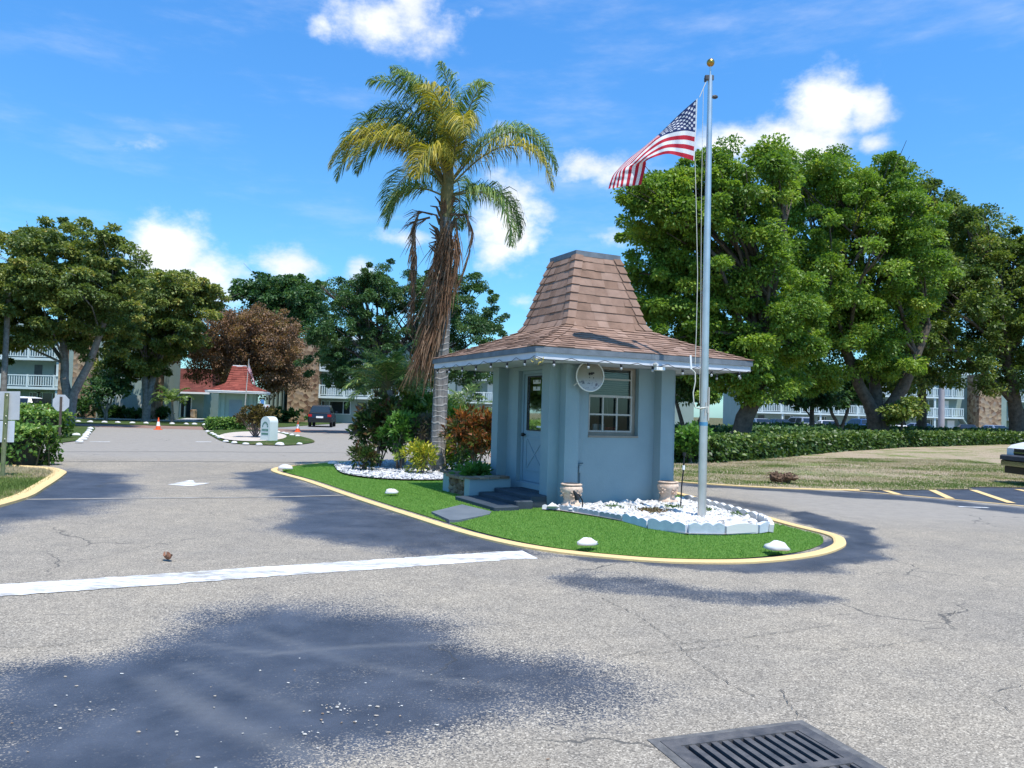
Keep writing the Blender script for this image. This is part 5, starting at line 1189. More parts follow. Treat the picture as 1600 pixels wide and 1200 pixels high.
grow_tree('rusty_tree', 'rusty brown half bare tree behind the small red roofed booth', 'tree', 366, 655, 68,
          [(380, 540, 88, 50), (335, 552, 50, 38), (430, 555, 48, 48), (335, 575, 30, 24), (400, 590, 56, 26), (450, 590, 28, 26), (360, 510, 50, 22), (410, 512, 46, 20)],
          M_LF_RU, M_TWIG, 600, 120, .95, .17, 33, .42, ((-.3, 0), (.3, 0)), .36, nl=130, flat=.7, inner=.25)
grow_tree('tall_tree', 'tall dark green tree rising behind the rusty brown tree', 'tree', 440, 655, 86, [(440, 470, 54, 34), (400, 462, 30, 22), (482, 475, 20, 28), (440, 505, 50, 24), (455, 448, 30, 14), (380, 458, 14, 8)], M_LF_DK, M_BARKD, 280, 140, 1.0, .33, 34, .4, ((0, 0),), .45, nl=30, flat=.45)
grow_tree('fine_leaf_tree', 'wide dark green fine-leaved tree behind the palms', 'tree', 618, 690, 47,
          [(560, 470, 58, 38), (620, 452, 50, 34), (690, 465, 54, 36), (742, 490, 42, 36), (540, 530, 58, 48), (605, 540, 70, 58), (705, 540, 68, 52), (760, 512, 26, 14), (520, 572, 40, 28), (565, 588, 50, 24), (740, 588, 46, 28), (625, 600, 80, 20), (610, 425, 24, 14), (580, 440, 24, 16), (740, 450, 16, 24), (700, 590, 40, 30), (545, 465, 24, 20), (790, 520, 10, 6), (500, 535, 24, 40)],
          M_LF_DK, M_BARKD, 700, 210, .47, .125, 35, .4, ((-.5, .1), (.5, 0)), .35, nl=60, flat=.55, inner=.2)

# two more of the street's trees stand outside the picture; the booth door's glass mirrors them
grow_tree('spreading_tree', 'olive green tree past the picture edge, mirrored in the booth door glass', 'tree', -330, 668, 36, [(-330, 430, 150, 110), (-250, 500, 90, 80), (-420, 500, 110, 100), (-480, 430, 120, 100), (-350, 560, 120, 50)], M_LF_LT, M_BARKG, 340, 120, 1.0, .34, 36, .5, ((-.3, 0), (.4, 0)), .4, nl=20)
# ---- hedges: box of leaves with twigs inside
def hedge(name, label, line, wd, h, m, n, ls, seed, zf=None, jit=.06, group=None, hend=None):
    r = np.random.default_rng(seed); L = [np.array(p[:2], float) for p in line]; sl_ = [np.linalg.norm(b - a) for a, b in zip(L, L[1:])]; tot_ = sum(sl_)
    base = Vector((L[0][0], L[0][1], 0)); s = r.uniform(0, tot_, n); cum = np.cumsum([0] + sl_); k = np.clip(np.searchsorted(cum, s) - 1, 0, len(sl_) - 1); t = (s - cum[k]) / np.array(sl_)[k]
    A, B = np.array(L)[k], np.array(L)[k + 1]; c = A + (B - A) * t[:, None]; dr = unit(B - A); nv = np.stack([-dr[:, 1], dr[:, 0]], 1)
    hh = h + (0 if hend is None else (hend - h) * s / tot_); hh = hh * (.93 + .14 * fbm(s * .9, s * 0 + 3.3, seed))
    face = r.uniform(0, 1, n); o = r.uniform(-1, 1, n); z = r.uniform(0, 1, n) ** .8
    o = np.where(face < .42, -1, np.where(face < .52, 1, o)); z = np.where(face >= .52, 1.0, z); inn = r.uniform(0, 1, n) < .25; o = np.where(inn, o * r.uniform(.3, 1, n), o); z = np.where(inn, z * r.uniform(.5, 1, n), z)
    bulge = 1 + .12 * (fbm(s * 1.3, z * 3, seed + 1) - .5) * 2; c = c + nv * (o * wd / 2 * bulge * (1 - .12 * z))[:, None] + r.normal(0, jit, (n, 2))
    gz = zf(c[:, 0], c[:, 1]) if zf else 0; P = np.stack([c[:, 0], c[:, 1], gz + z * hh + r.normal(0, jit, n)], 1)
    nrm = np.stack([nv[:, 0] * o, nv[:, 1] * o, (z > .95) * 1.0], 1)
    D = nrm * .6 + r.normal(0, .8, (n, 3)); N = nrm + r.normal(0, .5, (n, 3)) + np.array([0, 0, .5]); ll = ls * r.uniform(.6, 1.3, n)
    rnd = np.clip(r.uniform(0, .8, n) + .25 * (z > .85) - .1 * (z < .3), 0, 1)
    th_ = thing(name, label, 'hedge', base, 0, group)
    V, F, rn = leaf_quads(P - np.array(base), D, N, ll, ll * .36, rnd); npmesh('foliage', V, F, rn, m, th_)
    mb = MB(); rg = random.Random(seed)
    for i in range(int(tot_ / .16)):
        q = rg.uniform(0, tot_); j = min(int(np.searchsorted(cum, q)) - 1 if q > 0 else 0, len(sl_) - 1); j = max(j, 0); tt = (q - cum[j]) / sl_[j]; p = L[j] + (L[j + 1] - L[j]) * tt
        gz = float(zf(np.array([p[0]]), np.array([p[1]]))[0]) if zf else 0; p0 = Vector((p[0] + rg.uniform(-wd, wd) * .3, p[1] + rg.uniform(-wd, wd) * .3, gz)) - base
        for e in range(2): mb.tube([p0, p0 + Vector((rg.uniform(-.2, .2), rg.uniform(-.2, .2), h * .5)), p0 + Vector((rg.uniform(-.3, .3), rg.uniform(-.3, .3), h * .92))], [.022, .014, .005], 4, caps=False)
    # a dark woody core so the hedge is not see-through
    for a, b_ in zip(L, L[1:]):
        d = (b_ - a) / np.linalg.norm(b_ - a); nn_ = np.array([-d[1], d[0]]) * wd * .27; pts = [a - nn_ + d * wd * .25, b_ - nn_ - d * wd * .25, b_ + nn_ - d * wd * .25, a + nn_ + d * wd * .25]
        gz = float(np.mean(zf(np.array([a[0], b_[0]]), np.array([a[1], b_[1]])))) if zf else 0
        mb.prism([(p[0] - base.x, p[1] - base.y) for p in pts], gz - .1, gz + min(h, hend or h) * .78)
    mb.build('stems', M_TWIGD, th_); return th_
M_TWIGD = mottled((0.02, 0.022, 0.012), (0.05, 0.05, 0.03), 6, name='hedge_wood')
hedge('hedge', 'leafy green hedge beside the road behind the kerb, its end behind the green post', [(-11.0, 18.3), (-17, 19.2)], 1.15, .84, M_LF_HG, 14000, .115, 41, None, .05)
hedge('hedge', 'clipped dark green hedge behind the stop sign post', [(-17.9, 31.2), (-27, 31.2)], 1.4, 1.0, M_LF_HG, 9000, .15, 42)
hedge('hedge', 'bright topped hedge farthest back beside the spreading tree trunk', [(-23.4, 39.5), (-34, 39.5)], 1.4, 1.15, M_LF_HG, 5000, .18, 43)
HL = [(4.6, 26.4), (6.6, 27.2), (10.0, 31.0), (14.5, 36.5), (21, 43), (30, 49.5), (44, 55)]
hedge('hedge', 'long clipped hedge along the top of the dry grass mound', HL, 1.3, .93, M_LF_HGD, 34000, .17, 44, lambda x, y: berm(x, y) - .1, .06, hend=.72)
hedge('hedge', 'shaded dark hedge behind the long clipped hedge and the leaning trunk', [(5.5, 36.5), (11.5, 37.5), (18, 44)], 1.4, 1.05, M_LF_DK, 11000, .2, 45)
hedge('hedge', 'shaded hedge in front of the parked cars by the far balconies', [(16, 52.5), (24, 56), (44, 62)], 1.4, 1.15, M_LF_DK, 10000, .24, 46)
hedge('hedge', 'low yellow green hedge at the back of the small round island', [g(322, 672)[:2], g(383, 673)[:2]], .9, .62, M_LF_HG, 5000, .14, 47)

# ---- shrubs
def shrub(name, label, p, blobs, m, n, ls, lw, seed, stems=5, stem_r=.014, h=None, cat='shrub', group=None, up=.5, droop=.1, twig=None, ncl=None, rc=.12):
    """blobs: ((x, y, z), (rx, ry, rz)) about the foot p"""
    r = np.random.default_rng(seed); rg = random.Random(seed); t = thing(name, label, cat, p, 0, group)
    ncl = ncl or max(12, n // 22); Cc, dd, _ = clumps_from(blobs, ncl, r, .3, .4); per = max(1, n // ncl); ci = np.repeat(np.arange(ncl), per); N_ = len(ci)
    q = unit(r.normal(0, 1, (N_, 3)) + np.array([0, 0, .4])); P = Cc[ci] + q * rc * r.uniform(0, 1, N_)[:, None]
    D = q + dd[ci] * .7 + r.normal(0, .35, (N_, 3)) + np.array([0, 0, .35]); L = ls * r.uniform(.6, 1.3, N_)
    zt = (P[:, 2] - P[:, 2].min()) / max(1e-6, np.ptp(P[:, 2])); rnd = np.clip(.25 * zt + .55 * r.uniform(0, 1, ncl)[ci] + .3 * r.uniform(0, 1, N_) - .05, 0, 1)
    V, F, rn = leaf_quads(P, D, np.array([0, 0, up]) + r.normal(0, .5, (N_, 3)) + q * .3, L, L * lw, rnd, droop); npmesh('foliage', V, F, rn, m, t)
    mb = MB()
    for i in range(stems):
        a = rg.uniform(0, 6.28); p0 = Vector((.06 * math.cos(a), .06 * math.sin(a), -.05)); c = Vector(Cc[rg.randrange(ncl)])
        md = p0.lerp(c, .5) + Vector((rg.uniform(-.05, .05), rg.uniform(-.05, .05), .05)); mb.tube([p0, md, c], [stem_r, stem_r * .75, stem_r * .35], 6, caps=False)
        for j in range(3):
            c2 = Vector(Cc[rg.randrange(ncl)])
            if (c2 - md).length < (c - p0).length * .8: mb.tube([md, md.lerp(c2, .5), c2], [stem_r * .6, stem_r * .45, stem_r * .2], 5, caps=False)
    mb.build('stems', twig or M_TWIG, t); return t
M_CROT = leafmat('croton_leaf', [(0, (.03, .06, .014)), (.3, (.07, .095, .022)), (.5, (.13, .06, .022)), (.72, (.28, .08, .024)), (.88, (.42, .17, .03)), (1, (.26, .24, .05))], .25, .35)
M_CRYL = leafmat('yellow_croton_leaf', [(0, (0.045, 0.105, 0.018)), (.4, (0.180, 0.240, 0.030)), (.7, (0.510, 0.450, 0.038)), (1, (0.750, 0.630, 0.060))], .25, .35)
M_TI = leafmat('dark_red_leaf', [(0, (.022, .05, .014)), (.5, (.05, .095, .022)), (.75, (.085, .06, .028)), (1, (.17, .05, .032))], .25, .4)
M_GRN = leafmat('fresh_leaf', [(0, (0.030, 0.075, 0.018)), (.5, (0.075, 0.180, 0.033)), (1, (0.180, 0.330, 0.068))], .32, .4)
M_GRY = leafmat('grey_leaf', [(0, (.05, .055, .03)), (.6, (.11, .095, .06)), (1, (.2, .15, .10))], .2, .7)
zb = .09
shrub('croton_shrub', 'large orange and red croton shrub right behind the planter box', g(737, 738, zb) + Vector((.15, -.8, 0)), [((-.16, 0, 1.02), (.56, .45, .36)), ((.30, .1, 1.0), (.46, .45, .36)), ((.1, -.1, .75), (.50, .42, .25)), ((-.35, 0, .75), (.22, .3, .22))], M_CROT, 3600, .145, .17, 51, 8, .02)
shrub('yellow_croton', 'rounded yellow green croton in the pale gravel left of the tall palm', g(655, 741, zb), [((0, 0, .38), (.40, .36, .28)), ((-.1, .1, .5), (.26, .26, .16)), ((.18, 0, .3), (.22, .24, .18))], M_CRYL, 1500, .10, .2, 52, 7, .012)
shrub('small_croton', 'small dark green and red shrub at the gravel edge nearest the kerb point', g(567, 736, zb), [((0, 0, .28), (.30, .3, .22)), ((-.16, 0, .42), (.14, .14, .12)), ((.1, 0, .36), (.2, .2, .18))], M_TI, 900, .12, .2, 53, 6, .012)
shrub('dark_red_shrub', 'tall dark red and green shrub left of the young date palm', g(591, 731, zb), [((0, 0, 1.05), (.55, .5, .45)), ((-.25, 0, .85), (.40, .4, .25)), ((.1, 0, 1.5), (.35, .4, .25)), ((0, 0, .7), (.4, .4, .2)), ((-.45, 0, 1.05), (.2, .25, .12))], M_TI, 3000, .17, .2, 54, 8, .022)
shrub('green_shrub', 'fresh green shrub on thin stems in front of the young date palm', g(622, 731, zb) + Vector((.12, -.75, 0)), [((0, 0, .75), (.40, .36, .34)), ((.05, 0, 1.1), (.36, .36, .26)), ((-.2, 0, .95), (.3, .3, .2))], M_GRN, 1800, .13, .22, 55, 8, .02)
shrub('green_shrub', 'tall dark green shrub behind the brown twiggy one, left of the palm trunk', g(655, 727, zb) + Vector((0, -.3, 0)), [((0, .3, 1.35), (.55, .5, .42)), ((.25, .3, 1.6), (.36, .4, .25)), ((-.3, .3, 1.6), (.32, .4, .25)), ((.0, .3, .95), (.5, .4, .25))], M_LF_HG, 3400, .13, .26, 56, 7, .02)
shrub('twiggy_shrub', 'brown dry twiggy shrub against the left of the palm trunk', g(664, 733, zb) + Vector((-.05, -.25, 0)), [((0, 0, .85), (.42, .36, .42)), ((.1, 0, 1.15), (.32, .3, .26))], M_GRY, 1100, .15, .10, 57, 70, .010)
shrub('yellow_croton', 'small yellow green shrub at the palm trunk foot on the planter side', g(699, 736, zb), [((0, -.2, .42), (.22, .22, .26)), ((-.1, -.2, .72), (.16, .16, .2))], M_CRYL, 600, .11, .2, 58, 5, .012)
shrub('leafy_plant', 'low light green leafy plants in the planter under the croton', bl(-1.75, 1.05, .33), [((.05, -.1, .09), (.24, .4, .09)), ((.2, .3, .08), (.2, .3, .08))], M_GRN, 700, .12, .26, 59, 6, .01, cat='plant')
shrub('leafy_plant', 'low green shrub between the croton and the yellow shrub', g(715, 738, zb), [((0, .2, .3), (.3, .3, .22))], M_GRN, 700, .13, .24, 60, 5, .01, cat='plant')
shrub('lime_shrub', 'lime green shrub at the hedge end beside the booth wall', Vector((6.05, 26.1, .1)), [((0, 0, .8), (.5, .5, .32)), ((-.2, 0, .5), (.5, .5, .3))], M_GRN, 2600, .14, .3, 61, 6, .02)
shrub('green_shrub', 'dense green shrub behind the palm trunk under the fronds', g(705, 728, zb) + Vector((0, 1.2, 0)), [((0, 0, .7), (.6, .5, .5)), ((-.4, 0, 1.2), (.5, .4, .35)), ((.5, 0, .9), (.5, .4, .3)), ((1.2, .3, .75), (.5, .4, .35))], M_GRN, 3600, .16, .26, 62, 8, .02)
# round island plants
shrub('topiary_shrub', 'round topped orange green shrub on bare stems by the small sign block', g(400, 683, .09), [((0, 0, 1.05), (.78, .7, .32)), ((0, 0, .8), (.65, .6, .25))], leafmat('copper_leaf', [(0, (.03, .028, .012)), (.5, (.08, .06, .02)), (.8, (.16, .12, .03)), (1, (.2, .18, .04))], .2), 3200, .14, .25, 63, 16, .03)
shrub('round_shrub', 'dark rounded shrub in front of the small red roofed booth', g(357, 662, 0) + Vector((0, 6, 0)), [((0, 0, .75), (.75, .7, .55)), ((.1, 0, .5), (.8, .7, .4))], M_TI, 2200, .2, .3, 64, 5, .03)
for i, (px, py, Y, rx, h, m_, lb) in enumerate(((130, 652, 64, 1.6, 1.9, M_LF_DK, 'dark bush against the stone wall behind the pale trunk'), (178, 648, 66, 1.2, 1.0, M_LF_DK, 'low dark bush under the shuttered window'), (215, 648, 66, 1.5, .8, M_LF_DK, 'low bush at the foot of the second spreading tree'),
                                           (440, 652, 72, 2.0, 1.1, M_LF_DK, 'dark bush at the foot of the far stone panel'), (243, 648, 67, 1.0, 1.0, M_LF_DK, 'dark bush at the corner before the red roofed lodge'), (420, 650, 71, 1.1, 1.2, M_LF_DK, 'dark bush behind the white sign post'))):
    c = at(px, py, Y); shrub('foundation_shrub', lb, Vector((c.x, Y, 0)), [((0, 0, h * .5), (rx, .9, h * .45)), ((rx * .3, 0, h * .65), (rx * .6, .8, h * .35))], m_, 1500, .3, .3, 70 + i, 4, .03, group='bushes against the far buildings')
grow_tree('bare_shrub_tree', 'spindly multi-stemmed small tree in front of the shuttered window', 'small tree', 165, 660, 60, [(160, 610, 24, 14), (185, 606, 18, 12), (172, 598, 26, 8), (150, 625, 12, 8)], M_LF_DK, M_BARKG, 60, 45, .5, .26, 80, .12, ((-.5, 0), (.4, 0), (0, .3)), .5, nl=24)

# ---- palms
def frond(base, az, el, ln, droop, width, nleaf, seed, leaf_droop=.6, twist=0.0, wind=(0, 0), stiff=.0, rach_r=.022, bend=1.6, lw=.022):
    """one feather leaf: curved midrib, and leaflets hanging from both its sides"""
    rg = np.random.default_rng(seed); n = 18; pts = [np.zeros(3)]; d = np.array([math.cos(az) * math.cos(el), math.sin(az) * math.cos(el), math.sin(el)])
    for i in range(n):
        t = (i + 1) / n; d = d + np.array([wind[0] * .5, wind[1], -droop * (t ** bend)]) / n * 2.2; d = d / np.linalg.norm(d); pts.append(pts[-1] + d * ln / n)
    pts = np.array(pts); mb = MB(); mb.tube([Vector(p) for p in pts], [rach_r * (1 - .85 * i / n) for i in range(n + 1)], 5, caps=False); V0, F0 = np.array(mb.v), np.array(mb.f)
    k = nleaf; t = np.linspace(.16, .995, k); idx = t * n; i0 = np.minimum(idx.astype(int), n - 1); f = (idx - i0)[:, None]; P = pts[i0] * (1 - f) + pts[i0 + 1] * f; T = unit(pts[i0 + 1] - pts[i0])
    Vs, Fs, Rs = [], [], []
    for s in (-1, 1):
        side = unit(np.cross(T, np.array([0, 0, 1.0]))) * s; up_ = unit(np.cross(side, T)) * s
        L = width * (np.sin(np.pi * np.clip(t * .92 + .08, 0, 1)) ** .55) * rg.uniform(.8, 1.15, k); a = rg.normal(0, .22, k)[:, None] + twist
        D = unit(side * (1 - stiff * .3) + T * (.55 + .5 * t[:, None]) + up_ * (.35 + a) + rg.normal(0, .12, (k, 3)))
        w_ = (lw * rg.uniform(.7, 1.2, k))[:, None]; wdir = unit(np.cross(D, up_ + rg.normal(0, .3, (k, 3)))) * w_
        m1 = P + D * L[:, None] * .45; D2 = unit(D + np.array([wind[0] * .8, wind[1] * .8, -leaf_droop]) * rg.uniform(.7, 1.2, (k, 1))); m2 = m1 + D2 * L[:, None] * .35; D3 = unit(D2 + np.array([wind[0], wind[1], -leaf_droop * 1.1])); e = m2 + D3 * L[:, None] * .3
        Q = np.stack([P - wdir * .4, P + wdir * .4, m1 - wdir, m1 + wdir, m2 - wdir * .8, m2 + wdir * .8, e - wdir * .08, e + wdir * .08], 1).reshape(-1, 3)
        ff = (np.array([[0, 1, 3, 2], [2, 3, 5, 4], [4, 5, 7, 6]])[None] + 8 * np.arange(k)[:, None, None]).reshape(-1, 4); off = len(V0) + sum(len(x) for x in Vs); Vs.append(Q); Fs.append(ff + off); Rs.append(np.repeat(np.clip(rg.uniform(0, 1, k), 0, 1), 3))
    V = np.concatenate([V0] + Vs) + np.array(base); F = np.concatenate([F0] + Fs); rnd = np.concatenate([np.full(len(F0), .5)] + Rs); pidx = np.concatenate([np.ones(len(F0)), np.zeros(len(F) - len(F0))])
    return V, F, rnd, pidx
M_FR_G = leafmat('frond_green', [(0, (0.051, 0.108, 0.034)), (.5, (0.121, 0.205, 0.053)), (.85, (0.243, 0.332, 0.085)), (1, (0.486, 0.507, 0.188))], .3, .5)
M_FR_Y = leafmat('frond_yellow', [(0, (0.081, 0.111, 0.020)), (.4, (0.216, 0.221, 0.031)), (.75, (0.446, 0.364, 0.050)), (1, (0.600, 0.468, 0.075))], .35, .5)
M_FR_B = leafmat('frond_brown', [(0, (.10, .050, .028)), (.5, (.21, .115, .066)), (1, (.34, .22, .14))], .25, .7)
M_RACH = mottled((.14, .13, .05), (.24, .20, .09), 6, name='frond_stalk'); M_RACHB = mottled((.10, .06, .035), (.2, .13, .08), 6, name='dead_stalk')
PB = g(684, 737, .09); PY = PB.y
palm = thing('queen_palm', 'tall feathery queen palm with a skirt of dead brown fronds left of the booth', 'palm', PB)
def PP(px, py, dy=0): return at(px, py, PY + dy) - PB
tp = [PP(684, 740), PP(684.5, 715), PP(686, 660), PP(689, 600), PP(691, 540), PP(694, 480), PP(696, 420), PP(697, 370), PP(696, 340)]
mb = MB(); rg = random.Random(8); pts, rad = [], []
n_ = 90
for i in range(n_ + 1):
    t = i / n_ * (len(tp) - 1); j = min(int(t), len(tp) - 2); p = tp[j].lerp(tp[j + 1], t - j); pts.append(p); r_ = np.interp(t, [0, .4, 1, 3, 5, 8], [.25, .21, .20, .172, .165, .15]); rad.append(r_ * (1.035 if i % 2 else .985))
mb.tube(pts, rad, 16, wob=.012, rg=rg); mb.build('trunk', M_PALMTR, palm)
mb = MB()
for i in range(34):  # cut and hanging leaf bases below the crown
    a = rg.uniform(0, 6.28); z_ = rg.uniform(-1.25, .15); c = PP(696, 330) + Vector((.13 * math.cos(a), .13 * math.sin(a), z_)); mb.tube([c, c + Vector((.10 * math.cos(a), .10 * math.sin(a), .22)), c + Vector((.26 * math.cos(a), .26 * math.sin(a), rg.uniform(.1, .4)))], [.045, .03, .012], 5, rnd=rg.random())
mb.build('boot_skirt', M_RACHB, palm)
CR = PP(697, 318)
mb = MB(); mb.tube([CR + Vector((0, 0, -.5)), CR + Vector((.02, 0, .3)), CR + Vector((.04, 0, 1.0)), CR + Vector((.02, 0, 1.6))], [.15, .16, .11, .05], 12); mb.build('crown_shaft', M_RACH, palm)
# azimuth (0 = right, 90 = away from camera), start elevation, length, droop, colour
FR = [(184, 66, 3.9, 1.55, 'g'), (172, 58, 3.8, 1.75, 'g'), (205, 52, 3.6, 1.55, 'y'), (195, 60, 3.3, 1.6, 'y'), (222, 48, 3.2, 1.5, 'y'), (160, 62, 3.7, 1.7, 'g'), (188, 75, 3.2, 1.5, 'g'), (140, 70, 3.2, 1.3, 'g'),
      (100, 82, 3.3, 1.1, 'g'), (180, 84, 3.5, .95, 'g'), (240, 82, 3.2, 1.2, 'g'), (280, 72, 3.0, 1.5, 'y'), (300, 60, 2.8, 1.7, 'y'), (330, 70, 3.0, 1.5, 'g'),
      (2, 54, 3.7, 1.75, 'g'), (350, 46, 3.5, 1.75, 'y'), (15, 58, 3.6, 1.6, 'g'), (345, 14, 2.5, 1.9, 'g'), (10, 24, 2.5, 1.7, 'g'), (200, 22, 1.9, 2.0, 'g'), (75, 40, 2.7, 1.8, 'g'), (265, 45, 2.5, 1.8, 'y'), (130, 45, 3.0, 1.7, 'g'), (200, 78, 3.6, 1.2, 'g'), (330, 82, 3.0, 1.0, 'g')]
for i, (a, e, l_, dr_, c_) in enumerate(FR):
    V, F, rn, pi_ = frond((CR.x + .05 * math.cos(R(a)), CR.y + .05 * math.sin(R(a)), CR.z + .15 + .6 * max(0, e - 20) / 70), R(a), R(e), l_ * (1.02 if e < 62 else .92), dr_ * (1.75 if e < 70 else 1.45), .74, 132, 100 + i, 1.1, 0, (-.30, .0), rach_r=.026, bend=1.15, lw=.0125)
    npmesh('frond', V, F, rn, [M_FR_Y if c_ == 'y' else M_FR_G, M_RACH], palm, pidx=pi_)
# dead fronds hanging down the trunk's left side
def dead(px_path, seed, n, spread, ln):
    r = np.random.default_rng(seed); pts = [PP(*p) for p in px_path]; P_ = np.array([tuple(p) for p in pts]); k = len(P_); V, F, rn = [], [], []
    mb = MB(); mb.tube(pts, [.03 * (1 - .7 * i / k) for i in range(k)], 5, caps=False); V0, F0 = np.array(mb.v), np.array(mb.f)
    t = r.uniform(.05, .97, n) * (k - 1); i0 = t.astype(int); f = (t - i0)[:, None]; Q = P_[i0] * (1 - f) + P_[i0 + 1] * f + r.normal(0, spread * .28, (n, 3)); T = unit(P_[i0 + 1] - P_[i0])
    D = unit(T + r.normal(0, .2, (n, 3)) + np.array([-.12, 0, -.35])); L = ln * r.uniform(.5, 1.2, n)[:, None]; D2 = unit(D + np.array([-.1, 0, -.5]) + r.normal(0, .14, (n, 3))); wd = unit(np.cross(D, r.normal(0, 1, (n, 3)))) * r.uniform(.006, .013, n)[:, None]
    m1 = Q + D * L * .5 + r.normal(0, spread * .2, (n, 3)); e = m1 + D2 * L * .5
    VV = np.stack([Q - wd, Q + wd, m1 - wd, m1 + wd, e - wd * .3, e + wd * .3], 1).reshape(-1, 3); FF = (np.array([[0, 1, 3, 2], [2, 3, 5, 4]])[None] + 6 * np.arange(n)[:, None, None]).reshape(-1, 4) + len(V0)
    cl = np.repeat(r.uniform(0, 1, n), 2)
    npmesh('dead_frond', np.concatenate([V0, VV]), np.concatenate([F0, FF]), np.concatenate([np.full(len(F0), .3), cl]), [M_FR_B, M_RACHB], palm, pidx=np.concatenate([np.ones(len(F0)), np.zeros(len(FF))]))
dead([(700, 345, -.25), (690, 375, -.32), (683, 410, -.32), (675, 450, -.35), (668, 490, -.36), (662, 530, -.36), (652, 565, -.36)], 1, 340, .16, .95)
dead([(705, 350, -.25), (703, 390, -.3), (697, 430, -.34), (688, 470, -.36), (676, 510, -.38), (664, 545, -.38)], 2, 360, .17, .95)
dead([(690, 345, -.2), (688, 390, -.32), (686, 440, -.35), (680, 490, -.36), (672, 540, -.36), (668, 575, -.36)], 3, 300, .15, .8)
dead([(712, 345, -.2), (716, 380, -.25), (712, 420, -.28), (702, 460, -.3), (690, 500, -.32), (678, 545, -.34)], 6, 260, .13, .9)
dead([(676, 335, -.15), (655, 330, -.2), (648, 355, -.22), (649, 395, -.24), (648, 430, -.25), (646, 465, -.25), (645, 490, -.25)], 4, 130, .075, .6)
dead([(672, 340, -.15), (650, 345, -.2), (644, 380, -.22), (645, 430, -.24), (646, 480, -.25)], 7, 90, .06, .5)
dead([(704, 335, -.1), (728, 335, -.15), (738, 360, -.18), (733, 395, -.18), (722, 430, -.2), (712, 455, -.22)], 5, 70, .04, .5)
# young date palm, two stems
dp = thing('date_palm', 'young date palm with a dense dark green crown among the shrubs', 'palm', g(612, 729, zb))
DY = dp.location.y
def DP(px, py, dy=0): return at(px, py, DY + dy) - dp.location
mb = MB(); pts = [DP(630, 728), DP(627, 700), DP(620, 670), DP(612, 640), DP(607, 610)]; mb.tube(pts, [.09, .08, .085, .1, .11], 10, wob=.12, rg=rg); mb.build('trunk', M_BARKG, dp)
mb = MB()
for i in range(40):
    a = rg.uniform(0, 6.28); t = rg.uniform(.3, 1); p = pts[0].lerp(pts[-1], t); mb.tube([p + Vector((.07 * math.cos(a), .07 * math.sin(a), 0)), p + Vector((.15 * math.cos(a), .15 * math.sin(a), .12))], [.025, .01], 4)
mb.build('leaf_base', M_BARKD, dp)
rg2 = random.Random(44)
for i in range(40):
    a = rg2.uniform(0, 6.28); e = R(rg2.uniform(-5, 80)); c = DP(606, 606)
    V, F, rn, pi_ = frond(tuple(c), a, e, rg2.uniform(1.15, 1.6), 1.7, .26, 46, 300 + i, .35, 0, (-.05, 0), rach_r=.012, lw=.011)
    npmesh('frond', V, F, rn, [M_FR_G if i > 5 else M_FR_Y, M_RACH], dp, pidx=pi_)
ar = thing('areca_palm', 'light green thin palm behind the tall palm trunk, seen right of it', 'palm', g(712, 725, zb) + Vector((.0, 1.6, 0)))
mb = MB()
for i in range(5): mb.tube([(.08 * i - .2, 0, 0), (.1 * i - .25, 0, .7), (.13 * i - .3, .0, 1.2)], [.03, .028, .022], 6)
mb.build('trunk', M_POSTG, ar)
for i in range(26):
    a = rg2.uniform(0, 6.28); e = R(rg2.uniform(20, 80)); j = rg2.randrange(5)
    V, F, rn, pi_ = frond((.13 * j - .3, 0, rg2.uniform(1.0, 1.25)), a, e, rg2.uniform(1.0, 1.5), 1.7, .32, 40, 400 + i, .5, rach_r=.012, lw=.014); npmesh('frond', V, F, rn, [leafmat('areca_leaf', [(0, (.05, .10, .03)), (.6, (.12, .20, .05)), (1, (.24, .30, .10))], .35, .35) if i == 0 else bpy.data.materials['areca_leaf'], M_RACH], ar, pidx=pi_)
sp_ = thing('small_palm', 'small green palm on the grass in front of the red roofed lodge', 'palm', (at(268, 655, 58).x, 58, .02))
mb = MB(); mb.tube([(0, 0, 0), (.05, 0, .8), (.0, 0, 1.6)], [.14, .1, .08], 8); mb.build('trunk', M_BARKG, sp_)
for i in range(16):
    a = rg2.uniform(0, 6.28); V, F, rn, pi_ = frond((0, 0, 1.6), a, R(rg2.uniform(10, 65)), 1.7, 1.6, .4, 22, 500 + i, .4, rach_r=.02, lw=.04); npmesh('frond', V, F, rn, [bpy.data.materials['areca_leaf'], M_RACH], sp_, pidx=pi_)

# ================================================================== FAR BOOTH, BUILDINGS, SIGNS, CARS
fbc = at(372, 650, 58.5)
M_MINT = mottled((0.36, 0.47, 0.42), (0.42, 0.53, 0.475), 1, name='mint_stucco')
fb = thing('guard_booth', 'far pale green booth with a flared red tile roof on the other street side', 'guard booth', (fbc.x, 58.5, 0), R(14))
make_booth(fb, M_MINT, M_RTILE, M_WHITE, M_WHITE, near=False)
q = MB(); q.box(-.55, .35, -1.125, -1.101, 0.2, 1.9); q.build('blue_panel', mottled((.28, .36, .42), (.33, .42, .48), 2, name='pale_blue_panel'), fb)
f2 = thing('flagpole', 'thin far flagpole in front of the red roofed booth', 'flagpole', (at(381, 645, 55.5).x, 55.5, .02))
def F2(px, py): return at(px, py, 55.5) - f2.location
q = MB(); q.tube([(0, 0, 0), F2(389, 561)], [.045, .025], 8); q.build('shaft', M_ALU, f2)
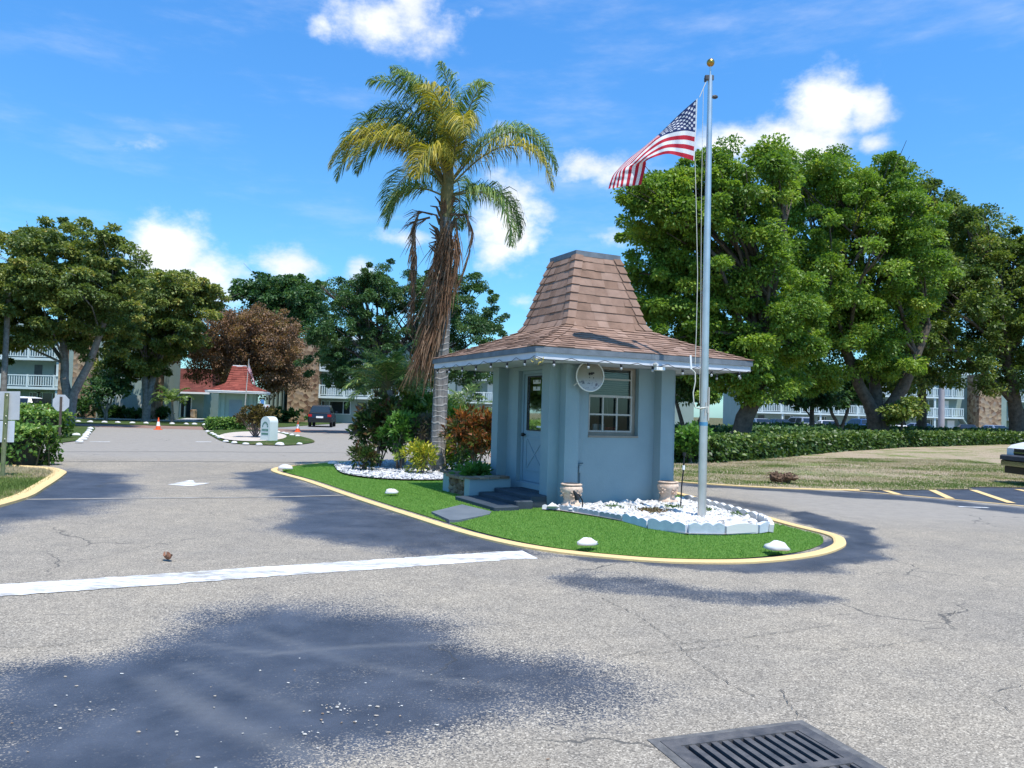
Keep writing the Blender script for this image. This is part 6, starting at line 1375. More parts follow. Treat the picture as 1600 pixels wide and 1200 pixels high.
def fl2(S, T):
    ks = [0, .4, .7, 1]; X_ = np.interp(S, ks, [0, 6, 9, 12]) + 1.6 * np.sin(T * 4); P = np.zeros((len(S), 3))
    for i in range(len(S)):
        y_ = 565 + T[i] * 12 + S[i] * 27; P[i] = at(388.5 - T[i] * 1.2 + X_[i] * (.5 + .5 * T[i]), y_, 55.5 - .05 + .25 * math.sin(S[i] * 9 + T[i] * 3) * S[i])
    return P
V, F, S, T = flag_mesh('flag', fl2, 40, 26); fo = Vector(V[0]); tag(npmesh('flag', V - np.array(fo), F, None, M_FLAG, loc=fo, smooth=True, extra=dict(fs=S, ft=T)), 'small drooping stars and stripes flag on the thin far flagpole', 'flag')

def board_sign(name, label, cat, px0, px1, py0, py1, pyb, Y, m, postm, extra=None):
    p0, p1 = at(px0, py0, Y), at(px1, py1, Y); pb = at((px0 + px1) / 2, pyb, Y); t = thing(name, label, cat, (pb.x, Y, max(0, 0)))
    q = MB(); q.box(p0.x - pb.x, p1.x - pb.x, -.03, .0, p1.z, p0.z); q.build('panel', m, t); q = MB(); q.box(-.05, .05, .001, .08, -.1, p0.z - .02); q.build('post', postm, t); return t
s1 = board_sign('notice_sign', 'pale blue and white notice sign beside the red roofed booth', 'sign', 405.5, 413, 627, 641, 652, 54, mottled((.55, .62, .70), (.7, .75, .8), 2, name='notice_white'), M_RUST)
q = MB(); q.box(-.12, .12, -.036, -.031, 1.65, 1.95); q.build('blue_print', mat('blue_print', (.08, .24, .5), .6), s1)
s2 = board_sign('notice_sign', 'narrow white sign on a short post behind the green sign block', 'sign', 414, 420.5, 632, 650, 665, 48, M_WHITE, M_WHITE)
q = MB(); q.box(-.06, .06, -.036, -.031, 1.4, 1.55); q.build('red_print', mat('red_print', (.5, .12, .1), .6), s2)

# sign block on the round island: arched top, arch emblem and two lines of lettering
mc = g(420, 688, .08); mon = thing('sign_block', 'pale mint green sign block with an arched top and dark green lettering', 'sign', mc, R(-36))
k = mc.y / FPX; BW, BD, BHt = .62, .42, 1.0
q = MB(); n_ = 12; pf = [(-BW / 2, -.1), (BW / 2, -.1)] + [(BW / 2 * math.cos(math.pi * i / n_), .78 + .24 * math.sin(math.pi * i / n_)) for i in range(n_ + 1)]
m_ = len(pf); q.add([(x, -BD / 2, z) for x, z in pf] + [(x, BD / 2, z) for x, z in pf], [tuple(range(m_)), tuple(range(2 * m_ - 1, m_ - 1, -1))] + [(i, m_ + i, m_ + (i + 1) % m_, (i + 1) % m_) for i in range(m_)]); q.build('block', mottled((.50, .56, .53), (.58, .635, .60), 2, name='mint_block'), mon)
MG = mat('green_letter', (.05, .16, .12), .6)
q = MB()
for i in range(7):
    a0, a1 = math.pi * (i + .12) / 7, math.pi * (i + .88) / 7
    v = []
    for r_ in (.21, .145):
        for a in (a0, a1): v.append((r_ * math.cos(a), -BD / 2 - .006, .56 + r_ * 1.15 * math.sin(a)))
    q.add(v, [(0, 1, 3, 2)])
for (z_, n__, h_) in ((.40, 5, .09), (.24, 8, .08)):
    for i in range(n__): w__ = .46 / n__; x_ = -.23 + w__ * i; q.box(x_, x_ + w__ * .72, -BD / 2 - .008, -BD / 2 - .001, z_, z_ + h_)
q.build('lettering', MG, mon)

# near sign backs on the green post, stop sign back
sg = thing('road_sign', 'two plain grey sign backs on a rusty green channel post at the road edge', 'road sign', (g(4, 746, .04)))
SY = sg.location.y
def SP(px, py, dy=0): return at(px, py, SY + dy) - sg.location
q = MB(); a, b_ = SP(4, 752), SP(11.5, 614); q.bar(a, b_, .055, .03); q.bar(a + Vector((-.03, -.012, 0)), b_ + Vector((-.03, -.012, 0)), .012, .035); q.bar(a + Vector((.03, -.012, 0)), b_ + Vector((.03, -.012, 0)), .012, .035)
q.build('post', M_POSTG, sg)
def plate(name, p0, p1, p2, p3, t, m, par):
    q = MB(); q.add([*p0, ] and [p0, p1, p2, p3] + [p + Vector((0, t, 0)) for p in (p0, p1, p2, p3)], [(0, 1, 2, 3), (7, 6, 5, 4), (0, 4, 5, 1), (1, 5, 6, 2), (2, 6, 7, 3), (3, 7, 4, 0)]); return q.build(name, m, par)
plate('upper_panel', SP(-10, 611.5, .03), SP(31.5, 611.5, .03), SP(30, 656, .03), SP(-12.5, 656, .03), .006, M_SIGNB, sg); plate('lower_panel', SP(-9, 657.5, .03), SP(23, 657.5, .03), SP(21.5, 691, .03), SP(-12, 691, .03), .006, mottled((.5, .53, .58), (.6, .63, .68), 3, name='sign_back_pale', rough=.5), sg)
q = MB()
for py in (618, 650, 662, 686): c = SP(11.2 - (py - 618) * .055, py, -.025); q.ball(c, .012, 6, 4)
q.build('bolt', M_STEEL, sg)
st = thing('stop_sign', 'grey octagonal stop sign back on a thin brown post on the corner lawn', 'road sign', g(93, 689, .03)); TY = st.location.y
q = MB(); q.bar((0, 0, -.1), at(95.5, 620, TY) - st.location, .07, .05); q.build('post', M_RUST, st)
q = MB(); c = at(94.5, 629.5, TY) - st.location; r_ = .335; q.add([(c.x + r_ * math.cos(R(22.5 + 45 * i)), .03 + d, c.z + r_ * math.sin(R(22.5 + 45 * i))) for d in (0, .008) for i in range(8)], [tuple(range(8)), tuple(range(15, 7, -1))] + [(i, 8 + i, 8 + (i + 1) % 8, (i + 1) % 8) for i in range(8)]); q.build('octagon_plate', M_SIGNB, st)
ub = thing('utility_box', 'small white utility box beyond the hedges by the balconies', 'box', (at(57, 640, 58).x, 58, 0))
q = MB(); q.box(-.35, .35, -.3, .3, 0, 1.25, bev=.04); q.build('cabinet', M_WHITE, ub); q = MB(); q.box(-.2, .2, -.305, -.3, .8, 1.0); q.build('vent', M_BLACK, ub)
lp = thing('light_pole', 'thick grey pole rising at the picture edge above the near sign backs', 'pole', (at(4, 640, 44).x, 44, 0)); q = MB(); q.tube([(0, 0, 0), (0, 0, 7.5)], [.17, .13], 12); q.build('shaft', M_BARKG, lp); q = MB(); q.tube([(0, 0, 7.3), (.6, -.6, 7.6)], .05, 8); q.box(.4, 1.0, -1.0, -.5, 7.55, 7.7); q.build('arm', M_ALU, lp)

# traffic cones
cone = thing('traffic_cone', 'orange traffic cone with a white band where the street meets the left lane', 'cone', g(247, 671.5), 0, 'traffic cones in the far street')
q = MB(); q.box(-.19, .19, -.19, .19, 0, .04, bev=.02); q.lathe([(.14, .04), (.105, .22)], 14); q.lathe([(.062, .46), (.03, .64), (.022, .7)], 14); q.build('cone_body', M_ORANGE, cone); q = MB(); q.lathe([(.106, .22), (.063, .46)], 14); q.build('white_band', M_WHITE, cone)
copy_tree(cone, g(465, 675), .3, 'orange traffic cone with a white band near the dark hatchback')

# white marker stones of the corner lawn, far court lawn and round island
G2, G3, G4 = 'white stones edging the corner lawn', 'white stones along the court lawn', 'white stones round the small island'
for i, (x, y) in enumerate(((124, 690.5), (129.5, 686.5), (132.5, 683.5), (134.5, 680), (137, 677), (139.5, 673.5), (141.5, 670))): marker(g(x, y, .05), .17, 'white stone in the row along the corner lawn edge by the stop sign', G2, 100 + i)
marker(g(119, 680, .04), .2, 'white stone lying on the corner lawn inside the stone row', G2, 120); marker(g(98, 681, .04), .2, 'white stone on the corner lawn right beside the stop sign post', G2, 121)
for i, (x, y) in enumerate(((122, 659), (141, 659.5), (163, 660), (184, 660.5), (207, 661), (228, 661.5), (269, 662.5), (291, 663), (304, 663), (320, 664))): marker(g(x, y, .04), .2, 'white stone in the row along the front of the court lawn', G3, 130 + i)
for i, (x, y) in enumerate(((324, 674.5), (331, 677.5), (335, 679.5), (340, 682), (345, 684.5), (353, 690), (366, 692), (384, 694), (405, 695), (437, 695), (468, 694), (465, 681.5), (456, 680), (448, 678), (443, 676.5), (435, 675.5))): marker(g(x, y, .05), .19 if i in (4, 9) else .13, 'white stone in the ring round the small gravel island', G4, 150 + i)

# ---- apartment blocks
def apartment(name, label, x0, x1, Y, floors, rail, openings, stone=(), fh=2.62, m=M_APT, depth=9, walkway=1.4, top=True, group=None, rz=0.0, posts=True):
    """facade towards the camera along x0..x1 at depth Y. openings: (x, width, floor, kind)"""
    t = thing(name, label, 'building', (x0, Y, 0), rz, group); W_ = x1 - x0; H = floors * fh + .3
    q = MB(); q.box(0, W_, walkway if rail else 0, depth, 0, H); q.build('wall', m, t)
    q = MB(); q.box(-.4, W_ + .4, -.5, depth + .4, H, H + .35); q.build('roof', M_APTW, t)
    y0 = walkway if rail else 0
    for f in range(1, floors + (0 if rail else 0)):
        if not rail: break
        q = MB(); q.box(0, W_, -.05, walkway - .001, f * fh - .22, f * fh); q.build('balcony_slab', M_APTW, t)
        q = MB(); z_ = f * fh; q.box(0, W_, -.02, .06, z_ + .98, z_ + 1.08); q.box(0, W_, 0, .05, z_ + .1, z_ + .16); x = .06
        while x < W_: q.box(x, x + .085, .005, .045, z_ + .16, z_ + .98); x += .22
        x = 0
        while x < W_: q.box(x, x + .14, -.03, .07, z_ + .001, z_ + 1.12); x += 2.4
        q.build('railing', M_APTW, t)
    if rail and posts:
        x = .2
        while x < W_: q = MB(); q.box(x, x + .2, .06, .26, 0, H); q.build('column', M_APTW, t); x += max(4.8, W_ / 12)
    for (x, w_, f, kd) in openings:
        z_ = f * fh; x -= x0
        if kd == 'door':
            q = MB(); q.box(x, x + w_, y0 - .04, y0 - .001, z_ + .02, z_ + 2.05); q.build('door', M_APTD if (int(x * 7) % 3) else M_WHITE, t)
        elif kd == 'shutter':
            q = MB(); q.box(x, x + w_, y0 - .07, y0 - .001, z_ + .75, z_ + 2.1); [q.box(x + .06 + .14 * i, x + .13 + .14 * i, y0 - .09, y0 - .071, z_ + .8, z_ + 2.05) for i in range(int(w_ / .14) - 1)]; q.build('shutter', mottled((.33, .37, .34), (.38, .42, .39), 2, name='cream_shutter'), t)
        else:
            q = MB(); q.box(x, x + w_, y0 - .05, y0 - .001, z_ + .85, z_ + .92); q.box(x, x + w_, y0 - .05, y0 - .001, z_ + 2.1, z_ + 2.17); 
            for xx in (x, x + w_ * .26, x + w_ * .74, x + w_ - .06): q.box(xx, xx + .06, y0 - .05, y0 - .001, z_ + .92, z_ + 2.1)
            wn = q.build('window', M_APTW, t); q = MB(); q.box(x + .03, x + w_ - .03, y0 - .03, y0 - .002, z_ + .9, z_ + 2.12); q.build('pane', M_DGLASS, wn)
    for (a, b_, zt) in stone:
        q = MB(); q.box(a - x0, b_ - x0, -.35 if rail else -.2, depth * .3, 0, zt); q.build('stone_panel', M_STONEB, t)
    return t
def stoneb(nt, b):
    vo = nt.new('ShaderNodeTexVoronoi'); vo.inputs['Scale'].default_value = 2.6; nt.l.new(nt.obj(), vo.inputs['Vector']); sp = nt.new('ShaderNodeSeparateColor'); nt.l.new(vo.outputs['Color'], sp.inputs[0])
    nt.l.new(nt.ramp(sp.outputs[0], [(0, (.13, .075, .05)), (.4, (.26, .17, .105)), (.75, (.38, .28, .18)), (1, (.28, .22, .17))]), b.inputs['Base Color'])
    nt.l.new(nt.bump(vo.outputs['Distance'], .8, .06), b.inputs['Normal'])
M_STONEB = mat('stone_veneer', (.25, .17, .11), .9, 0, .2, stoneb)
def X_(px, Y): return at(px, 640, Y).x
Y1 = 70
ops = []
for f in range(3):
    for px in (-150, -120, -60, -30): ops.append((X_(px, Y1), .95, f, 'door'))
    for px in (36, 68): ops.append((X_(px, Y1), .7, f, 'door'))
    ops.append((X_(-95, Y1), 1.8, f, 'window'))
ops = [o for o in ops if not (o[2] == 0 and o[0] > X_(0, Y1))] + [(X_(30, Y1), 1.0, 0, 'window'), (X_(42, Y1), 1.9, 0, 'window')]
apartment('apartment_block', 'three-storey pale green apartment block with white balconies behind the spreading tree', X_(-170, Y1), X_(92, Y1), Y1, 3, True, ops, [(X_(92, Y1), X_(105, Y1), 8.2)])
Y2 = 67
apartment('apartment_block', 'plain pale green end block with one window and a closed cream shutter', X_(104, Y2 - 1), X_(240, Y2 - 1), Y2 - 1, 3, False, [(X_(176, Y2 - 1), 2.1, 1, 'window'), (X_(178, Y2 - 1), 2.4, 0, 'shutter')], [(X_(113, Y2 - 1), X_(150, Y2 - 1), 8.1), (X_(231, Y2 - 1), X_(242, Y2 - 1), 6.5)], depth=5)
# lodge with the red roof
Y3 = 80; lx0, lx1 = X_(236, Y3), X_(318, Y3); lodge = thing('lodge', 'low lodge with a red tile roof and glass doors behind the grass court', 'building', (lx0, Y3, 0)); W_ = lx1 - lx0
q = MB(); q.box(0, W_, 0, 8, 0, 2.7); q.build('wall', M_APT, lodge)
q = MB(); n_ = 9
pr_ = [(-.9, 2.65), (.3, 3.0), (1.5, 3.5), (1.8, 4.0), (2.2, 5.2)]
for (a, z0_), (b_, z1_) in zip(pr_, pr_[1:]):
    for i in range(4):
        t0, t1 = i / 4, (i + 1) / 4; ya, yb, za, zb_ = a + (b_ - a) * t0, a + (b_ - a) * t1, z0_ + (z1_ - z0_) * t0 + .03, z0_ + (z1_ - z0_) * t1; x = -.8 + ya * .4
        while x < W_ + .8 - ya * .4: e = min(x + .5, W_ + .8 - ya * .4); q.add([(x, ya, za), (e, ya, za), (e, yb, zb_), (x, yb, zb_), (x, ya, za - .05), (e, ya, za - .05)], [(0, 1, 2, 3), (4, 5, 1, 0)], RG.random()); x += .5
q.box(0.2, W_ - .2, 2.2, 7.5, 2.7, 5.15, .3); q.build('roof', M_RTILE_SHADE, lodge)
q = MB(); q.box(-.9, W_ + .9, -.95, -.85, 2.5, 2.68); q.box(-.9, W_ + .9, -.849, 0, 2.6, 2.64); q.build('fascia', M_WHITE, lodge)
for px in (256, 268, 283, 291):
    x = X_(px, Y3) - lx0; q = MB(); q.box(x, x + .45, -.03, -.001, .1, 2.1); q.build('door_pane', M_DGLASS, lodge)
q = MB(); [q.box(X_(px, Y3) - lx0, X_(px, Y3) - lx0 + .12, -.06, -.031, .05, 2.2) for px in (254, 265, 281, 288, 298)]; q.build('door_frame', M_WHITE, lodge)
q = MB(); q.box(X_(303, Y3) - lx0, X_(310, Y3) - lx0, -.9, -.3, 0, .9, bev=.05); q.build('stone_pier', M_STONEB, lodge)
# stair tower with fins, stone panel and balcony wing behind the round island
Y4 = 76
ops = [(X_(498, Y4), 2.9, 0, 'window'), (X_(590, Y4), 2.4, 0, 'window'), (X_(555, Y4), .95, 0, 'door'), (X_(640, Y4), .95, 0, 'door'), (X_(660, Y4), 2.4, 0, 'window')] + [(X_(px, Y4), .95, f, 'door') for px in (505, 540, 600, 650) for f in (1, 2)]
ap2 = apartment('apartment_block', 'pale green apartment wing with a brown stone panel, behind the dark hatchback', X_(497, Y4), X_(700, Y4), Y4, 3, True, ops, [(X_(450, Y4), X_(497, Y4), 8.2)], walkway=1.0, posts=False)
tw = thing('stair_tower', 'dark green stair tower with upright fins behind the rusty tree', 'building', (X_(412, Y4 + 1), Y4 + 1, 0)); q = MB(); q.box(0, X_(452, Y4) - X_(412, Y4), .5, 6, 0, 8); q.build('wall', mottled((.10, .14, .13), (.14, .18, .17), 1, name='dark_green_wall'), tw)
q = MB(); [q.box(.2 + .42 * i, .34 + .42 * i, 0, .499, 0, 7.8) for i in range(5)]; q.build('fin', M_APT, tw)
Y5 = 88
ops = [(X_(729, Y5), .95, 0, 'door'), (X_(753, Y5), 1.0, 0, 'window'), (X_(766, Y5), .95, 0, 'door'), (X_(700, Y5), 1.8, 0, 'window')] + [(X_(px, Y5), .95, f, 'door') for px in (712, 735, 760, 790) for f in (1, 2)]
apartment('apartment_block', 'pale green balcony block seen between the palm trunk and the near booth', X_(688, Y5), X_(1050, Y5), Y5, 3, True, ops, posts=False)
Y6 = 98
ops = [(X_(1170, Y6), .8, 0, 'door'), (X_(1190, Y6), .8, 0, 'door'), (X_(1226, Y6), 1.6, 0, 'window'), (X_(1283, Y6), 1.3, 0, 'window'), (X_(1452, Y6), 1.2, 0, 'window'), (X_(1470, Y6), .9, 0, 'window'), (X_(1490, Y6), .9, 0, 'door'), (X_(1345, Y6), 1.6, 0, 'window')] + [(X_(px, Y6), 1.4 if px == 1455 else .95, f, 'window' if px == 1455 else 'door') for px in (1175, 1215, 1260, 1330, 1380, 1455, 1480) for f in (1, 2)]
ap3 = apartment('apartment_block', 'long pale green apartment block with white balconies behind the trees past the hedge', X_(1160, Y6), X_(1506, Y6), Y6, 3, True, ops, [(X_(1527, Y6), X_(1562, Y6), 8.0)], fh=2.5)
st_ = MB(); xa, xb = X_(1506, Y6) - X_(1160, Y6), X_(1528, Y6) - X_(1160, Y6)
for i in range(14): t = i / 14; st_.box(xa + (xb - xa) * t, xa + (xb - xa) * (t + 1 / 14), .4, 1.6, 2.3 * (1 - t), 2.5 * (1 - t) + .06)
st_.build('stair', M_APT, ap3); q = MB(); q.box(xa, xb + 5, 2.2, 8, 0, 8); q.build('rear_wall', M_APT, ap3)
apartment('apartment_block', 'pale green blank gable wall seen just right of the near booth', X_(1000, 62), X_(1084, 62), 62, 2, False, [(X_(1030, 62), 1.2, 0, 'window')], depth=14)
apartment('apartment_block', 'far pale green apartment block beyond the dark olive tree', X_(1575, 104), X_(1760, 104), 104, 3, True, [(X_(px, 104), 1.5, f, 'window') for px in (1590, 1640, 1700) for f in range(3)], fh=2.5, posts=False)
lpb = thing('stair_pole', 'pinkish grey utility pole in front of the far balconies', 'pole', (X_(1471, 90), 90, 0)); q = MB(); q.tube([(0, 0, 0), (0, 0, 7)], [.35, .3], 10); q.build('shaft', mottled((.3, .27, .27), (.38, .34, .34), 1, name='pole_concrete'), lpb); q = MB(); q.box(-.9, .9, -.1, .1, 6.6, 6.75); q.build('cross_bar', M_ALU, lpb)

# ---- cars
def car(name, label, cat, p, rz, paint, kind='sedan', group=None, scale=1.0, glass=None):
    """built lengthwise along x, front at +x; kinds: sedan, suv, van"""
    t = thing(name, label, cat, p, rz, group); W_ = .9
    P = {'sedan': ([(-2.25, .32), (-2.28, .7), (-2.2, .92), (-1.45, .98), (1.0, .95), (2.05, .78), (2.25, .6), (2.22, .32)], [(-1.6, .96), (-.95, 1.40), (.25, 1.42), (1.05, .94)]),
         'suv': ([(-2.15, .38), (-2.22, .72), (-2.18, 1.02), (-1.9, 1.08), (1.0, 1.05), (2.0, .92), (2.2, .7), (2.18, .36)], [(-2.12, 1.06), (-1.75, 1.62), (-1.2, 1.70), (.2, 1.68), (1.1, 1.04)]),
         'van': ([(-2.4, .36), (-2.44, .8), (-2.42, 1.1), (-2.2, 1.12), (1.5, 1.08), (2.2, .9), (2.35, .7), (2.32, .36)], [(-2.36, 1.1), (-2.2, 1.80), (-1.6, 1.86), (.7, 1.82), (1.75, 1.06)])}[kind]
    lo, hi = P
    def loft(mb, prof, w0, w1f):
        n = len(prof); zs_ = [z for _, z in prof]; z0_, z1_ = min(zs_), max(zs_); vs = []
        for sgn, q_ in ((-1, .0), (-1, .06), (1, .06), (1, .0)):
            for x, z in prof: k = (z - z0_) / (z1_ - z0_); wd = w0 + (w1f - w0) * k; ins_ = .97 if q_ == 0 else 1.0; vs.append((x * ins_, sgn * (wd - q_), z - (.0 if q_ else .03 * k)))
        order = [0, 1, 2, 3]; fs = []
        for r_ in range(3): fs += [(r_ * n + i, (r_ + 1) * n + i, (r_ + 1) * n + (i + 1) % n, r_ * n + (i + 1) % n) for i in range(n)]
        fs += [tuple(range(n)), tuple(range(4 * n - 1, 3 * n - 1, -1))]; mb.add(vs, fs)
    q = MB(); loft(q, lo, W_, W_ * .93); body = q.build('body', paint, t)
    q = MB(); loft(q, hi, W_ * .9, W_ * .70); q.build('roof', paint, t)
    # glass: windscreen, rear window, two side bands standing a little proud
    (xa, za), (xb, zb1) = hi[0], hi[1]; (xc, zc), (xd, zd) = hi[-2], hi[-1]; wm, wt = W_ * .84, W_ * .66
    def pan(nm, v): q = MB(); q.add(v, [(0, 1, 2, 3)]); q.build(nm, glass or M_DGLASS, t)
    def lp2(a, b_, k, o): return (a[0] + (b_[0] - a[0]) * k + o, a[1] + (b_[1] - a[1]) * k + .012)
    r0, r1 = lp2((xa, za), (xb, zb1), .12, -.02), lp2((xa, za), (xb, zb1), .92, -.02); pan('rear_window', [(r0[0], -wm, r0[1]), (r0[0], wm, r0[1]), (r1[0], wt, r1[1]), (r1[0], -wt, r1[1])])
    f0, f1 = lp2((xd, zd), (xc, zc), .08, .03), lp2((xd, zd), (xc, zc), .92, .03); pan('windscreen', [(f0[0], wm, f0[1]), (f0[0], -wm, f0[1]), (f1[0], -wt, f1[1]), (f1[0], wt, f1[1])])
    for sgn in (-1, 1):
        zl, zh = za + .06, zc - .1; yl, yh = W_ * .9 + .004, W_ * .9 - (W_ * .2) * ((zh - za) / (zc - za)) + .004
        xm = (xb + xc) / 2; pan('side_window', [(xa + .45, sgn * yl, zl), (xm - .05, sgn * yl, zl), (xm - .05, sgn * yh, zh), (xb + .12, sgn * yh, zh)]); pan('side_window', [(xm + .05, sgn * yl, zl), (xd - .3, sgn * yl, zl), (xc - .08, sgn * yh, zh), (xm + .05, sgn * yh, zh)])
        q = MB(); q.box(lo[1][0] - .02, lo[1][0] + .12, sgn * .72 - .14, sgn * .72 + .14, lo[2][1] - .22, lo[2][1] - .04); q.build('tail_light', M_TAIL, t)
        q = MB(); q.box(lo[-2][0] - .18, lo[-2][0] + .005, sgn * .66 - .18, sgn * .66 + .18, lo[-2][1] + .0, lo[-2][1] + .12); q.build('headlight', M_HEADL, t)
        q = MB(); q.box(xd - .35, xd - .2, sgn * .98 - .09, sgn * .98 + .09, zd + .06, zd + .2, bev=.03); q.build('mirror', paint, t)
    q = MB(); q.box(lo[0][0] - .04, lo[0][0] + .1, -.82, .82, .36, .58, bev=.03); q.build('bumper', paint if kind != 'suv' else M_BLACK, t); q = MB(); q.box(lo[1][0] - .03, lo[1][0], -.26, .26, .7, .84); q.build('number_plate', M_WHITE, t)
    for x in (-1.38, 1.38):
        for sgn in (-1, 1):
            q = MB(); q.lathe([(.2, -.1), (.31, -.1), (.335, -.06), (.335, .06), (.31, .1), (.2, .1)], 18); o = q.build('wheel', M_TYRE, t, (x, sgn * .8, .335)); o.rotation_euler.x = R(90)
            q = MB(); q.lathe([(.205, -.085), (.205, .085)], 14); [q.bar((0, 0, .09 * s_), (.19 * math.cos(a), .19 * math.sin(a), .09 * s_), .05, .01) for a in (0, 2.1, 4.2) for s_ in (-1, 1)]; q.build('rim', M_RIM, o)
    return t
car('parked_car', 'dark navy hatchback seen from behind, parked by the far stone panel', 'car', (g(495, 667).x + .1, 61.5, 0), R(98), M_CARS['black'], 'suv')
car('parked_car', 'white car mostly hidden by hedges below the balconies', 'car', (at(20, 640, 56).x, 56, 0), R(175), M_CARS['white'], 'suv')
car('parked_car', 'dark car with its red tail light showing behind the croton shrub', 'car', (at(732, 650, 76).x, 76, 0), R(60), M_CARS['red'], 'sedan')
car('parked_car', 'black car behind the croton shrub, next to the booth pillar', 'car', (at(755, 650, 77).x, 77, 0), R(75), M_CARS['black'], 'sedan')
for i, (px, Y, c_, kd, lb) in enumerate(((1185, 80, 'silver', 'sedan', 'silver car behind the dark hedge next to the leaning trunk'), (1215, 82, 'black', 'sedan', 'black car roof showing above the hedge left of the small single trunk tree'), (1245, 82, 'silver', 'suv', 'grey car behind the small single trunk tree'), (1290, 80, 'white', 'sedan', 'white car behind the tree with two slanting stems'),
                                       (1386, 72, 'white', 'van', 'white van just right of the broad forked trunk'), (1432, 82, 'silver', 'sedan', 'pale car below the far balcony, behind the sapling'), (1510, 84, 'black', 'sedan', 'black car under the far outside stair'), (1550, 82, 'silver', 'sedan', 'silver car in front of the far stone end wall'), (1340, 84, 'blue', 'suv', 'dark blue car hidden behind the broad forked trunk'))):
    car('parked_car', lb, 'van' if kd == 'van' else 'car', (at(px, 660, Y).x, Y, .2), R(90 + RG.uniform(-25, 25)), M_CARS[c_], kd, None)

# ---- white pickup nosing in from the right
tk = thing('pickup_truck', 'white pickup truck with a dark and chrome bumper, its nose showing by the parking stripes', 'pickup truck', (13.66, 20.75, 0), R(-4))
def TB(nm, m_, *boxes, bev=.0, par=None):
    q = MB(); [q.box(*b_, bev=bev) for b_ in boxes]; return q.build(nm, m_, par or tk)
def arch_side(mb, x0, x1, zb_, ztop, wheels, y, sgn, th):
    """side panel with round wheel openings"""
    prof = []; x = x0; prof.append((x0, zb_))
    for cx in wheels:
        r_ = .47; prof += [(cx - r_, zb_)] + [(cx - r_ * math.cos(math.pi * i / 12), zb_ + .0 + (r_ * .98) * math.sin(math.pi * i / 12)) for i in range(1, 12)] + [(cx + r_, zb_)]
    prof.append((x1, zb_)); n = len(prof)
    tops = [(p[0], ztop(p[0])) for p in prof]; vs = [(x_, y, z_) for x_, z_ in prof] + [(x_, y, z_) for x_, z_ in tops]; vs += [(x_, y - sgn * th, z_) for x_, z_ in prof] + [(x_, y - sgn * th, z_) for x_, z_ in tops]
    for i in range(n - 1): mb.add([vs[i], vs[i + 1], vs[n + i + 1], vs[n + i], vs[2 * n + i], vs[2 * n + i + 1], vs[3 * n + i + 1], vs[3 * n + i]], [(0, 1, 2, 3), (7, 6, 5, 4), (3, 2, 6, 7), (0, 4, 5, 1)])
    mb.add([vs[0], vs[n], vs[3 * n], vs[2 * n]], [(0, 1, 2, 3)]); mb.add([vs[n - 1], vs[2 * n - 1], vs[4 * n - 1], vs[3 * n - 1]], [(0, 1, 2, 3)])
hood = lambda x: float(np.interp(x, [.12, .3, .6, 1.5, 5.6], [.98, 1.06, 1.13, 1.18, 1.2]))
q = MB()
for sgn in (-1, 1): arch_side(q, .12, 5.6, .48, hood, (.98, 4.5), sgn * .98, sgn, .06)
hp = [(.1, .70), (.10, .98), (.2, 1.07), (.5, 1.15), (1.0, 1.19), (1.62, 1.215), (1.62, .7)]
for (x0_, z0_), (x1_, z1_) in zip(hp[1:], hp[2:6]): q.add([(x0_, -.93, z0_), (x0_, .93, z0_), (x1_, .93, z1_), (x1_, -.93, z1_)], [(0, 1, 2, 3)]); q.add([(x0_, s_ * .93, z0_) for s_ in (-1,)] + [(x1_, -.93, z1_), (x1_, -.985, hood(x1_) - .02), (x0_, -.985, hood(x0_) - .02)], [(0, 1, 2, 3)]); q.add([(x0_, .93, z0_), (x1_, .93, z1_), (x1_, .985, hood(x1_) - .02), (x0_, .985, hood(x0_) - .02)], [(3, 2, 1, 0)])
q.box(3.5, 5.55, -.9, .9, .62, .7); q.box(5.5, 5.6, -.92, .92, .5, 1.18); q.box(3.45, 3.5, -.92, .92, .6, 1.2)
q.build('body', M_CARS['white'], tk)
q = MB(); cabp = [(1.55, 1.2), (2.25, 1.78), (2.5, 1.86), (3.3, 1.84), (3.5, 1.2)]; n = len(cabp)
vs = [(x_, s_ * (.94 - .2 * (z_ - 1.2) / .66), z_) for s_ in (-1, 1) for x_, z_ in cabp]; q.add(vs, [tuple(range(n)), tuple(range(2 * n - 1, n - 1, -1))] + [(i, n + i, n + i + 1, i + 1) for i in range(n - 1)]); q.build('cab', M_CARS['white'], tk)
q = MB(); q.add([(1.63, -.83, 1.28), (1.63, .83, 1.28), (2.19, .7, 1.745), (2.19, -.7, 1.745)], [(3, 2, 1, 0)]); q.build('windscreen', M_DGLASS, tk); 
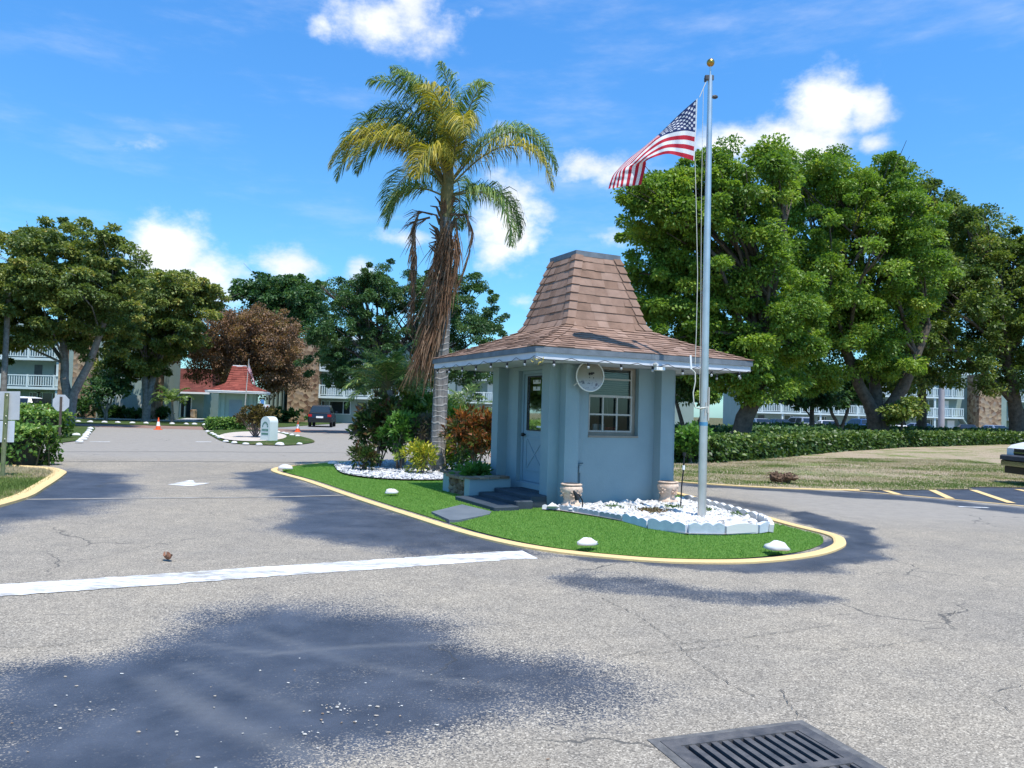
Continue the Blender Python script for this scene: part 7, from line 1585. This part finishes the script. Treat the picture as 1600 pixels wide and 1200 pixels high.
for s_ in (-1, 1):
    q = MB(); q.add([(1.95, s_ * .935, 1.26), (3.3, s_ * .935, 1.26), (3.22, s_ * .79, 1.74), (2.35, s_ * .79, 1.74)], [(0, 1, 2, 3)]); q.build('side_window', M_DGLASS, tk)
    TB('headlight', M_HEADL, (.085, .2, s_ * .78 - .16, s_ * .78 + .16, .78, .97)); TB('mirror', M_BLACK, (1.8, 1.95, s_ * 1.12 - .1, s_ * 1.12 + .1, 1.22, 1.45), bev=.03)
    TB('door_handle', M_BLACK, (2.95, 3.12, s_ * .985 - .015, s_ * .985 + .015, 1.05, 1.09))
TB('grille', M_BLACK, (.09, .16, -.6, .6, .76, .98)); TB('grille_bar', M_CHROME, (.075, .095, -.6, .6, .85, .89))
TB('bumper', M_CHROME, (-.08, .14, -.98, .98, .50, .66), bev=.05); TB('bumper_pad', mottled((.03, .035, .045), (.06, .065, .08), 4, name='grey_bumper_pad'), (-.10, .14, -.99, .99, .662, .80), bev=.05); TB('air_dam', M_BLACK, (.0, .3, -.93, .93, .30, .498), bev=.04)
for s_ in (-1, 1):
    q = MB(); arch_r = [( .98 + .49 * math.cos(math.pi * i / 14), .48 + .49 * math.sin(math.pi * i / 14)) for i in range(15)]
    for (xa, za), (xb, zb1) in zip(arch_r, arch_r[1:]): q.add([(xa, s_ * .985, za), (xb, s_ * .985, zb1), (.98 + (xb - .98) * 1.13, s_ * 1.0, .48 + (zb1 - .48) * 1.13), (.98 + (xa - .98) * 1.13, s_ * 1.0, .48 + (za - .48) * 1.13)], [(0, 1, 2, 3)])
    q.build('fender_flare', bpy.data.materials['grey_bumper_pad'], tk)
    for x in (.98, 4.5):
        q = MB(); q.lathe([(.22, -.13), (.36, -.13), (.395, -.09), (.395, .09), (.36, .13), (.22, .13)], 22); o = q.build('wheel', M_TYRE, tk, (x, s_ * .84, .395)); o.rotation_euler.x = R(90)
        q = MB(); q.lathe([(.22, -.1), (.2, -.02), (.2, .02), (.22, .1)], 16); q.build('rim', M_RIM, o)
TB('underbody', M_BLACK, (.3, 5.4, -.8, .8, .42, .6))
